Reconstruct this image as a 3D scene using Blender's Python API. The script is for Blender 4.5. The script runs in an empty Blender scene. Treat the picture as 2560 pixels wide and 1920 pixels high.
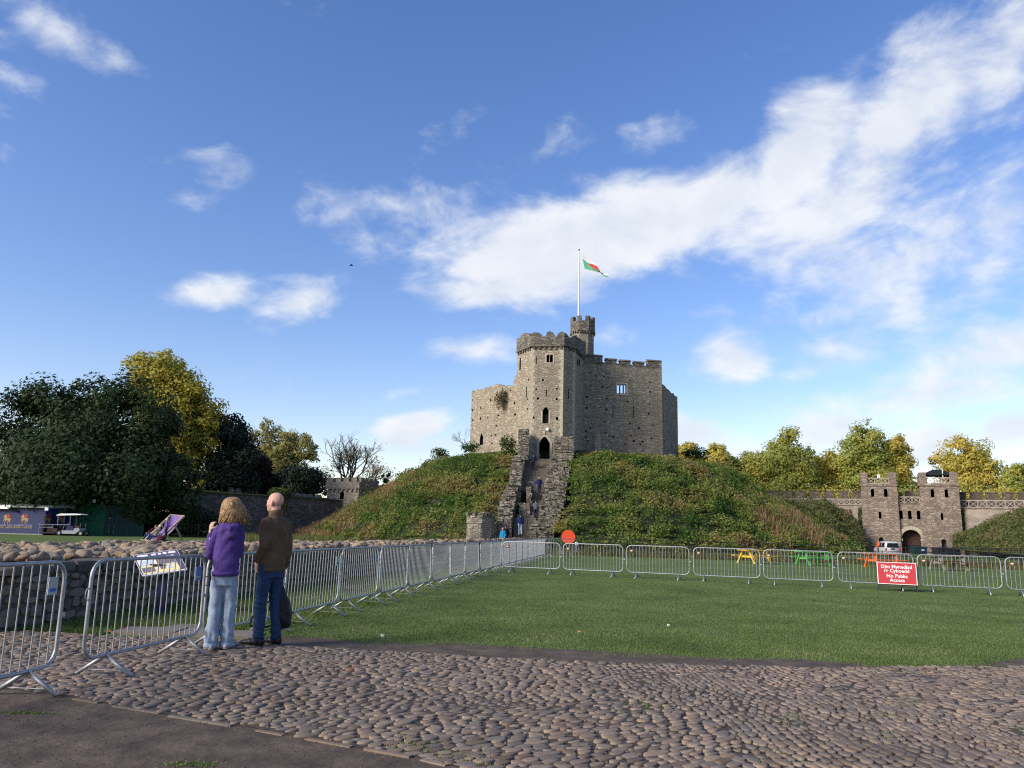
import bpy, bmesh, math, random
import numpy as np
from mathutils import Vector, Matrix, Quaternion, noise

scene = bpy.context.scene
COL = scene.collection
RND = random.Random(11)
NR = np.random.default_rng(11)
rad = math.radians

# ---------------------------------------------------------------- camera
FOC, IW, IH = 1925.0, 2560.0, 1920.0            # focal length in photo pixels, photo size
EYE = Vector((0, 0, 1.45))
_roll = math.atan(0.026)
_pitch = math.atan((1328 - 960) * math.cos(_roll) / FOC)
_cp, _sp = math.cos(_pitch), math.sin(_pitch)
FWD = Vector((0, _cp, _sp)); _up = Vector((0, -_sp, _cp)); _rt = Vector((1, 0, 0))
CR = _rt * math.cos(_roll) + _up * math.sin(_roll)
CU = -_rt * math.sin(_roll) + _up * math.cos(_roll)
cam_d = bpy.data.cameras.new('camera')
cam_d.sensor_width = 36.0
cam_d.lens = 36.0 * FOC / IW
cam_d.clip_start = 0.1; cam_d.clip_end = 6000
cam = bpy.data.objects.new('camera', cam_d)
COL.objects.link(cam)
cam.matrix_world = Matrix(((CR.x, CU.x, -FWD.x, EYE.x), (CR.y, CU.y, -FWD.y, EYE.y), (CR.z, CU.z, -FWD.z, EYE.z), (0, 0, 0, 1)))
scene.camera = cam

def ray(px, py): return FWD + CR * ((px - 1280) / FOC) - CU * ((py - 960) / FOC)
def at(px, py, Y):
    d = ray(px, py); return EYE + d * (Y / d.y)
def gnd(px, py, z=0.0):
    d = ray(px, py); return EYE + d * ((z - EYE.z) / d.z)
def vx(px, Y, py=1200): return at(px, py, Y).x
def uz(px, py, a, b):
    """where the sight line meets the upright plane through a and b: metres along it, height"""
    d = ray(px, py); e = (b[0] - a[0], b[1] - a[1]); L = math.hypot(*e)
    e = (e[0] / L, e[1] / L); n = (-e[1], e[0])
    t = (a[0] * n[0] + a[1] * n[1]) / (d.x * n[0] + d.y * n[1])
    p = EYE + d * t
    return (p.x - a[0]) * e[0] + (p.y - a[1]) * e[1], p.z

# ---------------------------------------------------------------- light
SUN_EL, SUN_AZ = rad(27), rad(238)               # azimuth from +Y, clockwise: behind the camera, to the left
sd = bpy.data.lights.new('sun', 'SUN')
sd.energy = 1.5; sd.angle = rad(24); sd.color = (1.0, 0.91, 0.78)
sun = bpy.data.objects.new('sun', sd); COL.objects.link(sun)
_to = Vector((math.sin(SUN_AZ) * math.cos(SUN_EL), math.cos(SUN_AZ) * math.cos(SUN_EL), math.sin(SUN_EL)))
sun.rotation_euler = (-_to).to_track_quat('-Z', 'Y').to_euler()
sun.location = (-30, -40, 60)
scene.view_settings.view_transform = 'Standard'
scene.view_settings.look = 'None'
scene.view_settings.exposure = 1.82
scene.view_settings.gamma = 1.0
scene.view_settings.use_curve_mapping = False
scene.render.engine = 'CYCLES'
scene.cycles.max_bounces = 6
scene.cycles.transparent_max_bounces = 6
scene.cycles.filter_width = 1.15
scene.cycles.use_denoising = False

# ---------------------------------------------------------------- sky with clouds
world = bpy.data.worlds.new('World'); scene.world = world
world.use_nodes = True
WT = world.node_tree; WT.nodes.clear()
class NT:
    """short hand for building node trees"""
    def __init__(s, tree): s.t = tree
    def n(s, kind, props=None, **ins):
        nd = s.t.nodes.new(kind)
        for k, v in (props or {}).items(): setattr(nd, k, v)
        for k, v in ins.items():
            key = k.replace('_', ' ')
            if k[0] == 'i' and k[1:].isdigit(): sock = nd.inputs[int(k[1:])]
            else: sock = nd.inputs[key]
            s.put(sock, v)
        return nd
    def put(s, sock, v):
        if isinstance(v, bpy.types.NodeSocket): s.t.links.new(v, sock)
        elif isinstance(v, bpy.types.Node): s.t.links.new(v.outputs[0], sock)
        else: sock.default_value = v
    def math(s, op, a, b=0.0, c=0.0, clamp=False):
        nd = s.n('ShaderNodeMath', {'operation': op, 'use_clamp': clamp}, i0=a, i1=b, i2=c); return nd.outputs[0]
    def ramp(s, fac, stops, interp='LINEAR'):
        nd = s.n('ShaderNodeValToRGB', None, i0=fac); r = nd.color_ramp; r.interpolation = interp
        while len(r.elements) < len(stops): r.elements.new(0.5)
        for e, (p, c) in zip(r.elements, stops):
            e.position = p; e.color = tuple(c) + (1,) if len(c) == 3 else c
        return nd.outputs[0]
    def mix(s, fac, a, b, blend='MIX'):
        nd = s.n('ShaderNodeMix', {'data_type': 'RGBA', 'blend_type': blend})
        s.put(nd.inputs[0], fac); s.put(nd.inputs[6], a); s.put(nd.inputs[7], b); return nd.outputs[2]
    def smooth(s, v, lo, hi, a=0.0, b=1.0):
        nd = s.n('ShaderNodeMapRange', {'interpolation_type': 'SMOOTHSTEP'}, i0=v, i1=lo, i2=hi, i3=a, i4=b); return nd.outputs[0]
def c4(c): return (c[0], c[1], c[2], 1.0)

W = NT(WT)
_gen = W.n('ShaderNodeTexCoord').outputs['Generated']
_sky = W.n('ShaderNodeTexSky', {'sky_type': 'NISHITA', 'sun_disc': False, 'sun_elevation': SUN_EL, 'sun_rotation': SUN_AZ,
                                'air_density': 1.0, 'dust_density': 0.6, 'ozone_density': 2.2})
_sep = W.n('ShaderNodeSeparateXYZ', None, i0=_gen)
_az = W.math('ARCTAN2', _sep.outputs[0], _sep.outputs[1])
_el = W.math('ARCSINE', _sep.outputs[2])
# wisps and edges come from layered noise over the direction, stretched sideways
_m = W.n('ShaderNodeMapping', None, Vector=_gen, Scale=(1.0, 1.0, 1.7))
_n1 = W.n('ShaderNodeTexNoise', None, Vector=_m, Scale=7.0, Detail=9.0, Roughness=0.58, Distortion=0.35).outputs[0]
_n2 = W.n('ShaderNodeTexNoise', None, Vector=_m, Scale=2.6, Detail=4.0, Roughness=0.5).outputs[0]
_n3 = W.n('ShaderNodeTexNoise', None, Vector=_m, Scale=19.0, Detail=6.0, Roughness=0.6, Distortion=0.5).outputs[0]
_cxyz = W.n('ShaderNodeCombineXYZ', None, i0=_az, i1=_el, i2=0.0)
def azel(px, py):
    d = ray(px, py).normalized(); return math.atan2(d.x, d.y), math.asin(d.z)
K = 2560 / 2212.0
CLOUDS = [  # centre, half sizes (in the 2212-wide view), tilt (deg, up to the right), weight
    (150, 85, 200, 66, -14, .66), (245, 125, 95, 45, -10, .62), (5, 330, 45, 40, 0, .26), (40, 175, 80, 30, 0, .20),
    (445, 636, 135, 40, 8, .74), (655, 655, 125, 60, 20, .72), (855, 445, 150, 54, 6, .48), (745, 470, 100, 60, -25, .26),
    (1215, 530, 320, 140, 16, 1.30), (1080, 625, 260, 60, 4, .85), (1400, 480, 230, 110, 20, 1.15), (1560, 430, 230, 110, 28, 1.0),
    (1720, 340, 250, 140, 36, 1.1), (1850, 420, 360, 170, 24, .80), (1960, 250, 330, 160, 32, .98), (2180, 110, 330, 170, 32, .80),
    (1950, 560, 470, 170, 18, .66), (2170, 470, 300, 190, 15, .72), (2190, 745, 240, 75, 14, .85), (1590, 770, 110, 75, 0, .95),
    (1790, 760, 150, 65, 12, .66), (882, 930, 100, 50, 16, 1.6), (905, 965, 150, 40, 4, .7), (1505, 935, 100, 50, -10, 1.1),
    (1785, 930, 150, 60, 8, .95), (2015, 965, 140, 65, 14, 1.05), (2180, 925, 130, 60, 10, 1.1), (1650, 985, 260, 50, 4, .6),
    (1000, 752, 140, 42, 2, .58), (1180, 320, 100, 44, 25, .18), (1412, 285, 75, 46, 15, .28), (1310, 728, 70, 36, 0, .5),
    (880, 845, 90, 26, 14, .40), (2000, 850, 380, 70, 8, .62), (480, 338, 90, 40, 5, .14),
]
_den = None
for (cx, cy, ax, ay, tilt, w) in CLOUDS:
    a0, e0 = azel(cx * K, cy * K)
    sa = 1.0 / FOC * K * math.cos(0) * 1.0
    # pixels to angle near that place
    a1, e1 = azel(cx * K + 10, cy * K); a2, e2 = azel(cx * K, cy * K - 10)
    sx, sy = abs(a1 - a0) / 10 * K, abs(e2 - e0) / 10 * K
    mp = W.n('ShaderNodeMapping', {'vector_type': 'TEXTURE'}, Vector=_cxyz, Location=(a0, e0, 0), Rotation=(0, 0, rad(tilt)), Scale=(ax * sx, ay * sy, 1))
    ln = W.n('ShaderNodeVectorMath', {'operation': 'LENGTH'}, i0=mp).outputs['Value']
    v = W.math('MULTIPLY_ADD', ln, -w, w)
    _den = v if _den is None else W.math('SMOOTH_MAX', _den, v, 0.16)
# thin fair-weather cloud carried on over the whole sky
_gen_cl = W.math('MULTIPLY_ADD', _n2, 2.2, -1.42)
_den = W.math('SMOOTH_MAX', _den, _gen_cl, 0.1)
_edge = W.math('MULTIPLY_ADD', _n1, 2.0, -1.03)
_edge = W.math('ADD', _edge, W.math('MULTIPLY_ADD', _n3, 0.62, -0.31))
_d = W.math('ADD', _den, _edge)
_alpha = W.smooth(_d, -0.04, 0.74)
_alpha = W.math('MULTIPLY', _alpha, 0.90)
# bright tops, greyer thick bellies
_thick = W.smooth(_d, 0.35, 1.25)
# shading: cloud is brighter where it thins toward the sun, up and to the left
_mb = W.n('ShaderNodeMapping', None, Vector=_gen, Scale=(1.0, 1.0, 1.7), Location=(-0.022, 0.0, 0.05))
_n1b = W.n('ShaderNodeTexNoise', None, Vector=_mb, Scale=7.0, Detail=6.0, Roughness=0.58, Distortion=0.35).outputs[0]
_rel = W.math('MULTIPLY_ADD', W.math('SUBTRACT', _n1, _n1b), 2.4, 0.5, clamp=True)
_lump = W.math('ADD', W.math('MULTIPLY', _rel, 0.65), W.math('MULTIPLY', W.smooth(_n1, 0.36, 0.66), 0.42), clamp=True)
_ccol = W.mix(_lump, (3.15, 3.42, 3.85, 1), (4.35, 4.4, 4.5, 1))
_ccol = W.mix(W.math('MULTIPLY', _thick, 0.25), _ccol, (3.3, 3.5, 3.8, 1))
_hsv = W.n('ShaderNodeHueSaturation', None, Hue=0.512, Saturation=1.26, Value=1.0, Color=_sky)
_scol = W.mix(1.0, _hsv, (.25, .25, .25, 1), 'MULTIPLY')
_scol = W.n('ShaderNodeGamma', None, Color=_scol, Gamma=0.95).outputs[0]
_scol = W.mix(1.0, _scol, (4.35, 3.72, 3.62, 1), 'MULTIPLY')
_out = W.mix(_alpha, _scol, _ccol)
_bg = W.n('ShaderNodeBackground', None, Color=_out, Strength=0.065)
W.n('ShaderNodeOutputWorld', None, Surface=_bg)

# ---------------------------------------------------------------- helpers
class MB:
    """collects shapes and links them as ONE mesh object"""
    def __init__(s): s.v = []; s.f = []; s.m = []
    def add(s, vs, fs, mi=0):
        b = len(s.v); s.v.extend(tuple(v) for v in vs)
        s.f.extend(tuple(b + i for i in f) for f in fs); s.m.extend([mi] * len(fs)); return s
    def box(s, c, size, rz=0.0, mi=0, taper=0.0, M=None):
        hx, hy, hz = size[0] / 2, size[1] / 2, size[2] / 2; ca, sa = math.cos(rz), math.sin(rz); vs = []
        for z, k in ((-hz, 1.0), (hz, 1.0 - taper)):
            for x, y in ((-hx, -hy), (hx, -hy), (hx, hy), (-hx, hy)):
                p = Vector((x * k, y * k, z))
                if M is not None: p = M @ p
                else: p = Vector((p.x * ca - p.y * sa, p.x * sa + p.y * ca, p.z))
                vs.append(Vector(c) + p)
        return s.add(vs, [(3, 2, 1, 0), (4, 5, 6, 7), (0, 1, 5, 4), (1, 2, 6, 5), (2, 3, 7, 6), (3, 0, 4, 7)], mi)
    def hexa(s, p8, mi=0):
        return s.add(p8, [(3, 2, 1, 0), (4, 5, 6, 7), (0, 1, 5, 4), (1, 2, 6, 5), (2, 3, 7, 6), (3, 0, 4, 7)], mi)
    def bar(s, a, b, w, h, mi=0, up=(0, 0, 1)):
        a, b = Vector(a), Vector(b); d = (b - a).normalized(); u = Vector(up)
        if abs(d.dot(u)) > .98: u = Vector((0, 1, 0))
        x = d.cross(u).normalized(); y = x.cross(d)
        q = [a + x * (i * w / 2) + y * (j * h / 2) for i, j in ((-1, -1), (1, -1), (1, 1), (-1, 1))]
        r = [p + (b - a) for p in q]
        return s.hexa(q + r, mi)
    def tube(s, pts, r, seg=8, mi=0, cap=True, closed=False):
        pts = [Vector(p) for p in pts]; n = len(pts)
        rs = r if isinstance(r, (list, tuple)) else [r] * n
        b = len(s.v); prev = None
        for i, p in enumerate(pts):
            if closed: t = pts[(i + 1) % n] - pts[i - 1]
            else: t = pts[min(i + 1, n - 1)] - pts[max(i - 1, 0)]
            t.normalize()
            if prev is None:
                u = Vector((0, 0, 1)) if abs(t.z) < .9 else Vector((1, 0, 0))
                prev = t.cross(u).normalized()
            x = (prev - t * prev.dot(t)).normalized(); prev = x; y = t.cross(x)
            for k in range(seg):
                a = 2 * math.pi * k / seg
                s.v.append(tuple(p + (x * math.cos(a) + y * math.sin(a)) * rs[i]))
        m = n if closed else n - 1
        for i in range(m):
            j = (i + 1) % n
            for k in range(seg):
                k2 = (k + 1) % seg
                s.f.append((b + i * seg + k, b + i * seg + k2, b + j * seg + k2, b + j * seg + k)); s.m.append(mi)
        if cap and not closed:
            s.f.append(tuple(b + k for k in range(seg))[::-1]); s.m.append(mi)
            s.f.append(tuple(b + (n - 1) * seg + k for k in range(seg))); s.m.append(mi)
        return s
    def loft(s, rings, mi=0, cap=True, closed=True):
        b = len(s.v); n = len(rings[0])
        for rg in rings: s.v.extend(tuple(p) for p in rg)
        for i in range(len(rings) - 1):
            for k in range(n if closed else n - 1):
                k2 = (k + 1) % n
                s.f.append((b + i * n + k, b + i * n + k2, b + (i + 1) * n + k2, b + (i + 1) * n + k)); s.m.append(mi)
        if cap and closed:
            s.f.append(tuple(b + k for k in range(n))[::-1]); s.m.append(mi)
            s.f.append(tuple(b + (len(rings) - 1) * n + k for k in range(n))); s.m.append(mi)
        return s
    def prism(s, poly, z0, z1, mi=0, grow=0.0):
        cx = sum(p[0] for p in poly) / len(poly); cy = sum(p[1] for p in poly) / len(poly)
        top = [(p[0] + (p[0] - cx) * grow, p[1] + (p[1] - cy) * grow, z1) for p in poly]
        return s.loft([[(p[0], p[1], z0) for p in poly], top], mi)
    def disc(s, c, r, nrm, th, seg=24, mi=0):
        n = Vector(nrm).normalized(); return s.tube([Vector(c) - n * th / 2, Vector(c) + n * th / 2], r, seg, mi)
    def mesh(s, name, mats, smooth=False):
        me = bpy.data.meshes.new(name); me.from_pydata(s.v, [], s.f)
        for m in (mats if isinstance(mats, (list, tuple)) else [mats]): me.materials.append(m)
        if any(s.m): me.polygons.foreach_set('material_index', s.m)
        if smooth: me.polygons.foreach_set('use_smooth', [True] * len(me.polygons))
        me.update(); return me
    def build(s, name, mats, parent=None, smooth=False, world=True):
        """world: the shapes were given in world coordinates"""
        me = s.mesh(name, mats, smooth)
        return link(name, me, parent, world)

def link(name, me, parent=None, world=True):
    o = bpy.data.objects.new(name, me); COL.objects.link(o)
    if parent is not None:
        o.parent = parent
        if world:
            M = root_matrix(parent)
            if M is not None: me.transform(M.inverted())
    return o
def root_matrix(o):
    M = Matrix.Identity(4)
    while o is not None:
        M = o.matrix_basis @ M if False else Matrix.LocRotScale(o.location, o.rotation_euler, o.scale) @ M
        o = o.parent
    return M
def tag(o, label=None, cat=None, group=None, kind=None):
    if label: o['label'] = label
    if cat: o['category'] = cat
    if group: o['group'] = group
    if kind: o['kind'] = kind
    return o
def thing(name, label, cat, loc=(0, 0, 0), rz=0.0, group=None):
    o = bpy.data.objects.new(name, None); COL.objects.link(o)
    o.location = loc; o.rotation_euler = (0, 0, rz); o.empty_display_size = .2
    return tag(o, label, cat, group)
def copy_tree(o, parent=None):
    c = o.copy(); COL.objects.link(c)
    if parent is not None: c.parent = parent
    for ch in o.children: copy_tree(ch, c)
    return c
def bulk(name, verts, faces, mat, parent=None, smooth=False):
    """verts (n,3) and faces (m,k) as numpy arrays"""
    me = bpy.data.meshes.new(name); k = faces.shape[1]
    me.vertices.add(len(verts)); me.vertices.foreach_set('co', np.ascontiguousarray(verts, dtype=np.float32).ravel())
    me.loops.add(faces.size); me.loops.foreach_set('vertex_index', np.ascontiguousarray(faces, dtype=np.int32).ravel())
    me.polygons.add(len(faces)); me.polygons.foreach_set('loop_start', np.arange(0, faces.size, k, dtype=np.int32))
    if smooth: me.polygons.foreach_set('use_smooth', np.ones(len(faces), dtype=bool))
    me.materials.append(mat); me.update(calc_edges=True); me.validate()
    return link(name, me, parent, True)
def leaf_arrays(pos, size, nrm, rng, aspect=0.62):
    n = len(pos)
    nrm = nrm / np.linalg.norm(nrm, axis=1, keepdims=True)
    t = rng.normal(size=(n, 3)); t -= nrm * (t * nrm).sum(1, keepdims=True); t /= np.linalg.norm(t, axis=1, keepdims=True)
    b = np.cross(nrm, t); s = size[:, None]
    v = np.stack([pos - t * s, pos + b * s * aspect, pos + t * s, pos - b * s * aspect], 1).reshape(-1, 3)
    return v, np.arange(4 * n).reshape(n, 4)
def eval_mesh(o, name):
    dg = bpy.context.evaluated_depsgraph_get()
    me = bpy.data.meshes.new_from_object(o.evaluated_get(dg)); me.name = name; return me
def fbm(p, o=4): return noise.fractal(Vector(p), 1.0, 2.0, o)

# ---------------------------------------------------------------- materials
def new_mat(name):
    m = bpy.data.materials.new(name); m.use_nodes = True; m.node_tree.nodes.clear()
    T = NT(m.node_tree); return m, T
def finish(T, color, rough=0.8, height=None, bump=0.3, dist=0.02, metal=0.0, spec=0.3):
    p = T.n('ShaderNodeBsdfPrincipled', None, Base_Color=color, Roughness=rough, Metallic=metal)
    p.inputs['Specular IOR Level'].default_value = spec
    if height is not None:
        b = T.n('ShaderNodeBump', None, Strength=bump, Distance=dist, Height=height); T.put(p.inputs['Normal'], b)
    T.n('ShaderNodeOutputMaterial', None, Surface=p); return p
def plain(name, c, c2=None, scale=8.0, rough=0.7, bump=0.0, metal=0.0, spec=0.3, dist=0.01, detail=5.0, rnd=0.0):
    m, T = new_mat(name); co = T.n('ShaderNodeTexCoord').outputs['Object']
    nz = T.n('ShaderNodeTexNoise', None, Vector=co, Scale=scale, Detail=detail, Roughness=0.6).outputs[0]
    c2 = c2 or tuple(x * 0.72 for x in c)
    col = T.ramp(nz, [(0.32, c2), (0.68, c)])
    if rnd:
        r = T.n('ShaderNodeObjectInfo').outputs['Random']
        col = T.n('ShaderNodeHueSaturation', None, Hue=T.math('MULTIPLY_ADD', r, 0.03, 0.485), Saturation=T.math('MULTIPLY_ADD', r, -0.3, 1.15), Value=T.math('MULTIPLY_ADD', r, rnd, 1.0 - rnd / 2), Color=col).outputs[0]
    finish(T, col, rough, nz if bump else None, bump, dist, metal, spec); return m
def rubble(name, cols, sx=1.7, sz=4.6, bump=0.8, dist=0.08, mortar=(0.16, 0.14, 0.12), stain=0.5, stain_c=(0.07, 0.065, 0.06), rnd=0.0, edge=0.07):
    """coursed rubble: flat irregular cells with recessed joints, weather stains over them"""
    m, T = new_mat(name); co = T.n('ShaderNodeTexCoord').outputs['Object']
    mp = T.n('ShaderNodeMapping', None, Vector=co, Scale=(sx, sx, sz))
    wz = T.n('ShaderNodeTexNoise', None, Vector=mp, Scale=0.9, Detail=2.0)
    wv = T.n('ShaderNodeVectorMath', {'operation': 'MULTIPLY_ADD'}, i0=wz.outputs['Color'], i1=(.5, .5, .5), i2=mp)
    v1 = T.n('ShaderNodeTexVoronoi', {'feature': 'F1'}, Vector=wv, Scale=1.0, Randomness=0.9)
    v2 = T.n('ShaderNodeTexVoronoi', {'feature': 'DISTANCE_TO_EDGE'}, Vector=wv, Scale=1.0, Randomness=0.9)
    cell = T.n('ShaderNodeSeparateColor', None, i0=v1.outputs['Color']).outputs[0]
    n = len(cols); col = T.ramp(cell, [(0.15 + 0.7 * i / (n - 1), c) for i, c in enumerate(cols)])
    fine = T.n('ShaderNodeTexNoise', None, Vector=co, Scale=9.0, Detail=6.0, Roughness=0.65).outputs[0]
    col = T.mix(0.45, col, T.ramp(fine, [(0.3, (.52, .52, .52)), (0.7, (1.25, 1.24, 1.21))]), 'MULTIPLY')
    e = T.smooth(v2.outputs['Distance'], 0.0, edge)
    col = T.mix(T.math('SUBTRACT', 1.0, e), col, c4(mortar))
    st = T.n('ShaderNodeTexNoise', None, Vector=T.n('ShaderNodeMapping', None, Vector=co, Scale=(.35, .35, .13)), Scale=1.0, Detail=6.0, Roughness=0.6).outputs[0]
    col = T.mix(T.math('MULTIPLY', T.smooth(st, 0.48, 0.72), stain), col, c4(stain_c))
    h = T.math('ADD', T.math('MULTIPLY', e, T.math('MULTIPLY_ADD', cell, 0.6, 0.6)), T.math('MULTIPLY', fine, 0.5))
    finish(T, col, 0.92, h, bump, dist, spec=0.15); return m
def foliage(name, cols, transl=0.3, clump=0.35, rough=0.6, spread=1.5):
    """leaves: each leaf its own hue, whole sprays a shared drift of hue"""
    m, T = new_mat(name); co = T.n('ShaderNodeTexCoord').outputs['Object']
    rp = T.n('ShaderNodeNewGeometry').outputs['Random Per Island']
    nz = T.n('ShaderNodeTexNoise', None, Vector=co, Scale=clump, Detail=4.0).outputs[0]
    f = T.math('ADD', T.math('MULTIPLY', rp, 0.42), T.math('MULTIPLY_ADD', nz, spread, .29 - spread / 2), clamp=True)
    n = len(cols); col = T.ramp(f, [(i / (n - 1), c) for i, c in enumerate(cols)])
    p = T.n('ShaderNodeBsdfPrincipled', None, Base_Color=col, Roughness=rough); p.inputs['Specular IOR Level'].default_value = 0.10
    tr = T.n('ShaderNodeBsdfTranslucent', None, Color=T.mix(1.0, col, (1.25, 1.25, .75, 1), 'MULTIPLY'))
    mx = T.n('ShaderNodeMixShader', None, i0=transl, i1=p, i2=tr)
    T.n('ShaderNodeOutputMaterial', None, Surface=mx); return m
def steel(name, c, rough=0.42, metal=0.75):
    m, T = new_mat(name); co = T.n('ShaderNodeTexCoord').outputs['Object']
    nz = T.n('ShaderNodeTexNoise', None, Vector=co, Scale=14.0, Detail=6.0).outputs[0]
    col = T.ramp(nz, [(0.3, tuple(x * .7 for x in c)), (0.62, c), (0.75, tuple(min(1, x * 1.25) for x in c))])
    finish(T, col, T.math('MULTIPLY_ADD', nz, 0.3, rough - .1), nz, 0.08, 0.004, metal, 0.5); return m

MAT = {}
MAT['keep'] = rubble('keep_stone', [(.20, .177, .142), (.265, .235, .19), (.325, .29, .232), (.24, .217, .182)], 1.8, 5.3, mortar=(.175, .155, .13), stain=.55, stain_c=(.155, .135, .11))
MAT['keep_pale'] = rubble('keep_pale_stone', [(.26, .226, .172), (.335, .292, .222), (.405, .356, .272), (.30, .266, .21)], 1.8, 5.0, mortar=(.22, .195, .155), stain=.5, stain_c=(.17, .152, .125))
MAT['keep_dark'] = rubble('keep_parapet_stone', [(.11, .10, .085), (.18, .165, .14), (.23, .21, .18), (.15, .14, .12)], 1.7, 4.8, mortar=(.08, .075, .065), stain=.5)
MAT['stair'] = rubble('stair_stone', [(.155, .138, .108), (.25, .225, .18), (.33, .30, .245), (.20, .182, .15)], 1.8, 4.0, bump=1.0, mortar=(.07, .065, .055), stain=.4)
MAT['gate'] = rubble('gatehouse_stone', [(.19, .15, .12), (.26, .205, .165), (.33, .27, .215), (.23, .185, .155)], 1.9, 4.8, mortar=(.17, .15, .125), stain=.35, stain_c=(.09, .08, .07))
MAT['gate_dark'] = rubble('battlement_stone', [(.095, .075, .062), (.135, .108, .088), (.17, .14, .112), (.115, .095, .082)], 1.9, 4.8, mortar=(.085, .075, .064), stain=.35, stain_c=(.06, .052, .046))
MAT['curtain'] = rubble('curtain_wall_stone', [(.10, .095, .085), (.16, .15, .135), (.20, .185, .165), (.13, .125, .115)], 1.6, 4.6, mortar=(.12, .11, .10), stain=.5)
MAT['curtain_pale'] = rubble('render_patched_stone', [(.25, .215, .18), (.33, .29, .24), (.36, .31, .25), (.27, .24, .20)], .7, 1.8, bump=.4, mortar=(.28, .245, .205), stain=.4, stain_c=(.2, .14, .11))
MAT['ashlar'] = plain('pale_dressed_stone', (.42, .385, .31), (.30, .275, .22), 3.0, .9, .3)
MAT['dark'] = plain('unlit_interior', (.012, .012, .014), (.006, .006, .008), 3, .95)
MAT['iron'] = plain('black_painted_iron', (.022, .022, .024), (.012, .012, .013), 20, .5, spec=.4)
MAT['steel'] = steel('galvanised_steel', (.34, .36, .375), .50)
MAT['white'] = plain('white_paint', (.80, .80, .80), (.70, .71, .72), 6, .45)
# ================================================================ ground
def grass_mat(name, cs, scale=1.0):
    m, T = new_mat(name); co = T.n('ShaderNodeTexCoord').outputs['Object']
    a = T.n('ShaderNodeTexNoise', None, Vector=co, Scale=.35 * scale, Detail=5.0, Roughness=.6).outputs[0]
    b = T.n('ShaderNodeTexNoise', None, Vector=co, Scale=6.0 * scale, Detail=7.0, Roughness=.7).outputs[0]
    f = T.math('ADD', T.math('MULTIPLY', a, .55), T.math('MULTIPLY', b, .45))
    col = T.ramp(f, [(.34, cs[0]), (.48, cs[1]), (.6, cs[2]), (.7, cs[3])])
    finish(T, col, .95, b, .6, .03, spec=.1); return m
MAT['field'] = grass_mat('field_grass', [(.062, .088, .028), (.090, .130, .038), (.114, .156, .050), (.150, .172, .072)])
MAT['mud'] = plain('trodden_earth', (.118, .088, .064), (.050, .038, .029), 3.2, .95, .9, dist=.05, detail=12)
MAT['bed'] = plain('silt_between_cobbles', (.080, .062, .048), (.042, .033, .026), 9.0, .95, .5, dist=.02, detail=9)

MOT = (8.3, 101.0)
MR = [0, 13.9, 17.0, 20.5, 22.6, 25.7, 30.2, 33.6, 37, 60]
MZ = [10.8, 10.7, 9.8, 8.2, 6.6, 4.7, 1.9, 0.15, -.25, -.25]
def motte_z(x, y):
    r = math.hypot(x - MOT[0], y - MOT[1]); return float(np.interp(r, MR, MZ))
# the ground reaches the horizon
g = MB(); S = 4000.0
g.add([(-S, -400, 0), (S, -400, 0), (S, S, 0), (-S, S, 0)], [(0, 1, 2, 3)])
ground = tag(g.build('ground', MAT['field']), 'wide green lawn of short autumn grass across the castle grounds', 'lawn', kind='structure')

# outlines taken on the ground, from the photograph
COB_TOP = [(-9.0, 10.6), (-6.5, 10.4), (-5.8, 10.5), (-5.0, 10.25), (-4.5, 10.35), (-3.8, 10.2), (-3.3, 10.15), (-2.76, 9.9), (-1.7, 9.62), (-.2, 9.39), (1.15, 9.24), (2.2, 9.2), (3.74, 9.26), (6.3, 9.77), (9.5, 10.6)]
COB_BOT = [(-9.0, 8.6), (-4.35, 7.05), (-3.65, 6.81), (-2.6, 6.29), (-1.88, 5.98), (-.94, 5.5), (-.56, 5.33), (-.31, 5.16), (.1, 4.85), (1.2, 3.6), (2.0, 2.6), (9.5, 2.6)]
LAWN_BOT = [(-3.4, 10.5), (-2.79, 10.75), (-1.85, 10.4), (-.22, 10.35), (1.0, 10.15), (1.9, 9.95), (2.4, 9.85), (3.76, 9.82), (4.3, 9.6), (5.0, 9.5), (5.9, 9.9), (6.8, 10.5), (9.5, 11.6)]
def yl(line, x):
    return float(np.interp(x, [p[0] for p in line], [p[1] for p in line]))
def sheet(name, top, bot, z, mat, label, cat, n=90, x0=None, x1=None, jag=.0):
    m = MB(); x0 = max(top[0][0], bot[0][0]) if x0 is None else x0; x1 = min(top[-1][0], bot[-1][0]) if x1 is None else x1
    vs = []; fs = []
    for i in range(n + 1):
        x = x0 + (x1 - x0) * i / n
        j = jag * fbm((x * 2.3, 3.1, 0)) + jag * .6 * fbm((x * 7.0, 1.1, 0))
        vs += [(x, yl(bot, x), z), (x, yl(top, x) + j, z)]
        if i: fs.append((2 * i - 2, 2 * i, 2 * i + 1, 2 * i - 1))
    m.add(vs, fs); return tag(m.build(name, mat), label, cat, kind='structure')
sheet('dirt_strip', LAWN_BOT, [(x, y - .12) for x, y in COB_TOP], .004, MAT['mud'], 'dark strip of worn earth between cobbles and lawn', 'dirt strip', x0=-3.35, x1=9.5, jag=.13)
path = sheet('cobbled_path', COB_TOP, COB_BOT, .008, MAT['bed'], 'cobbled path of rounded brown stones crossing in front of the lawn', 'cobbled path', x0=-9, x1=9.5)
m = MB()
LOW = [(-9.0, 2.0), (9.5, 2.0)]
sheet('mud_ground', [(x, y + .04) for x, y in COB_BOT], LOW, .004, MAT['mud'], 'bare dark trodden earth below the cobbled path', 'mud', x0=-9, x1=1.9)

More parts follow.
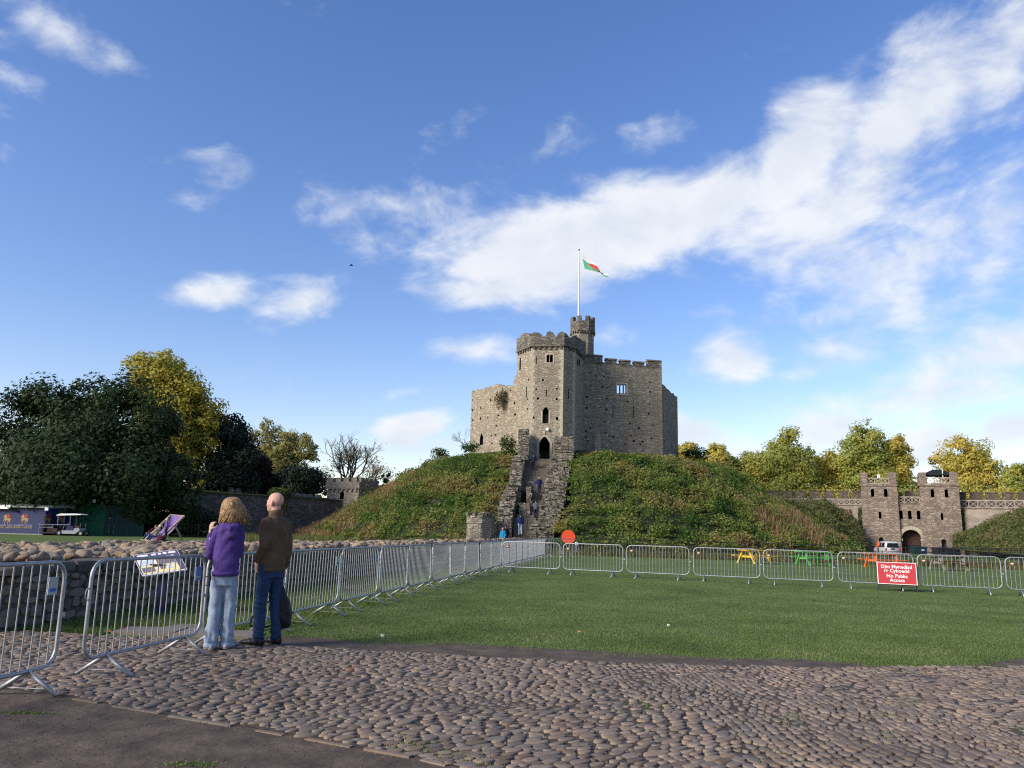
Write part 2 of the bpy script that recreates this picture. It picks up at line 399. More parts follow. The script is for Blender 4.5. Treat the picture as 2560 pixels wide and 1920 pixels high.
# ---- cobbles: every stone a domed shape of its own
MAT['cobble'], _T = new_mat('river_cobble')
_co = _T.n('ShaderNodeTexCoord').outputs['Object']
_rp = _T.n('ShaderNodeNewGeometry').outputs['Random Per Island']; _oi = _T.n('ShaderNodeObjectInfo').outputs['Random']
_r = _T.math('FRACT', _T.math('ADD', _rp, _oi))
_nz = _T.n('ShaderNodeTexNoise', None, Vector=_T.n('ShaderNodeNewGeometry').outputs['Position'], Scale=24.0, Detail=7.0, Roughness=.7).outputs[0]
_c = _T.ramp(_r, [(0, (.125, .094, .070)), (.2, (.205, .155, .114)), (.45, (.160, .134, .110)), (.62, (.225, .178, .140)), (.8, (.255, .196, .142)), (.92, (.150, .134, .120)), (1, (.105, .086, .070))])
_c = _T.mix(.65, _c, _T.ramp(_nz, [(.3, (.55, .53, .5)), (.7, (1.25, 1.22, 1.18))]), 'MULTIPLY')
_big = _T.n('ShaderNodeTexNoise', None, Vector=_T.n('ShaderNodeNewGeometry').outputs['Position'], Scale=.55, Detail=4.0).outputs[0]
_c = _T.mix(_T.math('MULTIPLY', _T.smooth(_big, .5, .7), .45), _c, (.085, .070, .058, 1))
finish(_T, _c, .72, _nz, .35, .008, spec=.25)

def stone_verts(rng, lx, ly, h, seg=9):
    """a rounded stone seen from above: three rings and a crown"""
    ph = rng.uniform(0, 6.28); e = rng.uniform(2.1, 3.4)
    jit = [rng.uniform(.80, 1.12) for _ in range(seg)]
    rings = []
    tl = (rng.uniform(-.10, .10), rng.uniform(-.10, .10))
    for k, (rr, zz) in enumerate(((1.0, -.03), (.96, h * .78), (.84, h * 1.0))):
        rg = []
        for i in range(seg):
            a = 2 * math.pi * i / seg + ph
            ca, sa = math.cos(a), math.sin(a); q = (abs(ca) ** e + abs(sa) ** e) ** (-1 / e)
            x, y = ca * q * lx * rr * jit[i], sa * q * ly * rr * jit[i]
            rg.append((x, y, zz + (x * tl[0] + y * tl[1]) * (k > 0)))
        rings.append(rg)
    vs = [p for rg in rings for p in rg] + [(0, 0, h * rng.uniform(.95, 1.08))]
    fs = []
    for k in range(2):
        for i in range(seg):
            j = (i + 1) % seg
            a, b, c, d = k * seg + i, k * seg + j, (k + 1) * seg + j, (k + 1) * seg + i
            fs += [(a, b, c, d)]
    for i in range(seg): fs.append((2 * seg + i, 2 * seg + (i + 1) % seg, 3 * seg))
    return vs, fs
def cob_dir(x, y):
    """how the rows run: slantwise on the left, straight away in the middle, fanning back on the right"""
    w = .35 * fbm((x * .5, y * .5, 2.0))
    if x < 1.35 + .35 * math.sin(y * 1.3): return rad(28) + w * .8
    if x < 3.6 + .4 * math.sin(y * 1.1 + 1): return rad(96) + w
    return rad(146) + w
rng = random.Random(5)
CELL = .20; grid = {}; cobs = []
def cob_try(x, y, lx, ly, th):
    ca, sa = math.cos(th), math.sin(th); gx, gy = int(x // CELL), int(y // CELL)
    for i in (-1, 0, 1):
        for j in (-1, 0, 1):
            for (u, v, ax, ay, t2) in grid.get((gx + i, gy + j), ()):
                dx, dy = u - x, v - y
                p, q = dx * ca + dy * sa, -dx * sa + dy * ca
                if (p / (lx + ax)) ** 2 + (q / (ly + ay)) ** 2 < .72: return False
    grid.setdefault((gx, gy), []).append((x, y, lx, ly, th)); cobs.append((x, y, lx, ly, th)); return True
def cob_inside(x, y, mg=.03):
    return yl(COB_BOT, x) + mg < y < yl(COB_TOP, x) - mg and abs(x) < 1.2 + y * .74
# rows first, then smaller stones into the gaps that are left
for pas, (step, reg) in enumerate((('row', None),)):
    for zone in range(3):
        ang = (rad(28), rad(96), rad(146))[zone]
        d = (math.cos(ang), math.sin(ang)); nn = (-d[1], d[0])
        k = -14.0
        while k < 14.0:
            wrow = rng.uniform(.029, .049); k += wrow
            s = -14 + rng.uniform(0, .3)
            while s < 14:
                ln = wrow * rng.uniform(1.1, 2.0) * (1.35 if rng.random() < .12 else 1); s += ln
                x = d[0] * s + nn[0] * k; y = 6.5 + d[1] * s + nn[1] * k
                x += .22 * fbm((x * .4, y * .4, 5.0)); y += .22 * fbm((x * .4, y * .4, 9.0))
                if not (2.6 < y < 10.8 and cob_inside(x, y)): s += ln; continue
                th = cob_dir(x, y)
                if abs(math.atan2(math.sin(th - ang), math.cos(th - ang))) < .7:
                    cob_try(x, y, ln * .95, wrow * .93 * .98, th)
                s += ln
            k += wrow
for _ in range(34000):
    y = 10.6 - 8.0 * rng.random() ** 1.0; x = rng.uniform(-1.2 - y * .74, 1.2 + y * .74)
    if cob_inside(x, y):
        w = rng.choice((.040, .032, .025, .019)) * rng.uniform(.9, 1.1)
        cob_try(x, y, w * rng.uniform(1.1, 1.9), w, cob_dir(x, y) + rng.uniform(-.25, .25))
def cob_height(x, y):
    return .012 * fbm((x * 1.1, y * 1.1, 7.0))
vis = [c for c in cobs if True]
def px_of(x, y, z=0.0):
    v = Vector((x, y, z)) - EYE; zz = v.dot(FWD); return 1280 + FOC * v.dot(CR) / zz, 960 - FOC * v.dot(CU) / zz, zz
def show(c):
    px, py, zz = px_of(c[0], c[1])
    return (c[2] * c[3] / zz ** 2) * (1.45 / zz) if -60 < px < 2620 and py < 1960 else 0.0
cobs.sort(key=show, reverse=True)
variants = []
for i in range(14):
    vs, fs = stone_verts(rng, 1.0, 1.0, 1.0, 9)
    b = MB(); b.add(vs, fs); variants.append(b.mesh('cobblestone', MAT['cobble'], True))
for (x, y, lx, ly, th) in cobs[:300]:
    o = bpy.data.objects.new('cobblestone', rng.choice(variants)); COL.objects.link(o); o.parent = path
    o.location = (x, y, .006 + cob_height(x, y)); o.rotation_euler = (rng.uniform(-.04, .04), rng.uniform(-.04, .04), th)
    o.scale = (lx, ly, rng.uniform(.011, .019))
b = MB()
for (x, y, lx, ly, th) in cobs[300:]:
    vs, fs = stone_verts(rng, lx, ly, rng.uniform(.009, .018), 7)
    ca, sa = math.cos(th), math.sin(th); z0 = .006 + cob_height(x, y)
    b.add([(x + p[0] * ca - p[1] * sa, y + p[0] * sa + p[1] * ca, z0 + p[2]) for p in vs], fs)
o = b.build('cobblestones', MAT['cobble'], path, True); o['kind'] = 'stuff'
# thin edging stones along the lower side of the path
e = MB()
for i in range(len(COB_BOT) - 3):
    (x0, y0), (x1, y1) = COB_BOT[i], COB_BOT[i + 1]
    L = math.hypot(x1 - x0, y1 - y0); n = max(1, int(L / .45)); an = math.atan2(y1 - y0, x1 - x0)
    for k in range(n):
        if rng.random() < .35: continue
        t = (k + .5) / n; bx, by = x0 + (x1 - x0) * t, y0 + (y1 - y0) * t
        q = MB(); q.box((bx + rng.uniform(-.01, .01), by - .03 + rng.uniform(-.012, .012), .004), (L / n * rng.uniform(.4, .85), .04, .02 + rng.uniform(-.008, .012)), an + rng.uniform(-.06, .06))
        q.build('edging_stone', MAT['cobble'], path)
# flat slabs beside the information board
MAT['slab'] = plain('pale_paving_slab', (.20, .175, .15), (.14, .12, .10), 6, .9, .3)
sl = tag(bpy.data.objects.new('paving', None), 'pale flat paving slabs beside the cobbles at the wall foot', 'paving', kind='structure'); COL.objects.link(sl)
sl.location = (-4.3, 10.7, 0)
for (cx, cy, w, d, a) in ((-4.75, 10.75, .78, .55, .06), (-4.0, 10.70, .62, .60, .03), (-3.45, 10.62, .40, .55, .10), (-4.35, 11.25, .7, .4, .1)):
    MB().box((cx, cy, .014), (w, d, .05), a).build('slab', MAT['slab'], sl)

# ---- blades of grass over the near lawn and the strip by the wall
MAT['blade'] = foliage('grass_blade', [(.070, .106, .030), (.102, .150, .042), (.132, .182, .058), (.190, .205, .094)], .25, .7, spread=2.4)
def blades(n, samp, hmin, hmax, w, seed):
    r = np.random.default_rng(seed); P = samp(n, r); n = len(P)
    a = r.uniform(0, 2 * np.pi, n); h = r.uniform(hmin, hmax, n); ww = w * r.uniform(.7, 1.4, n)
    lean = r.normal(0, .55, (n, 2)) * h[:, None]
    dx = np.stack([np.cos(a) * ww, np.sin(a) * ww, np.zeros(n)], 1)
    tip = P + np.concatenate([lean, h[:, None]], 1)
    return np.stack([P - dx, P + dx, tip], 1).reshape(-1, 3)
def samp_lawn(n, r):
    y = 9.3 + (30 - 9.3) * r.random(n) ** 1.55; x = r.uniform(-1, 1, n) * (y * .72 + .5)
    k = np.interp(x, [p[0] for p in LAWN_BOT], [p[1] for p in LAWN_BOT])
    edge = k + .16 * np.sin(x * 3.1) * np.sin(x * 1.3) + .10 * np.sin(x * 11 + 1) * np.sin(x * 5) + r.exponential(.26, n) - .24
    ok = (y > edge) & (x > -3.6 + (y - 9.3) * .165 - .5)
    return np.stack([x[ok], y[ok], np.full(ok.sum(), .0)], 1)
def samp_strip(n, r):
    y = 10.3 + 20 * r.random(n) ** 1.6; xl = np.interp(y, [8, 13, 19, 24, 34], [-6.6, -6.25, -5.25, -4.35, -2.8]); xr = -3.5 + (y - 9.3) * .165
    x = xl + (xr - xl) * r.random(n); kb = np.interp(x, [p[0] for p in COB_TOP], [p[1] for p in COB_TOP]) + .05
    ok = (y > kb) & ~((x > -5.2) & (x < -3.2) & (y < 11.1))
    return np.stack([x[ok], y[ok], np.zeros(ok.sum())], 1)
v = np.concatenate([blades(330000, samp_lawn, .010, .030, .0055, 3), blades(60000, samp_strip, .03, .09, .006, 4)])
o = bulk('grass', v, np.arange(len(v)).reshape(-1, 3), MAT['blade'])
tag(o, 'short blades of lawn grass and longer tufts along the ruined wall', 'grass', kind='stuff')
# a few weeds between the stones
def samp_weed(n, r):
    c = [(1.2, 7.0), (2.3, 6.6), (-.6, 5.6), (3.2, 6.9), (1.9, 5.6), (.6, 5.0), (2.9, 6.1), (-1.9, 6.15), (2.6, 5.1), (4.2, 6.4), (3.7, 7.4), (-.2, 5.35)]
    i = r.integers(0, len(c), n); c = np.array(c)[i]; p = c + r.normal(0, .10, (n, 2))
    return np.concatenate([p, np.full((n, 1), .01)], 1)
v = blades(1500, samp_weed, .008, .022, .006, 9)
tag(bulk('weeds', v, np.arange(len(v)).reshape(-1, 3), MAT['blade']), 'small green weeds growing in the joints of the cobbles', 'weeds', kind='stuff')
def samp_tuft(n, r):
    c = np.array([(-1.9, 5.05), (-2.0, 4.75), (-3.6, 6.2)])[r.integers(0, 3, n)]
    return np.concatenate([c + r.normal(0, .06, (n, 2)) * (1.6, .5), np.full((n, 1), .004)], 1)
v = blades(500, samp_tuft, .008, .02, .006, 10)
tag(bulk('grass_tufts', v, np.arange(len(v)).reshape(-1, 3), MAT['blade']), 'sparse low tufts of grass on the bare dark earth', 'grass tufts', kind='stuff')
# grit on the bare earth and between the stones
def gravel(name, label, n, samp, s0, s1, mat):
    b = MB()
    for _ in range(n):
        x, y, z = samp(); v_, f_ = stone_verts(rng, rng.uniform(s0, s1), rng.uniform(s0, s1) * .8, rng.uniform(s0, s1) * .7, 5); b.add([(x + p[0], y + p[1], z + p[2]) for p in v_], f_)
    return tag(b.build(name, mat), label, 'gravel', kind='stuff')
def s_mud():
    while True:
        y = 4.2 + 4.6 * rng.random(); x = rng.uniform(-1.2 - y * .74, .4)
        if y < yl(COB_BOT, x): return x, y, .004
def s_dirt():
    x = rng.uniform(-3.3, 7.5); return x, rng.uniform(yl(COB_TOP, x) - .05, yl(LAWN_BOT, x)), .004
def s_joint():
    while True:
        y = 3.6 + 6.6 * rng.random(); x = rng.uniform(-1.2 - y * .74, 1.2 + y * .74)
        if cob_inside(x, y): return x, y, .010
gravel('gravel', 'fine grit scattered over the bare dark earth', 1300, s_mud, .003, .009, MAT['mud'])
gravel('gravel', 'fine grit on the worn strip beside the lawn', 500, s_dirt, .004, .011, MAT['mud'])
gravel('gravel', 'small chips lying in the joints of the cobbles', 2200, s_joint, .005, .013, MAT['cobble'])
# fallen leaves
MAT['fallen'] = plain('dry_leaf', (.42, .16, .04), (.30, .12, .04), 9, .8, rnd=.5)
FL = [gnd(872, 1692), gnd(1446, 1587), gnd(956, 1592), gnd(1672, 1566), gnd(300, 1580), gnd(270, 1588)]
wl = ['small orange leaf lying on the cobbles near the couple', 'small orange leaf on the lawn behind the dirt strip', 'pale stone chip on the grass by the dirt edge', 'pale speck of litter far out on the lawn',
      'yellow brown leaf in the grass at the wall foot', 'brown leaf at the edge of the cobbles by the wall']
MAT['chip'] = plain('white_chip', (.6, .58, .52), (.45, .43, .40), 9, .8)
for i, p in enumerate(FL):
    q = MB(); s = .035
    if i in (2, 3):
        vs, fs = stone_verts(rng, .026, .018, .016, 7); q.add([(p.x + a, p.y + b_, .02 + c) for a, b_, c in vs], fs)
        tag(q.build('stone_chip', MAT['chip']), wl[i], 'stone')
    else:
        hh = .055 if i == 0 else .03
        q.add([(p.x - s, p.y, hh), (p.x, p.y - s * .7, hh + .01), (p.x + s * 1.2, p.y, hh + .015), (p.x + s * .3, p.y + s * .8, hh + .03), (p.x - s * .5, p.y + s * .6, hh + .004)], [(0, 1, 2, 3, 4)])
        tag(q.build('fallen_leaf', MAT['fallen']), wl[i], 'leaf')
# ================================================================ masonry helpers
def cutter_add(mb, a, b, u, z, w, h, d, arch, off=.3):
    """an opening u,z = middle of its foot; arch 0 flat, 1 round, 2 pointed"""
    L = math.hypot(b[0] - a[0], b[1] - a[1]); e = ((b[0] - a[0]) / L, (b[1] - a[1]) / L); n = (-e[1], e[0])
    if arch == 0: pts = [(-w / 2, 0), (w / 2, 0), (w / 2, h), (-w / 2, h)]
    else:
        sp = h - (w / 2 if arch == 1 else w * .62); pts = [(-w / 2, 0), (w / 2, 0)]
        for k in range(9):
            t = k / 8
            if arch == 1: pts.append((math.cos(t * math.pi) * w / 2, sp + math.sin(t * math.pi) * w / 2))
            else:
                x = 1 - 2 * t; pts.append((x * w / 2, sp + (h - sp) * (1 - abs(x) ** 1.7)))
    def P(q, dd): return (a[0] + e[0] * (u + q[0]) + n[0] * dd, a[1] + e[1] * (u + q[0]) + n[1] * dd, z + q[1])
    mb.loft([[P(q, d) for q in pts], [P(q, -off) for q in pts]])
def cut(o, cmb):
    if not cmb.v: return o
    me = cmb.mesh('cut', MAT['dark']); c = bpy.data.objects.new('cut', me); COL.objects.link(c)
    # same frame as the wall: both meshes in world coordinates
    bm = bmesh.new(); bm.from_mesh(me); bmesh.ops.recalc_face_normals(bm, faces=bm.faces); bm.to_mesh(me); bm.free()
    bm = bmesh.new(); bm.from_mesh(o.data); bmesh.ops.recalc_face_normals(bm, faces=bm.faces); bm.to_mesh(o.data); bm.free()
    md = o.modifiers.new('b', 'BOOLEAN'); md.operation = 'DIFFERENCE'; md.object = c; md.solver = 'EXACT'; md.use_self = True; md.material_mode = 'INDEX'
    if c.parent is None and o.parent is not None:
        c.matrix_world = Matrix.Identity(4)
    bpy.context.view_layer.update()
    nm = eval_mesh(o, o.data.name); o.modifiers.clear(); o.data = nm
    bpy.data.objects.remove(c); return o
def fix_normals(o):
    bm = bmesh.new(); bm.from_mesh(o.data); bmesh.ops.recalc_face_normals(bm, faces=bm.faces); bm.to_mesh(o.data); bm.free(); return o
def wall(name, a, b, poly, th, mat, parent, holes=(), inset=0.0):
    """a standing slab: outline poly in (metres along a->b, height), thickness away from the viewer's side"""
    L = math.hypot(b[0] - a[0], b[1] - a[1]); e = ((b[0] - a[0]) / L, (b[1] - a[1]) / L); n = (-e[1], e[0])
    def P(u, z, d): return (a[0] + e[0] * u + n[0] * d, a[1] + e[1] * u + n[1] * d, z)
    m = MB(); m.loft([[P(u, z, inset) for u, z in poly], [P(u, z, inset + th) for u, z in poly]])
    me = m.mesh(name, [mat, MAT['dark']]); o = bpy.data.objects.new(name, me); COL.objects.link(o)
    fix_normals(o)
    if holes:
        c = MB()
        for hx in holes: cutter_add(c, a, b, *hx)
        cut(o, c)
    if parent is not None:
        o.parent = parent; o.data.transform(root_matrix(parent).inverted())
    return o
def on(a, b, u, z, d=0.0):
    L = math.hypot(b[0] - a[0], b[1] - a[1]); e = ((b[0] - a[0]) / L, (b[1] - a[1]) / L); n = (-e[1], e[0])
    return Vector((a[0] + e[0] * u + n[0] * d, a[1] + e[1] * u + n[1] * d, z))
def yaw(a, b): return math.atan2(b[1] - a[1], b[0] - a[0])
def block(mb, a, b, u, z, w, h, d, front=0.0, mi=0, taper=0.0):
    """a box on a wall's face: middle u, foot z, its front standing proud by front"""
    p = on(a, b, u, z + h / 2, d / 2 - front); mb.box(p, (w, d, h), yaw(a, b), mi, taper); return mb

# ================================================================ the keep on its motte
KP = [(1176.5, 98.0), (1233.6, 93.6), (1292, 91.2), (1459.5, 90.2), (1652.6, 92.2), (1694.5, 99.0)]
def kxy(px, Y, py=1060): p = at(px, py, Y); return (p.x, p.y)
kA, kB, kC, kD, kE, kF = [kxy(px, Y) for px, Y in KP]
keep = thing('castle_keep', 'grey stone polygonal shell keep with gate tower and turret on top of the motte', 'castle', (kD[0], kD[1], 8.0))
Z0 = 8.0
def hole(a, b, px0, px1, py0, py1, d=.7, arch=0):
    u0, zt = uz(px0, py0, a, b); u1, zb = uz(px1, py1, a, b); u2, _ = uz(px1, py0, a, b)
    return ((u0 + u1) / 2, min(zt, zb), abs(u1 - u0), abs(zt - zb), d, arch)
rk = random.Random(3)
def putlogs(a, b, pts, s=.17):
    out = []
    for px, py in pts:
        u, z = uz(px, py, a, b); out.append((u, z - s / 2, s * rk.uniform(.8, 1.5), s * rk.uniform(.8, 1.4), .5, 0))
    return out
def Z1(x, y): return (1140 + x / 3.6867, 600 + y / 3.6867)      # two enlarged views of the keep
def Z2(x, y): return (1140 + x / 3.6867, 1000 + y / 3.6867)
# right front wall
ua, za = uz(*Z1(1178, 1085), kD, kE); ue, ze = uz(*Z1(1885, 1160), kD, kE)
LDE = math.hypot(kE[0] - kD[0], kE[1] - kD[1])
zc0 = uz(*Z1(1370, 1130), kD, kE)[1]; zc1 = uz(*Z1(1750, 1168), kD, kE)[1]
holes = [hole(kD, kE, *[v for v in (Z1(1483, 0)[0], Z1(1508, 0)[0])], Z1(0, 1336)[1], Z1(0, 1412)[1], 4.0),
         hole(kD, kE, Z1(1516, 0)[0], Z1(1541, 0)[0], Z1(0, 1336)[1], Z1(0, 1413)[1], 4.0),
         hole(kD, kE, Z1(1549, 0)[0], Z1(1573, 0)[0], Z1(0, 1337)[1], Z1(0, 1414)[1], 4.0)]
for x, y0, y1 in ((1446, 1515, 1642), (1637, 1532, 1642)): holes.append(hole(kD, kE, Z1(x - 3.5, 0)[0], Z1(x + 3.5, 0)[0], Z1(0, y0)[1], Z1(0, y1)[1], .9))
pl = [Z1(*p) for p in ((1240, 1340), (1285, 1255), (1365, 1258), (1400, 1270), (1605, 1293), (1785, 1310), (1350, 1358), (1393, 1362), (1208, 1450), (1388, 1463), (1582, 1487), (1788, 1400), (1785, 1510), (1385, 1562), (1203, 1548), (1777, 1602), (1236, 1230))]
pl += [Z2(*p) for p in ((1205, 75), (1385, 90), (1368, 200), (1605, 218), (1778, 127), (1815, 234), (1380, 303), (1197, 290), (1196, 345), (1685, 262), (1802, 352), (1303, 378), (1720, 385), (1615, 330), (1448, 340), (1410, 330), (1640, 380), (1242, 262), (1212, 378), (1700, 410), (1560, 405))]
holes += putlogs(kD, kE, pl)
# the window splays open on its inner side
_u0, _zb = uz(*Z1(1483, 1413), kD, kE); _u1, _zt = uz(*Z1(1573, 1336), kD, kE)
holes.append((_u0 + (_u1 - _u0) / 2 + .45, _zb - .1, _u1 - _u0 + 1.1, _zt - _zb + .6, 4.0, 0, -.22))
keep_r = wall('curtain_wall', kD, kE, [(-.3, Z0), (LDE + .15, Z0), (LDE + .15, zc1), (LDE - .2, zc1), (-.3, zc0 + .12)], 1.5, MAT['keep'], keep, holes)
# dressed frame of the three-light window
fr = MB(); u0, z0 = uz(*Z1(1478, 1416), kD, kE); u1, z1 = uz(*Z1(1578, 1330), kD, kE)
for u, w in ((u0, .16), (u1, .16)): block(fr, kD, kE, u, z0, w, z1 - z0, .5, .03)
block(fr, kD, kE, (u0 + u1) / 2, z1, u1 - u0 + .2, .16, .5, .04); block(fr, kD, kE, (u0 + u1) / 2, z0 - .14, u1 - u0 + .3, .14, .5, .06)
fr.build('window_frame', MAT['ashlar'], keep)
# merlons with sloped coping
for (x0, x1, yt, yb) in ((1183, 1350, 1040, 1125), (1388, 1480, 1080, 1125), (1517, 1607, 1093, 1140), (1645, 1733, 1107, 1150), (1768, 1890, 1093, 1158)):
    a0, zt = uz(*Z1(x0, yt), kD, kE); a1, _ = uz(*Z1(x1, yt), kD, kE); zb = min(zc0, zc1) - .05
    zb = uz(*Z1((x0 + x1) / 2, yb), kD, kE)[1] - .35
    mb = MB(); block(mb, kD, kE, (a0 + a1) / 2, zb, a1 - a0, zt - zb - .28, .62, .02)
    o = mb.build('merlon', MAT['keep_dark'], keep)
    cb = MB(); w = a1 - a0 + .16; L = .75
    P = [on(kD, kE, (a0 + a1) / 2 - w / 2, zt - .3, -.1), on(kD, kE, (a0 + a1) / 2 + w / 2, zt - .3, -.1), on(kD, kE, (a0 + a1) / 2 + w / 2, zt - .3, L), on(kD, kE, (a0 + a1) / 2 - w / 2, zt - .3, L)]
    Q = [on(kD, kE, (a0 + a1) / 2 - w / 2, zt - .2, -.1), on(kD, kE, (a0 + a1) / 2 + w / 2, zt - .2, -.1), on(kD, kE, (a0 + a1) / 2 + w / 2, zt, L / 2), on(kD, kE, (a0 + a1) / 2 - w / 2, zt, L / 2)]
    cb.hexa(P + Q); cb.build('coping', MAT['keep_dark'], o)
cp = MB(); cp.hexa([on(kD, kE, .7, zc0 - .02, -.06), on(kD, kE, LDE, zc1 - .02, -.06), on(kD, kE, LDE, zc1 - .02, .7), on(kD, kE, .7, zc0 - .02, .7)] + [on(kD, kE, .7, zc0 + .06, -.06), on(kD, kE, LDE, zc1 + .06, -.06), on(kD, kE, LDE, zc1 + .06, .7), on(kD, kE, .7, zc0 + .06, .7)])
cp.build('wall_coping', MAT['keep_dark'], keep)
# quoins up the right corner and a pilaster
q = MB()
z = 11.0; k = 0
while z < zc1 + .6:
    h = rk.uniform(.28, .42); w = .42 if k % 2 else .26
    q = MB(); block(q, kD, kE, LDE - w / 2 + .17, z, w, h - .02, .3, .025); q.build('quoin', MAT['keep_pale'], keep); z += h; k += 1
pb = MB(); u, zt = uz(*Z2(1305, 300), kD, kE); block(pb, kD, kE, u, 9.5, .85, zt - 9.5, .4, .22); pb.build('pilaster', MAT['keep_pale'], keep)
# receding right wall, ruinous top
def ragged(a, b, tops, n=26, amp=.16, seed=0, base=Z0):
    L = math.hypot(b[0] - a[0], b[1] - a[1]); us = [t[0] for t in tops]; zs = [t[1] for t in tops]
    pts = [(0, base), (L, base)]
    for i in range(n, -1, -1):
        u = L * i / n; zz = float(np.interp(u, us, zs)) + amp * fbm((u * 1.3 + seed, seed, 0)) + .5 * amp * rk.uniform(-1, 1)
        pts.append((u, zz))
        if i and i % 2: pts.append((u - L / n * .5, zz + amp * .2))
    return pts
LEF = math.hypot(kF[0] - kE[0], kF[1] - kE[1])
tp = [uz(*Z1(*p), kE, kF) for p in ((1893, 1325), (1912, 1332), (1945, 1370), (1965, 1385), (1985, 1412), (2010, 1415), (2018, 1440), (2045, 1442))]
wall('side_wall', kE, kF, ragged(kE, kF, tp, 30, .07, 2), 1.4, MAT['keep'], keep, putlogs(kE, kF, [Z2(*p) for p in ((1925, 385), (1960, 460), (1990, 430), (1940, 200))], .25))
# left walls
LAB = math.hypot(kB[0] - kA[0], kB[1] - kA[1]); LBC = math.hypot(kC[0] - kB[0], kC[1] - kB[1])
tA = [uz(*Z1(*p), kA, kB) for p in ((137, 1395), (180, 1385), (230, 1378), (285, 1358), (340, 1340))]
wall('side_wall', kA, kB, ragged(kA, kB, tA, 30, .14, 4), 1.4, MAT['keep_pale'], keep,
     [hole(kA, kB, *[Z2(222, 0)[0], Z2(248, 0)[0]], Z2(0, 312)[1], Z2(0, 412)[1], .9, 2)] + putlogs(kA, kB, [Z1(*p) for p in ((150, 1475), (230, 1550), (152, 1570), (225, 1645), (320, 1480))] + [Z2(*p) for p in ((228, 72), (152, 92), (225, 175), (152, 188), (292, 160), (150, 270), (325, 330), (330, 398))], .22))
tB = [uz(*Z1(*p), kB, kC) for p in ((345, 1335), (380, 1325), (440, 1345), (500, 1343), (528, 1340), (535, 1280), (548, 1255), (575, 1240))]
wall('side_wall', kB, kC, ragged(kB, kC, tB, 40, .12, 6), 1.4, MAT['keep_pale'], keep, putlogs(kB, kC, [Z1(*p) for p in ((500, 1385), (540, 1505), (545, 1610), (390, 1615))] + [Z2(*p) for p in ((390, 142), (545, 135), (372, 236), (366, 320))], .22))
# back of the ring, hidden but standing
back = [kF, (19.5, 112.0), (11.5, 118.5), (1.5, 116.5), (-5.0, 108.0), kA]
for i in range(5):
    a, b = back[i], back[i + 1]; L = math.hypot(b[0] - a[0], b[1] - a[1])
    wall('back_wall', a, b, [(0, Z0), (L, Z0), (L, 16.5), (0, 16.5)], 1.3, MAT['keep'], keep)

# ---- gate tower: a half octagon
GT = [(1291.5, 88.4), (1327, 85.3), (1407, 84.6), (1437, 86.0), (1459.8, 90.6)]
gp = [kxy(px, Y, 1000) for px, Y in GT]
zs_tab = [uz(*Z1(*p), a, b)[1] for p, a, b in (((575, 1032), gp[0], gp[1]), ((690, 995), gp[0], gp[1]), ((985, 990), gp[1], gp[2]), ((1095, 1000), gp[2], gp[3]), ((1172, 1030), gp[3], gp[4]))]
ZS = sum(zs_tab[1:4]) / 3                       # string course
core = gp + [(gp[4][0] - .6, 95.0), (gp[0][0] + .3, 95.0)]
tw = MB(); tw.prism(core, Z0, ZS)
tower = bpy.data.objects.new('gate_tower', tw.mesh('gate_tower', [MAT['keep_pale'], MAT['dark']])); COL.objects.link(tower); fix_normals(tower)
c = MB()
F0, F1 = gp[1], gp[2]
th_ = [hole(F0, F1, Z1(833, 0)[0], Z1(858, 0)[0], Z1(0, 1060)[1], Z1(0, 1128)[1], 3.5), hole(F0, F1, Z1(866, 0)[0], Z1(895, 0)[0], Z1(0, 1060)[1], Z1(0, 1128)[1], 3.5),
       hole(F0, F1, Z1(738, 0)[0], Z1(744, 0)[0], Z1(0, 1075)[1], Z1(0, 1147)[1], .8), hole(F0, F1, Z1(827, 0)[0], Z1(836, 0)[0], Z1(0, 1380)[1], Z1(0, 1440)[1], .8),
       hole(F0, F1, Z2(796, 0)[0], Z2(855, 0)[0], Z2(0, 66)[1], Z2(0, 214)[1], 5.0, 2), hole(F0, F1, Z2(763, 0)[0], Z2(866, 0)[0], Z2(0, 338)[1], Z2(0, 545)[1], 6.5, 2)]
th_ += putlogs(F0, F1, [Z1(*p) for p in ((800, 1293), (740, 1375), (930, 1372), (755, 1463), (928, 1468), (930, 1640), (713, 1637))] + [Z2(*p) for p in ((713, 163), (932, 176))], .2)
for hx in th_: cutter_add(c, F0, F1, *hx)
cutter_add(c, gp[0], gp[1], *hole(gp[0], gp[1], Z1(647, 0)[0], Z1(652, 0)[0], Z1(0, 1350)[1], Z1(0, 1455)[1], .8))
cutter_add(c, gp[0], gp[1], *hole(gp[0], gp[1], Z1(587, 0)[0], Z1(597, 0)[0], Z1(0, 1090)[1], Z1(0, 1195)[1], .8))
for pxy in (Z1(670, 1290), Z1(660, 1465), Z1(658, 1558)): cutter_add(c, gp[0], gp[1], *putlogs(gp[0], gp[1], [pxy], .22)[0])
cutter_add(c, gp[2], gp[3], *hole(gp[2], gp[3], Z1(1035, 0)[0], Z1(1041, 0)[0], Z1(0, 1370)[1], Z1(0, 1465)[1], .8))
for xa in (1118, 1132): cutter_add(c, gp[3], gp[4], *hole(gp[3], gp[4], Z1(xa, 0)[0], Z1(xa + 9, 0)[0], Z1(0, 1095)[1], Z1(0, 1160)[1], .8))
cut(tower, c); tower.parent = keep; tower.data.transform(root_matrix(keep).inverted())
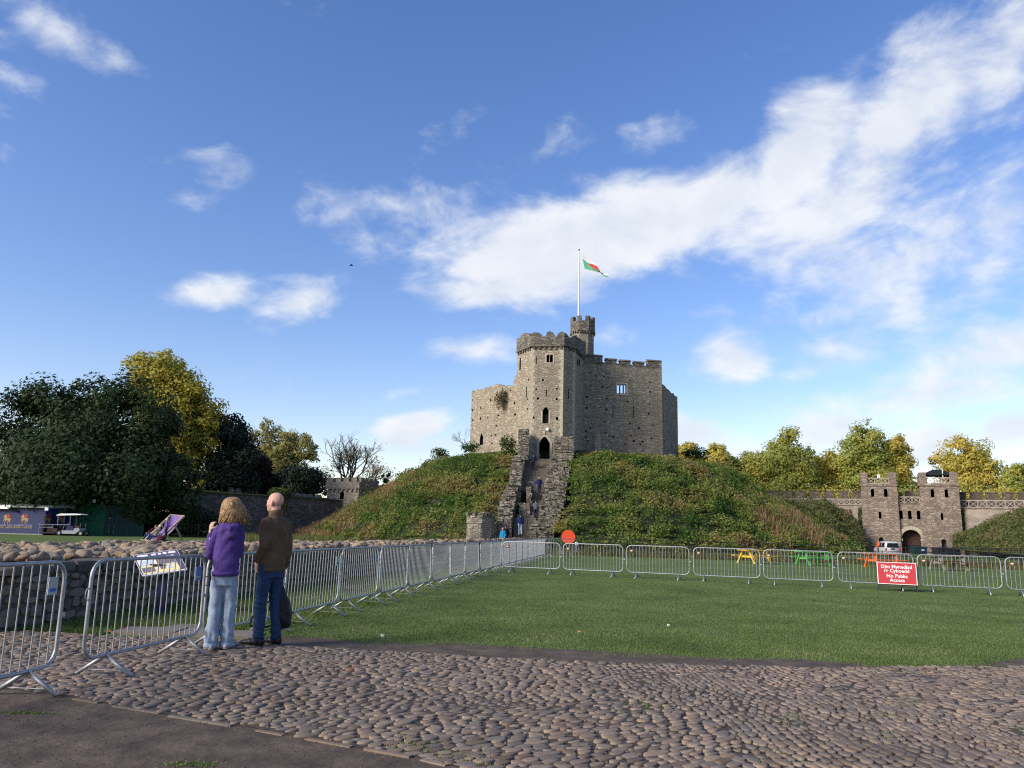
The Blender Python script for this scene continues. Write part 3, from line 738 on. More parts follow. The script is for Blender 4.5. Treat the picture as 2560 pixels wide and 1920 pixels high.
# quoin strips on the tower's edges
q = MB()
for (a, b, u) in ((gp[1], gp[2], .12), (gp[1], gp[2], math.dist(gp[1], gp[2]) - .12), (gp[2], gp[3], math.dist(gp[2], gp[3]) - .14)):
    z = 9.0; k = 0
    while z < ZS - .2:
        h = rk.uniform(.3, .45); w = .46 if k % 2 else .3
        q = MB(); block(q, a, b, u + (w - .3) / 2 * (1 if u < 1 else -1), z, w, h - .02, .3, .022); q.build('quoin', MAT['ashlar'], keep); z += h; k += 1
# frames: doorway, window over it, top window
u0, zb = uz(*Z2(763, 545), F0, F1); u1, zt = uz(*Z2(866, 338), F0, F1); um = (u0 + u1) / 2; w = u1 - u0
fr = MB()
for s in (-1, 1): block(fr, F0, F1, um + s * (w / 2 + .13), zb, .26, (zt - zb) - w * .62, .3, .05)
N = 10
for k in range(N):
    pts = []
    for t in (k / N, (k + 1) / N):
        x = 1 - 2 * t; pts.append((x * w / 2, zt - w * .62 + w * .62 * (1 - abs(x) ** 1.7), x))
    (xa, za_, ta), (xb, zb_, tb) = pts
    P = []
    for d in (-.05, .25):
        P.append([on(F0, F1, um + xa, za_, d), on(F0, F1, um + xa * 1.48, za_ + .26 * (1 - abs(ta)), d), on(F0, F1, um + xb * 1.48, zb_ + .26 * (1 - abs(tb)), d), on(F0, F1, um + xb, zb_, d)])
    fr.loft(P)
fr.build('door_surround', MAT['ashlar'], keep)
dr = MB(); block(dr, F0, F1, um, zb - .2, w, .22, .9, .35); dr.build('door_sill', MAT['stair'], keep)
fr = MB(); u0, zb2 = uz(*Z2(796, 214), F0, F1); u1, zt2 = uz(*Z2(855, 66), F0, F1); um2 = (u0 + u1) / 2
for s in (-1, 1): block(fr, F0, F1, um2 + s * ((u1 - u0) / 2 + .09), zb2, .16, (zt2 - zb2) * .78, .3, .03)
fr.build('window_frame', MAT['ashlar'], keep)
gr = MB()
for i in range(6): gr.tube([on(F0, F1, u0 + (u1 - u0) * (i + .5) / 6, zb2, .35), on(F0, F1, u0 + (u1 - u0) * (i + .5) / 6, zb2 + (zt2 - zb2) * .55, .35)], .025, 5)
gr.tube([on(F0, F1, u0, zb2 + (zt2 - zb2) * .55, .35), on(F0, F1, u1, zb2 + (zt2 - zb2) * .55, .35)], .03, 5)
gr.build('window_railing', MAT['iron'], keep)
fr = MB(); u0, z0 = uz(*Z1(828, 1130), F0, F1); u1, z1 = uz(*Z1(900, 1056), F0, F1)
for u in (u0, u1): block(fr, F0, F1, u, z0, .15, z1 - z0, .3, .03)
block(fr, F0, F1, (u0 + u1) / 2, z1, u1 - u0 + .15, .14, .3, .04); block(fr, F0, F1, (u0 + u1) / 2, z0 - .12, u1 - u0 + .2, .12, .3, .05)
fr.build('window_frame', MAT['ashlar'], keep)
# shield over the door and a round lamp
sh = MB(); u, z = uz(*Z2(812, 318), F0, F1); block(sh, F0, F1, u, z, .26, .38, .12, .10, 0); sh.build('stone_shield', MAT['ashlar'], keep)
lp = MB(); u, z = uz(*Z2(846, 272), F0, F1); pc = on(F0, F1, u, z, -.18)
lp.tube([pc + Vector((0, -.16, 0)), pc + Vector((0, -.12, 0)), pc, pc + Vector((0, .1, 0))], [.10, .19, .21, .12], 10); lp.build('floodlight', MAT['white'], keep)
# corbels and parapet
def offset_poly(pts, d):
    out = []; n = len(pts)
    for i in range(n):
        p0, p1, p2 = Vector(pts[max(i - 1, 0)]), Vector(pts[i]), Vector(pts[min(i + 1, n - 1)])
        def nn(a, b):
            e = (b - a)
            return Vector((e.y, -e.x)).normalized() if e.length > 1e-6 else Vector((0, 0))
        n1 = nn(p0, p1) if i else nn(p1, p2); n2 = nn(p1, p2) if i < n - 1 else n1
        m = (n1 + n2); m = m / max(m.length_squared, 1e-6) * 2
        out.append((p1.x + m.x * d, p1.y + m.y * d))
    return out
OP = offset_poly(gp, .20)
cb = MB()
for i in range(4):
    L = math.dist(gp[i], gp[i + 1]); n = max(2, int(L / .52))
    for k in range(n): cb = MB(); block(cb, gp[i], gp[i + 1], L * (k + .5) / n, ZS - .28, .24, .30, .4, .17); cb.build('corbel', MAT['keep_dark'], keep)
sc = MB()
for i in range(4):
    a, b = OP[i], OP[i + 1]; L = math.dist(a, b); block(sc, a, b, L / 2, ZS + .02, L, .16, .3, .06)
sc.build('string_course', MAT['keep_dark'], keep)
def bumpy(pxs):           # battered merlons: (x, y) in the enlarged view
    return pxs
PAR = [[(563, 905), (590, 900), (600, 868), (622, 858), (648, 865), (662, 892), (672, 890)],
       [(672, 890), (678, 862), (700, 850), (735, 852), (770, 868), (785, 888), (812, 888), (820, 848), (850, 840), (875, 850), (892, 872), (896, 890), (912, 890), (920, 868), (940, 850), (965, 842), (985, 850)],
       [(985, 850), (1005, 858), (1020, 878), (1032, 895), (1052, 897), (1060, 880), (1095, 870)],
       [(1095, 870), (1130, 885), (1140, 905), (1155, 905), (1172, 905)]]
for i in range(4):
    a, b = OP[i], OP[i + 1]; L = math.dist(a, b)
    top = [uz(*Z1(*p), a, b) for p in PAR[i]]; x0, x1 = top[0][0], top[-1][0]
    poly = [(0, ZS + .17), (L, ZS + .17)] + [((t[0] - x0) / (x1 - x0) * L, t[1]) for t in reversed(top)]
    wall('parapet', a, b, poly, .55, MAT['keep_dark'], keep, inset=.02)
# roof deck inside the parapet
rf = MB(); rf.prism([(x, y + .3) for x, y in core], ZS - .02, ZS + .12); rf.build('roof', MAT['keep_dark'], keep)
# ---- stair turret
tc = at(1456.5, 830, 92.6); R1_ = 29.5 * 92.6 / FOC * 1.02; R2_ = 32.5 * 92.6 / FOC * 1.02
def ngon(cx, cy, r, n=8, ph=.39): return [(cx + r * math.cos(2 * math.pi * k / n + ph), cy + r * math.sin(2 * math.pi * k / n + ph)) for k in range(n)]
zh = at(1456, 825, 91.2).z; zcr = at(1456, 801, 91.2).z; ztp = at(1456, 789, 91.2).z
tt = MB(); tt.prism(ngon(tc.x, tc.y, R1_), 15.0, zh); tt.build('turret', MAT['keep'], keep)
tt = MB(); tt.prism(ngon(tc.x, tc.y, R2_), zh, zcr); tt.build('turret_head', MAT['keep_dark'], keep)
cb = MB()
n8 = ngon(tc.x, tc.y, R1_)
for i in range(8):
    a, b = n8[i], n8[(i + 1) % 8]; L = math.dist(a, b)
    for k in range(3):
        u = L * (k + .5) / 3; e = ((b[0] - a[0]) / L, (b[1] - a[1]) / L); nrm = (e[1], -e[0])
        cb = MB(); cb.box((a[0] + e[0] * u + nrm[0] * .06, a[1] + e[1] * u + nrm[1] * .06, zh - .15), (.2, .3, .3), math.atan2(e[1], e[0])); cb.build('corbel', MAT['keep_dark'], keep)
n8 = ngon(tc.x, tc.y, R2_)
for i in range(8):
    mid = Vector(n8[i]); prv = Vector(n8[i - 1]); nxt = Vector(n8[(i + 1) % 8]); cc = Vector((tc.x, tc.y))
    pa = mid.lerp(prv, .27); pb_ = mid.lerp(nxt, .27)
    inn = [cc + (p - cc) * .72 for p in (pa, mid, pb_)]
    mb = MB(); ring = [pa, mid, pb_] + inn[::-1]
    mb.loft([[(p.x, p.y, zcr) for p in ring], [(p.x, p.y, ztp) for p in ring]]); o = mb.build('merlon', MAT['keep_dark'], keep); fix_normals(o)
fp_b = at(1446, 806, 92.3); fp_t = at(1451, 627, 92.3)
pole = thing('flagpole', 'tall thin white flagpole standing on the turret of the keep', 'flagpole', (fp_b.x, fp_b.y, zcr))
MB().tube([(fp_b.x, fp_b.y, zcr - .05), (fp_b.x, fp_b.y, fp_t.z)], [.10, .06], 8).build('pole', MAT['white'], pole)
MB().tube([(fp_b.x, fp_b.y, fp_t.z), (fp_b.x, fp_b.y, fp_t.z + .12), (fp_b.x, fp_b.y, fp_t.z + .24)], [.05, .12, .03], 8).build('finial', MAT['iron'], pole)
MB().tube([(fp_b.x + .12, fp_b.y, zcr + .2), (fp_b.x + .1, fp_b.y, fp_t.z - .1)], .012, 4).build('halyard', MAT['white'], pole)
# ---- flag: white over green with a red winged beast
MAT['flag_w'] = plain('white_flag_cloth', (.50, .52, .55), (.44, .46, .50), 3, .85)
MAT['flag_g'] = plain('green_flag_cloth', (.085, .33, .19), (.07, .28, .16), 3, .85)
MAT['flag_r'] = plain('red_flag_cloth', (.48, .04, .04), (.40, .03, .03), 3, .85)
FT = [(1452.8, 628.5), (1466, 642), (1478, 651), (1490, 661), (1497, 671), (1502, 681), (1511, 683.5), (1521, 684)]     # upper edge, then lower
FB = [(1461.5, 671.5), (1470, 674.5), (1481, 676.5), (1492, 679.5), (1500, 681.5), (1506, 687), (1512, 692.5), (1520.5, 695)]
def flag_pt(s, t, off=0.0):
    i = min(int(s * 7), 6); f = s * 7 - i
    T_ = [FT[i][k] + (FT[i + 1][k] - FT[i][k]) * f for k in (0, 1)]; B_ = [FB[i][k] + (FB[i + 1][k] - FB[i][k]) * f for k in (0, 1)]
    x = T_[0] + (B_[0] - T_[0]) * t; y = T_[1] + (B_[1] - T_[1]) * t
    p = at(x, y, 92.3 + .35 * math.sin(s * 9 + t * 2.0) * s - 1.6 * s)
    return p + Vector((0, -off, 0))
fg = MB(); ns, nt = 28, 14
for half, (t0, t1) in enumerate(((0, .42), (.42, 1))):
    vs = [flag_pt(i / ns, t0 + (t1 - t0) * j / nt) for i in range(ns + 1) for j in range(nt + 1)]
    fs = [(i * (nt + 1) + j, (i + 1) * (nt + 1) + j, (i + 1) * (nt + 1) + j + 1, i * (nt + 1) + j + 1) for i in range(ns) for j in range(nt)]
    fg.add(vs, fs, half)
flag = thing('flag', 'white over green flag with a red dragon blowing from the flagpole', 'flag', flag_pt(0, 0))
fg.build('flag_cloth', [MAT['flag_w'], MAT['flag_g']], flag, True)
DR = [(.18, .55), (.24, .40), (.30, .30), (.36, .32), (.38, .24), (.44, .16), (.50, .12), (.58, .20), (.62, .34), (.68, .36), (.76, .26), (.82, .34), (.78, .42), (.72, .48), (.74, .62), (.80, .82), (.72, .80), (.66, .62), (.58, .58), (.54, .70), (.58, .86), (.50, .84), (.46, .66), (.38, .60), (.36, .74), (.40, .88), (.32, .86), (.29, .66), (.22, .62)]
d_ = MB(); cx_, cy_ = .5, .5
n = len(DR); ctr = [(.48, .44)]
vs = [flag_pt(s, t, .03) for s, t in DR] + [flag_pt(.30 + .4 * k / 5, .48, .03) for k in range(6)]
def near(s): return n + max(0, min(5, int(round((s - .30) / .4 * 5))))
fs = []
for i in range(n):
    j = (i + 1) % n; a, b = near(DR[i][0]), near(DR[j][0])
    fs.append((i, j, b)); 
    if a != b: fs.append((i, b, a))
d_.add(vs, fs); d_.build('dragon', MAT['flag_r'], flag)

# ---- bush growing from the left walls
MAT['ivy'] = foliage('wall_ivy', [(.05, .05, .018), (.075, .072, .026), (.10, .085, .035), (.13, .10, .05)], .25, 1.2)
def bush_mesh(name, blobs, n, size, mat, seed, parent=None, up=.4):
    r = np.random.default_rng(seed); P = []; Nn = []
    tot = sum(b[3] * b[4] * b[5] for b in blobs)
    for (x, y, z, rx, ry, rz) in blobs:
        k = max(10, int(n * rx * ry * rz / tot)); d = r.normal(size=(k, 3)); d /= np.linalg.norm(d, axis=1, keepdims=True)
        rr = r.random(k) ** .45
        P.append(np.array([x, y, z]) + d * rr[:, None] * np.array([rx, ry, rz])); Nn.append(d + r.normal(0, .7, (k, 3)) + np.array([0, 0, up]))
    P = np.concatenate(P); Nn = np.concatenate(Nn); v, f = leaf_arrays(P, size * r.uniform(.6, 1.3, len(P)), Nn, r)
    return bulk(name, v, f, mat, parent)
p = at(1253, 1000, 92.2)
iv = tag(bush_mesh('ivy', [(p.x, p.y - .1, p.z, 1.0, .35, 1.3), (p.x + .2, p.y - .1, p.z + .9, .7, .3, .7), (p.x - .3, p.y, p.z + .3, .8, .3, .9)], 700, .10, MAT['ivy'], 4), 'brown-green ivy clinging high on the left wall of the keep', 'ivy')
# ================================================================ stair up the motte
stair = thing('stone_stair', 'steep stone stair with ruined flanking walls climbing the motte to the tower door', 'stairs', (3.0, 76.0, 0.0))
Zt = at(1361, 1146.5, 84.5).z                 # door sill
YT, YB = 83.9, 68.6
def zst(Y): return Zt - .62 * (YT - Y)
def Q1(x, y): return (1240 + x / 9.217, 1060 + y / 9.217)
def Q2(x, y): return (1220 + x / 9.217, 1220 + y / 9.217)
def Yof(py):          # distance of the stair surface seen at that height of the picture
    lo, hi = 60, 86
    for _ in range(40):
        mid = (lo + hi) / 2; v = at(1330, py, mid).z
        if v > zst(mid): lo = mid
        else: hi = mid
    return (lo + hi) / 2
STL = [Q1(760, 850), Q1(640, 1000), Q1(600, 1200), Q1(585, 1310), Q1(900, 1335), Q1(850, 1620), Q2(1040, 180), Q2(960, 500), Q2(650, 640), Q2(620, 900), Q2(610, 1150)]
STR = [Q1(1255, 860), Q1(1235, 1000), Q1(1160, 1200), Q1(1135, 1310), Q1(1115, 1400), Q1(1100, 1620), Q2(1255, 180), Q2(1185, 500), Q2(1085, 680), Q2(950, 900), Q2(900, 1150)]
def edge(tab, Y):
    ys = [Yof(p[1]) for p in tab]; xs = [at(p[0], p[1], y).x for p, y in zip(tab, ys)]
    o = np.argsort(ys); return float(np.interp(Y, np.array(ys)[o], np.array(xs)[o]))
MAT['step'] = plain('worn_step_stone', (.17, .145, .115), (.10, .088, .07), 4, .9, .5, detail=8)
ns_ = 32; run = (YT - YB) / ns_
for i in range(ns_):
    Y = YT - run * (i + .5); x0, x1 = edge(STL, Y) - .12, edge(STR, Y) + .12; z = zst(Y) + rk.uniform(-.015, .015)
    m = MB(); m.box(((x0 + x1) / 2, Y + .25, z - .35), (x1 - x0, run + .62, .70 - .004 * (i % 3))); m.build('step', MAT['step'], stair)
# landing before the door
m = MB(); x0, x1 = at(1312, 1154, 84.3).x, at(1378, 1154, 84.3).x; m.box(((x0 + x1) / 2, 84.25, Zt - .62), (x1 - x0, .9, 1.0)); m.build('landing', MAT['step'], stair)

def rough_run(name, st, dz, depth, seed, base=-2.0, jit=.12, mat='stair', course=.36):
    """a sloping ruined wall: courses of blocks stepping down towards the viewer; st = rows of (left px, right px, py)"""
    r = random.Random(seed); core = MB(); stones = MB()
    Ys = [Yof2(py, dz) for (_, _, py) in st]; XL = [at(l, py, y).x for (l, _, py), y in zip(st, Ys)]; XR = [at(rr, py, y).x for (_, rr, py), y in zip(st, Ys)]
    o = np.argsort(Ys); Ya = np.array(Ys)[o]; La = np.array(XL)[o]; Ra = np.array(XR)[o]
    Y = float(Ya[-1])
    while Y > Ya[0]:
        d = depth * r.uniform(.6, 1.4); Yn = Y - d; ym = (Y + Yn) / 2
        a, b = float(np.interp(ym, Ya, La)), float(np.interp(ym, Ya, Ra))
        a += r.uniform(-jit, jit) * 1.3; b += r.uniform(-jit, jit) * .7
        zt = zst(ym) + dz + r.uniform(-.12, .12)
        zb = max(base, min(motte_z((a + b) / 2, ym), zst(ym)) - 1.5)
        core.box(((a + b) / 2, (Y + Yn) / 2, (zt + zb) / 2), (b - a, d + .02, zt - zb))
        # stones along the top and the front of this course
        x = a
        while x < b - .08:
            w = min(r.uniform(.25, .75), b - x); h = r.uniform(.16, .36)
            if r.random() < .86:
                stones.box((x + w / 2, Yn + r.uniform(-.05, .12), zt - h / 2 + r.uniform(-.02, .14)), (w * .96, r.uniform(.3, .6), h), r.uniform(-.08, .08))
            if r.random() < .8: stones.box((x + w / 2, Yn - .02 + r.uniform(-.05, .06), zt - h * 1.5 - r.uniform(0, .1)), (w * .95, .3, h * .9), r.uniform(-.05, .05))
            x += w
        Y = Yn
    f = core.build(name, MAT[mat], stair); s = stones.build('rubble_stones', MAT[mat], f); s['kind'] = 'stuff'
    return f
def Yof2(py, dz):
    lo, hi = 55, 88
    for _ in range(40):
        mid = (lo + hi) / 2
        if at(1330, py, mid).z > zst(mid) + dz: lo = mid
        else: hi = mid
    return (lo + hi) / 2
# right flank: broad stepped wall beside the stair
rough_run('flank_wall', [(*[Q1(1330, 0)[0], Q1(1775, 0)[0]], Q1(0, 640)[1]), (Q1(1255, 0)[0], Q1(1720, 0)[0], Q1(0, 860)[1]), (Q1(1165, 0)[0], Q1(1680, 0)[0], Q1(0, 1180)[1]), (Q1(1125, 0)[0], Q1(1610, 0)[0], Q1(0, 1420)[1]), (Q2(1265, 0)[0], Q2(1765, 0)[0], Q2(0, 200)[1]), (Q2(1195, 0)[0], Q2(1700, 0)[0], Q2(0, 430)[1]), (Q2(1180, 0)[0], Q2(1640, 0)[0], Q2(0, 640)[1]), (Q2(1000, 0)[0], Q2(1590, 0)[0], Q2(0, 820)[1]), (Q2(950, 0)[0], Q2(1510, 0)[0], Q2(0, 1000)[1]), (Q2(945, 0)[0], Q2(1490, 0)[0], Q2(0, 1160)[1])], .55, .42, 5)
# left flank
rough_run('flank_wall', [(Q1(430, 0)[0], Q1(690, 0)[0], Q1(0, 700)[1]), (Q1(330, 0)[0], Q1(620, 0)[0], Q1(0, 1100)[1]), (Q1(290, 0)[0], Q1(585, 0)[0], Q1(0, 1400)[1]), (Q1(160, 0)[0], Q1(460, 0)[0], Q1(0, 1480)[1]), (Q2(330, 0)[0], Q2(630, 0)[0], Q2(0, 180)[1]), (Q2(280, 0)[0], Q2(605, 0)[0], Q2(0, 360)[1]), (Q2(230, 0)[0], Q2(590, 0)[0], Q2(0, 560)[1]), (Q2(215, 0)[0], Q2(560, 0)[0], Q2(0, 700)[1]), (Q2(200, 0)[0], Q2(520, 0)[0], Q2(0, 1000)[1])], 1.25, .45, 6)
# the two upright stubs against the tower
def stub(px0, px1, py0, py1, Y, depth, seed):
    r = random.Random(seed); m = MB(); zt, zb = at(px0, py0, Y).z, at(px0, py1, Y).z - 2.5
    x0, x1 = at(px0, py0, Y).x, at(px1, py0, Y).x
    m.box(((x0 + x1) / 2, Y + depth / 2 + .12, (zt + zb) / 2), (x1 - x0 - .1, depth, zt - zb))
    z = zt
    while z > zb + 1.2:
        h = r.uniform(.16, .34); x = x0
        while x < x1 - .05:
            w = min(r.uniform(.4, 1.1), x1 - x); m.box((x + w / 2, Y + .2 + r.uniform(-.1, .1), z - h / 2), (w * .97, .55, h * .86)); x += w
        m.box((x1 - .2, Y + depth / 2, z - h / 2), (.42, depth, h * .86)); m.box((x0 + .2, Y + depth / 2, z - h / 2), (.42, depth, h * .86))
        z -= h
    return m.build('flank_stub', MAT['stair'], stair)
stub(Q1(522, 0)[0], Q1(765, 0)[0], Q1(0, 108)[1], Q1(0, 690)[1], 82.6, 2.2, 2)
stub(Q1(1345, 0)[0], Q1(1795, 0)[0], Q1(0, 275)[1], Q1(0, 660)[1], 82.9, 1.8, 3)
# broken cell wall in the middle of the stair
def cell(px0, px1, py0, py1, Y, depth, seed):
    r = random.Random(seed); m = MB(); zt = at(px0, py0, Y).z; zb = at(px0, py1, Y).z - 1.5; x0, x1 = at(px0, py0, Y).x, at(px1, py0, Y).x
    z = zb
    while z < zt:
        h = r.uniform(.2, .4); m.box(((x0 + x1) / 2 + r.uniform(-.05, .05), Y + depth / 2, z + h / 2), (x1 - x0 + r.uniform(-.12, .1), depth, h * .97)); z += h
    return m.build('cell_wall', MAT['stair'], stair)
cell(Q1(570, 0)[0], Q1(895, 0)[0], Q1(0, 1330)[1], Q2(0, 90)[1], 78.6, .6, 1)
cell(Q2(885, 0)[0], Q2(1010, 0)[0], Q2(0, 20)[1], Q2(0, 400)[1], 75.2, 2.8, 2)
cell(Q2(720, 0)[0], Q2(960, 0)[0], Q2(0, 340)[1], Q2(0, 560)[1], 73.6, 1.2, 3)
cell(Q1(1290, 0)[0] + 60, Q1(1290, 0)[0] + 64, Q2(0, 440)[1], Q2(0, 640)[1], 72.9, 1.0, 4)
# handrails
hr = MB()
for k in range(2):
    ys = np.linspace(YT - 1, YB + 1, 12) if k == 0 else np.linspace(77.5, YB + 1.5, 8)
    pts = []
    for Y in ys:
        x = (edge(STL, Y) + edge(STR, Y)) / 2 + .1 if k == 0 else edge(STR, Y) - .1
        pts.append(Vector((x, Y, zst(Y) + 1.0))); hr.tube([(x, Y, zst(Y) - .05), (x, Y, zst(Y) + 1.0)], .022, 4)
    hr.tube(pts, .025, 5)
hr.build('handrail', MAT['iron'], stair)
# ruined round stump at the foot
rx = at(1201, 1310, 68.5); rr = 33 * 68.5 / FOC
rn = thing('ruined_turret_base', 'low broken stone turret base at the foot of the motte, left of the stair', 'ruin', (rx.x, rx.y, 0))
m = MB(); zt = at(1201, 1286, 67.5).z; pg = ngon(rx.x, rx.y, rr * 1.05, 8, .15)
m.prism(pg, -.2, zt - .1); m.build('wall', MAT['keep'], rn)
m = MB()
for k in range(26):
    a = rk.uniform(0, 6.28); m.box((rx.x + math.cos(a) * rr * .9, rx.y + math.sin(a) * rr * .9, zt - .08 + rk.uniform(0, .16)), (rk.uniform(.3, .6), rk.uniform(.25, .4), rk.uniform(.2, .4)), a)
m.build('broken_top', MAT['stair'], rn)

# ================================================================ motte and its growth
def hum(x, y): return 1.35 * fbm((x * .26, y * .26, 1.5)) + .75 * fbm((x * .75, y * .75, 4.5), 3)
def on_stair(x, y, mg=.2):
    if not (YB - 1.5 < y < 86): return False
    yy = min(max(y, YB), YT)
    return XSL(yy) - mg < x < XSR(yy) + mg
_ys = np.linspace(YB, YT, 24)
_fl = [Yof2(p, 1.25) for p in (Q1(0, 700)[1], Q1(0, 1400)[1], Q1(0, 1490)[1], Q2(0, 360)[1], Q2(0, 700)[1], Q2(0, 1000)[1])]
_flx = [at(px, py, y).x for px, py, y in zip((Q1(430, 0)[0], Q1(290, 0)[0], Q1(160, 0)[0], Q2(280, 0)[0], Q2(215, 0)[0], Q2(200, 0)[0]), (Q1(0, 700)[1], Q1(0, 1400)[1], Q1(0, 1490)[1], Q2(0, 360)[1], Q2(0, 700)[1], Q2(0, 1000)[1]), _fl)]
_fr = [Yof2(p, .55) for p in (Q1(0, 640)[1], Q1(0, 1180)[1], Q2(0, 200)[1], Q2(0, 640)[1], Q2(0, 1000)[1])]
_frx = [at(px, py, y).x for px, py, y in zip((Q1(1775, 0)[0], Q1(1680, 0)[0], Q2(1765, 0)[0], Q2(1640, 0)[0], Q2(1510, 0)[0]), (Q1(0, 640)[1], Q1(0, 1180)[1], Q2(0, 200)[1], Q2(0, 640)[1], Q2(0, 1000)[1]), _fr)]
def XSL(y): o = np.argsort(_fl); return float(np.interp(y, np.array(_fl)[o], np.array(_flx)[o]))
def XSR(y): o = np.argsort(_fr); return float(np.interp(y, np.array(_fr)[o], np.array(_frx)[o]))
MAT['motte'] = plain('bramble_soil', (.030, .040, .014), (.018, .022, .010), 1.2, .95, .5)
g = MB(); nr, na = 46, 150; vs = []; fs = []
for i in range(nr + 1):
    r = 38.0 * i / nr
    for k in range(na):
        a = 2 * math.pi * k / na; x, y = MOT[0] + r * math.cos(a), MOT[1] + r * math.sin(a); z = float(np.interp(r, MR, MZ))
        if 15 < r < 34: z += .25 * hum(x, y)
        if on_stair(x, y, .3): z = min(z, zst(min(max(y, YB), YT)) - .8)
        vs.append((x, y, z))
for i in range(nr):
    for k in range(na):
        k2 = (k + 1) % na; fs.append((i * na + k, (i + 1) * na + k, (i + 1) * na + k2, i * na + k2))
g.add(vs, fs); tag(g.build('motte', MAT['motte'], None, True), 'round steep earth mound that carries the keep', 'mound', kind='structure')
MAT['bramble'] = foliage('bramble_leaf', [(.030, .064, .018), (.048, .096, .022), (.085, .142, .030), (.130, .180, .040), (.200, .215, .060), (.235, .205, .075), (.20, .130, .065)], .35, .26, spread=2.2)
MAT['drygrass'] = foliage('dry_tall_grass', [(.19, .095, .055), (.28, .155, .09), (.34, .22, .13), (.22, .15, .075)], .3, .4)
def motte_growth(n, seed):
    r = np.random.default_rng(seed); out = []
    ncl = n // 34
    k = 0
    while k < ncl:
        a = r.uniform(math.pi * .86, math.pi * 2.14); rr = 15.5 + 18.6 * r.random() ** .8
        x, y = MOT[0] + rr * math.cos(a), MOT[1] + rr * math.sin(a)
        if on_stair(x, y, -.05) or (math.hypot(x - rx.x, y - rx.y) < 1.9): k += .3; continue
        h = max(.06, .50 + 1.05 * hum(x, y)) * (.55 if rr > 31 else 1.0) * (.22 if rr < 17.8 else .65 if rr < 22 else 1)
        if (a < math.pi * 1.13 and rr > 22.5 and r.random() < .72) or (a > math.pi * 1.82 and rr > 28 and r.random() < .35): k += .2; continue
        d = min(abs(x - XSL(min(max(y, YB), YT))), abs(x - XSR(min(max(y, YB), YT)))) if YB - 2 < y < 86 else 9
        if d < .8: h *= .45
        z = motte_z(x, y); s = r.uniform(.30, .95)
        q = r.normal(0, 1, (34, 3)) * np.array([s * .55, s * .55, h * .32]) + np.array([x, y, z + h * .62]); q[:, 2] = np.maximum(q[:, 2], z)
        out.append(q); k += 1
    # rounded bushes that give the slope its lumps
    for _ in range(430):
        a = r.uniform(math.pi * .86, math.pi * 2.14); rr = 16.0 + 17.0 * r.random() ** .75
        x, y = MOT[0] + rr * math.cos(a), MOT[1] + rr * math.sin(a)
        if on_stair(x, y, .55) or math.hypot(x - rx.x, y - rx.y) < 2.2: continue
        z = motte_z(x, y); s = r.uniform(.5, 1.35)
        if (a < math.pi * 1.12 and rr > 22) or (a > math.pi * 1.84 and rr > 29): continue
        hgt = s * r.uniform(.6, 1.0) * (.35 if rr < 18.2 else 1)
        m_ = int(190 * s * s) + 40; d = r.normal(size=(m_, 3)); d[:, 2] = np.abs(d[:, 2]); d /= np.linalg.norm(d, axis=1, keepdims=True)
        out.append(np.array([x, y, z + .1]) + d * (r.random(m_) ** .3)[:, None] * np.array([s, s, hgt]))
    return np.concatenate(out), r
P, r_ = motte_growth(190000, 21)
nv = r_.normal(0, .8, P.shape) + np.array([0, -.45, .75])
v, f = leaf_arrays(P, .115 * r_.uniform(.55, 1.5, len(P)), nv, r_, .5)
tag(bulk('undergrowth', v, f, MAT['bramble']), 'dense bramble and bracken covering the slopes of the motte', 'undergrowth', kind='stuff')
# reddish tall grass along the left outline and at the right foot
def tallgrass(name, samp, n, h0, h1, w, seed, mat, label):
    r = np.random.default_rng(seed); P = samp(n, r); n = len(P); a = r.uniform(0, 6.28, n); h = r.uniform(h0, h1, n)
    dx = np.stack([np.cos(a) * w, np.sin(a) * w, np.zeros(n)], 1); lean = r.normal(0, .16, (n, 2)) * h[:, None] + np.array([.12, 0]) * h[:, None]
    tip = P + np.concatenate([lean, h[:, None]], 1)
    v = np.stack([P - dx, P + dx, tip], 1).reshape(-1, 3)
    return tag(bulk(name, v, np.arange(len(v)).reshape(-1, 3), mat), label, 'grass', kind='stuff')
def s_left(n, r):
    a = r.uniform(math.pi * .84, math.pi * 1.22, n); q = 21.0 + 13.5 * r.random(n) ** .8
    x, y = MOT[0] + q * np.cos(a), MOT[1] + q * np.sin(a); keep_ = r.random(n) < np.clip(1.4 - (a - math.pi * .9) / .75, 0, 1)
    x, y = x[keep_], y[keep_]; z = np.interp(np.hypot(x - MOT[0], y - MOT[1]), MR, MZ); return np.stack([x, y, z], 1)
tallgrass('dry_grass', s_left, 40000, .6, 1.35, .05, 5, MAT['drygrass'], 'reddish dry tall grass along the left edge of the motte')
def s_right(n, r):
    a = r.uniform(math.pi * 1.68, math.pi * 2.08, n); q = 26.5 + 6.0 * r.random(n)
    x, y = MOT[0] + q * np.cos(a), MOT[1] + q * np.sin(a); z = np.interp(np.hypot(x - MOT[0], y - MOT[1]), MR, MZ); return np.stack([x, y, z], 1)
tallgrass('dry_grass', s_right, 5500, .5, 1.3, .045, 6, MAT['drygrass'], 'brown dry grass at the right foot of the motte')
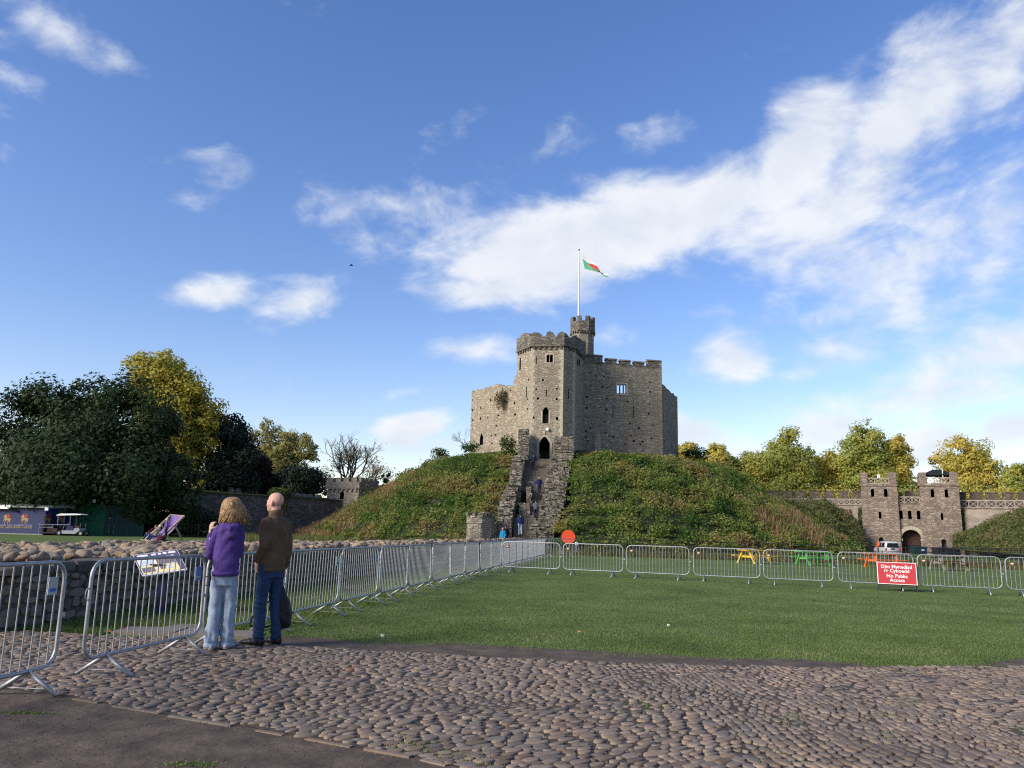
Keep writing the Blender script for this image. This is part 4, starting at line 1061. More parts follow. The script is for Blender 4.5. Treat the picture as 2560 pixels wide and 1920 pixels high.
# larger bushes that break the outline
MAT['bush'] = foliage('shrub_leaf', [(.020, .044, .012), (.034, .064, .016), (.052, .084, .022), (.085, .10, .03)], .3, .5)
def shrub(label, px, py, Y, rx_, rz_, n, size, seed, mat='bush', group=None):
    p = at(px, py, Y); s = thing('shrub', label, 'shrub', (p.x, p.y, motte_z(p.x, p.y) if math.hypot(p.x - MOT[0], p.y - MOT[1]) < 37 else max(0, p.z - rz_)), group=group)
    r = random.Random(seed); bl = [(p.x, p.y, p.z, rx_, rx_ * .8, rz_)] + [(p.x + r.uniform(-.6, .6) * rx_, p.y + r.uniform(-.4, .4) * rx_, p.z + r.uniform(-.3, .65) * rz_, rx_ * .5, rx_ * .5, rz_ * .5) for _ in range(5)]
    bush_mesh('foliage', bl, n, size, MAT[mat], seed, s)
    MB().tube([(p.x, p.y, s.location.z - .3), (p.x, p.y, p.z)], [.06, .02], 5).build('stem', MAT['bark'], s)
    return s
MAT['bark'] = plain('tree_bark', (.085, .070, .055), (.045, .038, .030), 6, .95, .6)
shrub('bright green bush against the left keep wall beside the stair', 1272, 1112, 84.8, 1.1, 1.3, 900, .11, 1)
shrub('dark green bush on the left skyline of the motte', 1100, 1136, 99, 1.3, 1.0, 800, .12, 2)
shrub('low brownish bush at the top left corner under the keep', 1176, 1118, 93, 1.3, .8, 700, .11, 3)
shrub('dark bush rising at the right end of the motte top', 1738, 1136, 99, 2.0, 1.1, 1200, .12, 4)
shrub('rounded green bush halfway down the left outline of the motte', 1010, 1198, 100, 1.2, .9, 700, .12, 5)
shrub('deep green bush pressed against the right side of the stair', 1432, 1165, 83, 1.0, .9, 700, .11, 6)
# bare twiggy sapling left of the keep
def twigs(mb, p, d, L, r, depth, rg, split=3, spread=.6):
    q = p + d * L; mb.tube([p, (p + q) / 2 + Vector((rg.uniform(-1, 1), rg.uniform(-1, 1), rg.uniform(-.3, 1))) * L * .06, q], [r, r * .8, r * .62], 5 if r > .05 else 3, cap=False)
    if depth == 0: return [q]
    ends = []
    for k in range(split):
        nd = (d + Vector((rg.gauss(0, 1), rg.gauss(0, 1), rg.gauss(.25, .6))) * spread).normalized()
        ends += twigs(mb, p + d * L * rg.uniform(.55, 1.0), nd, L * rg.uniform(.62, .82), r * .6, depth - 1, rg, split, spread)
    return ends
p = at(1168, 1085, 99.5); rg = random.Random(4); sap = thing('bare_sapling', 'small leafless sapling growing at the left corner of the keep', 'tree', (p.x, p.y, 10.6))
m = MB(); twigs(m, Vector((p.x, p.y, 10.4)), Vector((-.15, 0, 1)).normalized(), 1.7, .06, 4, rg, 3, .5); m.build('branches', MAT['bark'], sap)
# ================================================================ north gatehouse and curtain walls
def Zg(x, y): return (2060 + x / 4.148, 1140 + y / 4.148)
def Zr(x, y): return (1660 + x / 4.148, 1020 + y / 4.148)
_g0 = at(2154, 1285, 99.0); GE = Vector((.905, -.425, 0)); GN = Vector((.425, .905, 0))
def gray(px, py, d=0.0):
    r_ = ray(px, py); t_ = (_g0.dot(GN) + d - EYE.dot(GN)) / r_.dot(GN); return EYE + r_ * t_
GY = 0.0
def gx(x, d=0.0, y=600): p = gray(*Zg(x, y), d); return (p.x, p.y)
def wallY(px, d=0.0): return gray(px, 1300, d).y
gate = thing('gatehouse', 'brown stone twin-towered gatehouse with an arched wooden gate', 'gatehouse', (gx(900)[0], gx(900)[1], -.3))
def lvl(x, y, d=0.0): return gray(*Zg(x, y), d).z
zbase = -.4
TL0, TL1 = gx(392, GY, 500), gx(768, GY, 500); TR0, TR1 = gx(1004, GY, 500), gx(1410, GY, 500)
ztop = lvl(560, 300); zmid = lvl(890, 492)
def ghole(a, b, x0, x1, y0, y1, d=3.0, arch=1):
    q0, q1 = Zg(x0, y0), Zg(x1, y1); return hole(a, b, q0[0], q1[0], q0[1], q1[1], d, arch)
def gtower(a, b, holes):
    m = MB(); L = math.dist(a, b)
    pl = [a, b, (b[0] + GN.x * 4.5, b[1] + GN.y * 4.5), (a[0] + GN.x * 4.5, a[1] + GN.y * 4.5)]
    cx, cy = sum(p[0] for p in pl) / 4, sum(p[1] for p in pl) / 4
    low = [(cx + (p[0] - cx) * 1.04, cy + (p[1] - cy) * 1.04) for p in pl]
    m.loft([[(p[0], p[1], zbase) for p in low], [(p[0], p[1], ztop) for p in pl]])
    o = bpy.data.objects.new('gate_tower', m.mesh('gate_tower', [MAT['gate'], MAT['dark']])); COL.objects.link(o); fix_normals(o)
    c = MB()
    for h in holes: cutter_add(c, a, b, *h)
    cut(o, c); o.parent = gate; o.data.transform(root_matrix(gate).inverted()); return o
gtower(TL0, TL1, [ghole(TL0, TL1, 483, 523, 340, 422), ghole(TL0, TL1, 619, 662, 340, 424), ghole(TL0, TL1, 565, 598, 578, 650), ghole(TL0, TL1, 568, 626, 842, 990)])
gtower(TR0, TR1, [ghole(TR0, TR1, 1103, 1146, 343, 428), ghole(TR0, TR1, 1249, 1291, 345, 430), ghole(TR0, TR1, 1208, 1240, 590, 663), ghole(TR0, TR1, 1214, 1276, 862, 990)])
CA, CB = gx(760, .35, 600), gx(1012, .35, 600); LC = math.dist(CA, CB)
hz = [ghole(CA, CB, 777, 820, 563, 653, 3), ghole(CA, CB, 868, 912, 565, 655, 3), ghole(CA, CB, 960, 1003, 566, 657, 3), ghole(CA, CB, 804, 1016, 765, 1010, 1.5)]
wall('gate_wall', CA, CB, [(-.3, zbase), (LC + .3, zbase), (LC + .3, zmid), (-.3, zmid)], 4.0, MAT['gate'], gate, hz)
# arch ring, imposts
ua_, zsp = uz(*Zg(804, 865), CA, CB); ub_, _ = uz(*Zg(1016, 865), CA, CB); um = (ua_ + ub_) / 2; ra = (ub_ - ua_) / 2; ro = ra * 1.38
zsp = lvl(910, 765, .35) - ra
for k in range(13):
    m = MB(); P = []
    for d in (-.14 - .01 * (k % 2), .5):
        t0, t1 = math.pi * (k + .03) / 13, math.pi * (k + .97) / 13
        P.append([on(CA, CB, um + math.cos(t) * r_k, zsp + math.sin(t) * r_k, d) for t, r_k in ((t0, ra), (t0, ro), (t1, ro), (t1, ra))])
    m.loft(P); m.build('arch_stone', MAT['ashlar'], gate)
for s in (-1, 1):
    m = MB(); block(m, CA, CB, um + s * (ra + .33), zsp - .22, .95, .22, .6, .22); m.build('impost', MAT['ashlar'], gate)
    m = MB(); block(m, CA, CB, um + s * (ra + .24), zbase, .46, zsp - .22 - zbase, .6, .12); m.build('jamb', MAT['gate'], gate)
# wooden gate leaves, boards and ledges
MAT['oak'] = plain('dark_red_timber', (.060, .030, .024), (.032, .018, .015), 5, .8, .4)
for s in (-1, 1):
    for k in range(6):
        u = um + s * ra * (k + .5) / 6; hh = math.sqrt(max(.02, ra * ra - (ra * (k + .6) / 6) ** 2))
        m = MB(); block(m, CA, CB, u, zbase, ra / 6 * .95, zsp + hh - zbase, .08, -1.1 + .01 * (k % 2)); m.build('gate_board', MAT['oak'], gate)
m = MB()
for zz in (zsp - 1.6, zsp - .75, zsp + .05): block(m, CA, CB, um, zz, ra * 1.96, .16, .08, -1.02)
m.build('gate_ledge', MAT['oak'], gate)
# side doors
MAT['door'] = plain('grey_door_paint', (.085, .082, .085), (.06, .058, .06), 4, .7)
for a, b, (x0, x1, y0) in ((TL0, TL1, (568, 626, 842)), (TR0, TR1, (1214, 1276, 862))):
    u0, z1 = uz(*Zg(x0, y0), a, b); u1, _ = uz(*Zg(x1, y0), a, b); m = MB(); block(m, a, b, (u0 + u1) / 2, zbase, u1 - u0, z1 - zbase, .08, -.7); m.build('side_door', MAT['door'], gate)
# string courses, corner piers, timber railings
MAT['timber'] = plain('weathered_grey_timber', (.36, .315, .265), (.27, .235, .195), 6, .85, .3)
def xrail(name, a, b, u0, u1, z0, z1, n, parent, d=.15):
    m = MB(); w = .10
    m.bar(on(a, b, u0, z1, d), on(a, b, u1, z1, d), w, w * 1.1); m.bar(on(a, b, u0, z0, d), on(a, b, u1, z0, d), w, w * 1.1)
    for k in range(n + 1):
        u = u0 + (u1 - u0) * k / n; m.bar(on(a, b, u, z0, d), on(a, b, u, z1, d), w, w)
        if k < n:
            u2 = u0 + (u1 - u0) * (k + 1) / n
            m.bar(on(a, b, u, z0, d + .02), on(a, b, u2, z1, d + .02), w * .7, w * .6); m.bar(on(a, b, u, z1, d - .03), on(a, b, u2, z0, d - .03), w * .7, w * .6)
    return m.build(name, MAT['timber'], parent)
for a, b, top in ((TL0, TL1, 172), (TR0, TR1, 172)):
    L = math.dist(a, b); m = MB(); block(m, a, b, L / 2, ztop - .12, L + .24, .2, 4.6, .12); m.build('string_course', MAT['gate'], gate)
    zp = lvl(560, top)
    for u in (.40, L - .44):
        for dd in (0.0, 3.1):
            m = MB(); block(m, a, b, u, ztop + .06, .82, zp - ztop - .06, 1.4, -dd); m.build('corner_pier', MAT['gate'], gate)
    xrail('railing', a, b, .82, L - .86, ztop + .22, lvl(560, 228), 3, gate, .3)
    m = MB(); block(m, a, b, L / 2, ztop + .06, L - 3.0, .34, .4, -3.9); m.build('parapet', MAT['gate'], gate)
xrail('railing', CA, CB, 0.1, LC - .1, zmid + .04, lvl(890, 424, .35), 3, gate, .25)
m = MB(); block(m, CA, CB, LC / 2, zmid, LC, .12, .5, .1); m.build('string_course', MAT['gate'], gate)
for x0, x1, yt in ((780, 820, 375), (850, 960, 358)):
    u0, _ = uz(*Zg(x0, 400), CA, CB); u1, _ = uz(*Zg(x1, 400), CA, CB); m = MB(); block(m, CA, CB, (u0 + u1) / 2, zmid, u1 - u0, lvl(890, yt, 3.8) - zmid, .5, -3.4); m.build('merlon', MAT['gate'], gate)
# pale streaks of lime under the right parapet come from the stone itself
# canopy on the right tower
MAT['canvas'] = plain('black_canvas', (.014, .015, .020), (.010, .010, .014), 4, .8)
cu, cz = uz(*Zg(1182, 190), TR0, TR1); pc = on(TR0, TR1, cu, 0, 2.0); zc = lvl(1182, 195, 2); zt = lvl(1182, 140, 2)
can = thing('canopy', 'black fabric canopy on poles on top of the right gatehouse tower', 'canopy', (pc.x, pc.y, ztop))
m = MB(); w2, d2 = 1.65, 1.5
e4 = [pc + GE * (sx * w2) + GN * (sy * d2) + Vector((0, 0, zc)) for sx, sy in ((-1, -1), (1, -1), (1, 1), (-1, 1))]; r2 = [pc + GE * (sx * w2 * .25) + Vector((0, 0, zt)) for sx in (-1, 1)]
m.add(e4 + r2, [(0, 1, 5, 4), (1, 2, 5), (2, 3, 4, 5), (3, 0, 4)])
for i in range(4): a_, b_ = e4[i], e4[(i + 1) % 4]; m.add([a_, b_, b_ - Vector((0, 0, .16)), a_ - Vector((0, 0, .16))], [(0, 1, 2, 3)])
m.build('cover', MAT['canvas'], can)
for sx, sy in ((-1, -1), (1, -1), (1, 1), (-1, 1)): MB().tube([pc + GE * (sx * w2 * .96) + GN * (sy * d2 * .9) + Vector((0, 0, ztop)), pc + GE * (sx * w2 * .96) + GN * (sy * d2 * .9) + Vector((0, 0, zc))], .04, 5).build('pole', MAT['timber'], can)
MB().tube([pc + Vector((-.1, -1.5, ztop)), pc + Vector((-.1, -1.5, zt))], .05, 5).build('mast', MAT['white'], can)
# lamp and post on the left tower
lm = thing('floodlight', 'small white floodlight on the left gatehouse tower parapet', 'light', tuple(on(TL0, TL1, uz(*Zg(566, 205), TL0, TL1)[0], ztop, 1.0)))
u = uz(*Zg(566, 205), TL0, TL1)[0]; m = MB(); m.box(on(TL0, TL1, u, lvl(566, 205), 1.0), (.28, .2, .5)); m.build('lamp', MAT['white'], lm)
MB().tube([on(TL0, TL1, u, ztop, 1.05), on(TL0, TL1, u, lvl(566, 210), 1.05)], .04, 5).build('post', MAT['iron'], lm)

def curtain(label, a, b, zw, zrail, zmer, zc_, mat, merl, seed, nrail, rail0, rail1):
    """a wall with a walkway railing in front and battlements behind it"""
    t = thing('curtain_wall', label, 'wall', (a[0], a[1], zbase)); L = math.dist(a, b)
    wall('wall_face', a, b, [(0, zbase), (L, zbase), (L, zw), (0, zw)], 2.6, mat, t)
    m = MB(); block(m, a, b, L / 2, zw, L, .14, .5, .1); m.build('ledge', MAT['gate'], t)
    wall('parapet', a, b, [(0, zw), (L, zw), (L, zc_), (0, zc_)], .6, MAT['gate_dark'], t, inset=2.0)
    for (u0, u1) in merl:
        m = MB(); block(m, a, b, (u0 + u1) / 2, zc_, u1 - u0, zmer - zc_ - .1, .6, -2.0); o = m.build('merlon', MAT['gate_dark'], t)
        m = MB(); block(m, a, b, (u0 + u1) / 2, zmer - .1, u1 - u0 + .1, .12, .72, -1.94); m.build('coping', MAT['gate_dark'], o)
    xrail('railing', a, b, rail0, rail1, zw + .16, zrail, nrail, t, .3); return t
a, b = tuple(gray(1895, 1260, .9)[:2]), (TL0[0] + GN.x * .9, TL0[1] + GN.y * .9)
LL = math.dist(a, b); mer = []
for x0, x1 in ((915, 1020), (1050, 1165), (1205, 1315), (1350, 1455), (1500, 1605), (1645, 1755), (1810, 1905), (1950, 2040)):
    mer.append((uz(*Zr(x0, 890), a, b)[0], uz(*Zr(x1, 890), a, b)[0]))
mer = [(max(0, p), min(q, LL - .02)) for p, q in mer if q > .2]
lw = lambda py, d: gray(2100, py, d).z
curtain('left curtain wall with battlements running from the motte to the gatehouse', a, b, lw(1264, .9), lw(1247.5, .9), lw(1227.5, 3), lw(1246, 3), MAT['curtain_pale'], mer, 1, 14, uz(*Zr(1240, 960), a, b)[0], LL - .1)
a, b = (TR1[0] + GN.x * .9, TR1[1] + GN.y * .9), tuple(gray(2760, 1260, .9)[:2]); LL = math.dist(a, b)
mer = []
for x0, x1 in ((1400, 1490), (1538, 1665), (1705, 1830), (1880, 2005), (2050, 2180), (2230, 2350), (2400, 2520)): mer.append((uz(*Zg(x0, 400), a, b)[0], uz(*Zg(x1, 400), a, b)[0]))
mer = [(max(0.02, p), q) for p, q in mer if q < LL]
lw = lambda py, d: gray(2480, py, d).z
curtain('right curtain wall with battlements and X-braced railing beyond the gatehouse', a, b, lw(1272, .9), lw(1251, .9), lw(1231, 3), lw(1249, 3), MAT['curtain_pale'], mer, 2, 15, .1, LL - .1)

# grass banks against the walls
MAT['bankgrass'] = grass_mat('bank_grass', [(.030, .042, .014), (.050, .062, .020), (.070, .080, .028), (.095, .092, .040)])
def bank(name, label, pts_top, pts_foot, n=40, amp=.2, mat='bankgrass'):
    m = MB(); vs = []; fs = []; r = 9
    for i in range(n + 1):
        t = i / n
        T_ = Vector(tuple(np.interp(t, np.linspace(0, 1, len(pts_top)), [p[k] for p in pts_top]) for k in range(3)))
        F_ = Vector(tuple(np.interp(t, np.linspace(0, 1, len(pts_foot)), [p[k] for p in pts_foot]) for k in range(3)))
        for j in range(r + 1):
            s = j / r; p = F_.lerp(T_, s); p.z += amp * fbm((p.x * .4, p.y * .4, 2)) * math.sin(math.pi * s) + .5 * math.sin(math.pi * s); vs.append(tuple(p))
        if i:
            b_ = (i - 1) * (r + 1)
            for j in range(r): fs.append((b_ + j, b_ + r + 1 + j, b_ + r + 2 + j, b_ + j + 1))
    m.add(vs, fs); return tag(m.build(name, MAT[mat], None, True), label, 'bank', kind='structure')
pr = [gray(px_, py_, .7) for px_, py_ in ((2385, 1350), (2440, 1322), (2500, 1296), (2560, 1272), (2700, 1235), (2760, 1225))]
pf = [at(2380, 1372, 90), at(2440, 1378, 85), at(2520, 1384, 79), at(2600, 1390, 74), at(2700, 1394, 72), at(2760, 1396, 70)]
bank_r = bank('grass_bank', 'grassy bank rising against the right curtain wall', pr, pf)
pl_ = [gray(px_, py_, .6) for px_, py_ in ((1880, 1250), (1960, 1258), (2060, 1262), (2100, 1290), (2150, 1330))]
pf_ = [at(1900, 1378, 84), at(2000, 1380, 86), at(2080, 1381, 88), at(2130, 1381, 91), at(2175, 1382, 94)]
bank_l = bank('grass_bank', 'overgrown bank between the motte and the gatehouse', pl_, pf_, mat='motte')
MAT['bankleaf'] = foliage('bank_growth', [(.050, .075, .022), (.080, .108, .032), (.120, .138, .046), (.165, .155, .070), (.17, .12, .070)], .3, .35)
def grow(ob, n, size, hmax, mat, label, name, seed, nz=.8):
    me = ob.data; r = np.random.default_rng(seed); me.calc_loop_triangles()
    co = np.array([v.co[:] for v in me.vertices]); tr = np.array([t.vertices[:] for t in me.loop_triangles])
    A = np.linalg.norm(np.cross(co[tr[:, 1]] - co[tr[:, 0]], co[tr[:, 2]] - co[tr[:, 0]]), axis=1); pick = r.choice(len(tr), n, p=A / A.sum())
    w = r.dirichlet((1, 1, 1), n); P = (co[tr[pick]] * w[:, :, None]).sum(1)
    h = hmax * (.35 + .65 * np.clip(.5 + np.array([fbm((p[0] * .3, p[1] * .3, 3)) for p in P]), 0, 1)); P[:, 2] += r.random(n) * h
    v, f = leaf_arrays(P, size * r.uniform(.6, 1.4, n), r.normal(0, .7, (n, 3)) + np.array([0, -.3, nz]), r, .4)
    return tag(bulk(name, v, f, mat), label, 'undergrowth', kind='stuff')
grow(bank_r, 16000, .14, .8, MAT['bankleaf'], 'rough grass and weeds on the bank by the right curtain wall', 'undergrowth', 31)
grow(bank_l, 20000, .15, 1.6, MAT['bankleaf'], 'brown and green scrub between the motte and the gatehouse', 'undergrowth', 32)
shrub('yellow green bush at the right foot of the gatehouse', 2412, 1360, 90, 1.3, .8, 700, .12, 12, 'bush')
MAT['creeper'] = foliage('red_creeper_leaf', [(.22, .07, .035), (.28, .11, .05), (.18, .10, .04)], .25, .8)
def creeper(label, px0, px1, py0, py1, Y, n, mat, seed):
    r = np.random.default_rng(seed); x = r.uniform(px0, px1, n); y = py0 + (py1 - py0) * r.random(n) ** .8
    P = np.array([gray(a_, b_, Y)[:] for a_, b_ in zip(x, y)]); v, f = leaf_arrays(P, .10 * r.uniform(.6, 1.3, n), r.normal(0, .5, (n, 3)) + np.array([0, -1, .2]), r)
    return tag(bulk('creeper', v, f, MAT[mat]), label, 'creeper')
creeper('rust red creeper on the wall just left of the gatehouse', 2105, 2130, 1272, 1312, .8, 420, 'creeper', 1)
creeper('green creeper in the corner of wall and left gatehouse tower', 2145, 2155, 1264, 1335, .75, 300, 'bush', 2)
creeper('dark green creeper at the right edge of the gatehouse', 2400, 2412, 1270, 1340, .8, 360, 'bush', 3)

# ================================================================ left: wall, small tower
LY = 108.0
def Zl(x, y): return (560 + x / 3.6867, 1000 + y / 3.6867)
ta = at(*Zl(948, 900), 108); tb = at(*Zl(1238, 900), 104.5); tc2 = at(*Zl(1398, 900), 108.5)
A_, B_, C_ = (ta.x, ta.y), (tb.x, tb.y), (tc2.x, tc2.y)
lt = thing('wall_tower', 'small square battlemented stone tower on the far curtain wall', 'tower', (tb.x, tb.y, 0))
zs2 = at(*Zl(1238, 820), 104.5).z; zc2 = at(*Zl(1238, 752), 104.5).z; zm2 = at(*Zl(1238, 712), 104.5).z
D_ = (A_[0] + C_[0] - B_[0], A_[1] + C_[1] - B_[1])
m = MB(); m.prism([A_, B_, C_, D_], -.3, zs2); o = bpy.data.objects.new('wall_tower', m.mesh('wall_tower', [MAT['keep_pale'], MAT['dark']])); COL.objects.link(o); fix_normals(o)
c = MB(); q0, q1 = Zl(1072, 832), Zl(1103, 915); cutter_add(c, A_, B_, *hole(A_, B_, q0[0], q1[0], q0[1], q1[1], 2.5, 2)); q0, q1 = Zl(1146, 980), Zl(1156, 1050); cutter_add(c, A_, B_, *hole(A_, B_, q0[0], q1[0], q0[1], q1[1], .8))
cut(o, c); o.name = 'tower_body'; o.parent = lt; o.data.transform(root_matrix(lt).inverted())
for a, b in ((A_, B_), (B_, C_)):
    L = math.dist(a, b); m = MB()
    for k in range(int(L / .8)): m = MB(); block(m, a, b, L * (k + .5) / int(L / .8), zs2 - .35, .32, .4, .4, .18); m.build('corbel', MAT['keep'], lt)
    wall('parapet', a, b, [(-.2, zs2 + .05), (L + .2, zs2 + .05), (L + .2, zc2), (-.2, zc2)], .5, MAT['keep'], lt, inset=-.2)
    n = 4
    for k in range(n):
        m = MB(); u0 = (k + .15) * L / n; w = L / n * .66; block(m, a, b, u0 + w / 2, zc2, w, zm2 - zc2, .5, .2); m.build('merlon', MAT['keep'], lt)
m = MB(); m.prism([A_, B_, C_, D_], zs2, zs2 + .2); m.build('roof', MAT['keep_dark'], lt)
# long dark wall left of it
wa = at(*Zl(-250, 868), 90); wb = at(*Zl(1145, 935), 107); a, b = (wa.x, wa.y), (wb.x, wb.y); L = math.dist(a, b)
lw_ = thing('curtain_wall', 'long dark stone wall with a grassy walkway left of the small tower', 'wall', (wa.x, wa.y, 0))
zl0, zl1 = uz(*Zl(160, 878), a, b)[1], uz(*Zl(1140, 936), a, b)[1]; u160 = uz(*Zl(160, 878), a, b)[0]
z_0 = zl0 - (zl1 - zl0) / (L - u160) * u160
wall('wall_face', a, b, [(0, -.3), (L, -.3), (L, zl1), (0, z_0)], 4.0, MAT['curtain'], lw_)
m = MB(); m.hexa([on(a, b, 0, z_0, -.12), on(a, b, L, zl1, -.12), on(a, b, L, zl1, 4), on(a, b, 0, z_0, 4), on(a, b, 0, z_0 + .14, -.12), on(a, b, L, zl1 + .14, -.12), on(a, b, L, zl1 + .5, 4), on(a, b, 0, z_0 + .5, 4)]); m.build('walkway', MAT['bankgrass'], lw_)
for (x0, x1, y0) in ((175, 218, 803), (240, 296, 810), (314, 372, 815), (388, 442, 822), (545, 578, 835), (598, 646, 838), (665, 712, 845), (725, 778, 850), (792, 838, 855), (852, 900, 862), (915, 952, 865), (985, 1032, 872)):
    u0, zt_ = uz(*Zl(x0, y0), a, b); u1, _ = uz(*Zl(x1, y0), a, b); m = MB(); zz = z_0 + (zl1 - z_0) * (u0 / L)
    block(m, a, b, (u0 + u1) / 2, zz + .2, u1 - u0, zt_ - zz - .45, .6, -3.0); o = m.build('merlon', MAT['keep'], lw_)
    m = MB(); block(m, a, b, (u0 + u1) / 2, zt_ - .25, (u1 - u0), .28, .6, -3.0, taper=.35); m.build('coping', MAT['keep'], o)
p = at(*Zl(500, 850), 97); bs = thing('shrub', 'small bright green bush growing on the far wall walkway', 'shrub', (p.x, p.y, p.z - .8)); bush_mesh('foliage', [(p.x, p.y, p.z, 1.4, .8, .65)], 700, .12, MAT['bramble'], 77, bs)
p = at(*Zl(555, 950), 96.5); v0 = tag(bush_mesh('creeper', [(p.x, p.y + .6, p.z, .5, .25, 1.7), (p.x + .3, p.y + .7, p.z + 1.2, .6, .25, .7)], 500, .12, MAT['ivy'], 78), 'patch of creeper hanging down the long dark wall', 'creeper')

# ================================================================ trees
def tree(name, label, cat, px, py_top, Y, crown, nleaf, size, mat, seed, trunk_r=.35, ncl=70, base_z=0.0, cl=.24, group=None, dense=.5, grow_=1.0, px_base=None):
    """crown: ellipsoids in photo pixels (px, py, half width, half height); depth equal to width"""
    r = np.random.default_rng(seed); rg = random.Random(seed); s = Y / FOC
    pb = at(px_base or px, 1330, Y); t = thing(name, label, cat, (pb.x, pb.y, base_z), group=group)
    ell = []
    for (cx, cy, hw, hh) in crown:
        hw, hh = hw * grow_, hh * (1 + (grow_ - 1) * .5); c = at(cx, cy, Y + rg.uniform(-.15, .15) * hw * s); ell.append((np.array(c[:]), np.array([hw * s, hw * s * .9, hh * s])))
    vol = np.array([e[1].prod() for e in ell]) ** .75; vol /= vol.sum()
    C = []; Rr = []; nrmC = []
    for k in range(ncl):
        c, e = ell[r.choice(len(ell), p=vol)]; d = r.normal(size=3); d[1] -= .25; d /= np.linalg.norm(d); q = r.random() ** .38
        C.append(c + d * e * q * .93); Rr.append(cl * e.mean() * r.uniform(.6, 1.35)); nrmC.append(d)
    C = np.array(C); Rr = np.array(Rr); nrmC = np.array(nrmC)
    w = Rr ** 2; w /= w.sum(); i = r.choice(ncl, nleaf, p=w); d = r.normal(size=(nleaf, 3)); d /= np.linalg.norm(d, axis=1, keepdims=True)
    P = C[i] + d * (Rr[i] * r.random(nleaf) ** dense)[:, None] * np.array([1.1, 1.1, .92])
    nv = d * .8 + nrmC[i] * .6 + r.normal(0, .5, (nleaf, 3)) + np.array([0, 0, .35])
    v, f = leaf_arrays(P, size * r.uniform(.55, 1.4, nleaf), nv, r, .6); bulk('crown', v, f, MAT[mat], t)
    m = MB(); top = np.array([pb.x, pb.y, base_z]) * .3 + np.mean([e[0] for e in ell], 0) * .7
    fork = Vector((pb.x, pb.y, base_z)).lerp(Vector(top), .55)
    m.tube([Vector((pb.x, pb.y, base_z - .3)), Vector((pb.x, pb.y, base_z)).lerp(fork, .5) + Vector((rg.uniform(-.2, .2), 0, 0)), fork, Vector(top)], [trunk_r * 1.25, trunk_r, trunk_r * .8, trunk_r * .35], 7)
    for k in r.choice(ncl, min(ncl, 26), replace=False):
        a0 = fork.lerp(Vector(top), rg.uniform(0, .9)); e0 = Vector(C[k]); mid = a0.lerp(e0, .5) + Vector((0, 0, rg.uniform(-.05, .3) * (e0 - a0).length * .3))
        m.tube([a0, mid, e0], [trunk_r * .35, trunk_r * .2, trunk_r * .06], 5, cap=False)
    m.build('trunk', MAT['bark'], t); return t
MAT['holm'] = foliage('evergreen_oak_leaf', [(.015, .029, .013), (.023, .042, .017), (.034, .055, .021), (.050, .072, .028)], .15, .45)
MAT['gold'] = foliage('golden_leaf', [(.20, .215, .040), (.28, .27, .048), (.37, .315, .058), (.44, .34, .065)], .35, .35)
MAT['copper'] = foliage('copper_leaf', [(.016, .010, .010), (.026, .016, .013), (.038, .024, .016)], .12, .5)
MAT['darkgreen'] = foliage('dark_conifer_leaf', [(.009, .016, .012), (.016, .026, .017), (.024, .036, .021)], .1, .5)
MAT['plane'] = foliage('plane_tree_leaf', [(.17, .175, .06), (.235, .23, .08), (.29, .26, .10), (.33, .29, .125)], .35, .4)
MAT['yellow'] = foliage('autumn_leaf', [(.30, .32, .085), (.42, .39, .095), (.52, .43, .105), (.58, .41, .105)], .42, .3)
MAT['ygreen'] = foliage('turning_leaf', [(.18, .24, .065), (.26, .31, .08), (.36, .36, .09), (.48, .40, .10)], .42, .3)
MAT['brownleaf'] = foliage('thin_brown_leaf', [(.20, .15, .07), (.27, .20, .09), (.18, .155, .075)], .3, .5)
tree('evergreen_oak', 'huge dark evergreen oak dome behind the blue and green hoardings', 'tree', 215, 915, 82,
     [(150, 1080, 150, 140), (280, 1060, 150, 150), (60, 1130, 130, 160), (380, 1130, 115, 150), (215, 1190, 260, 100), (430, 1220, 80, 80), (20, 1210, 120, 90), (240, 990, 95, 70), (130, 1000, 85, 75), (350, 1275, 130, 50), (480, 1270, 70, 55), (120, 1265, 150, 50)], 110000, .20, 'holm', 41, .8, 330, cl=.30, dense=.42)
tree('golden_tree', 'tall yellow-green autumn tree behind the dark evergreen oak', 'tree', 430, 873, 97,
     [(400, 960, 85, 80), (470, 1010, 75, 80), (500, 1080, 65, 90), (440, 1080, 90, 110), (500, 1180, 50, 70), (350, 930, 50, 45), (420, 905, 45, 40), (530, 1050, 35, 50)], 52000, .20, 'gold', 42, .5, 260, cl=.34)
tree('dark_conifer', 'nearly black tall tree between the golden tree and the long wall', 'tree', 580, 1020, 99, [(575, 1120, 50, 100), (600, 1180, 60, 90), (560, 1200, 60, 80), (590, 1075, 30, 55)], 24000, .20, 'darkgreen', 43, .4, 120, cl=.40)
tree('copper_beech', 'dark purple-brown beech crown behind the long wall', 'tree', 650, 1140, 104, [(635, 1190, 45, 55), (665, 1215, 40, 35), (615, 1150, 28, 45)], 13000, .20, 'copper', 44, .35, 80, cl=.40)
tree('plane_tree', 'pale olive thinning plane tree beyond the long wall', 'tree', 705, 1045, 128, [(665, 1110, 48, 60), (735, 1120, 60, 55), (700, 1160, 70, 45), (655, 1070, 26, 30), (770, 1140, 34, 45), (650, 1150, 38, 50)], 17000, .19, 'plane', 45, .5, 190, cl=.26)
tree('holly_bush', 'dark rounded evergreen between the wall and the plane tree', 'tree', 752, 1160, 116, [(752, 1200, 56, 42), (720, 1215, 35, 28), (790, 1212, 34, 28)], 10000, .20, 'darkgreen', 46, .3, 70, cl=.4)
tree('pine_tree', 'small ragged pine just right of the far wall tower', 'tree', 962, 1180, 122, [(962, 1205, 26, 22), (950, 1220, 20, 16), (978, 1218, 18, 18), (966, 1190, 12, 14)], 1800, .22, 'darkgreen', 47, .25, 26)
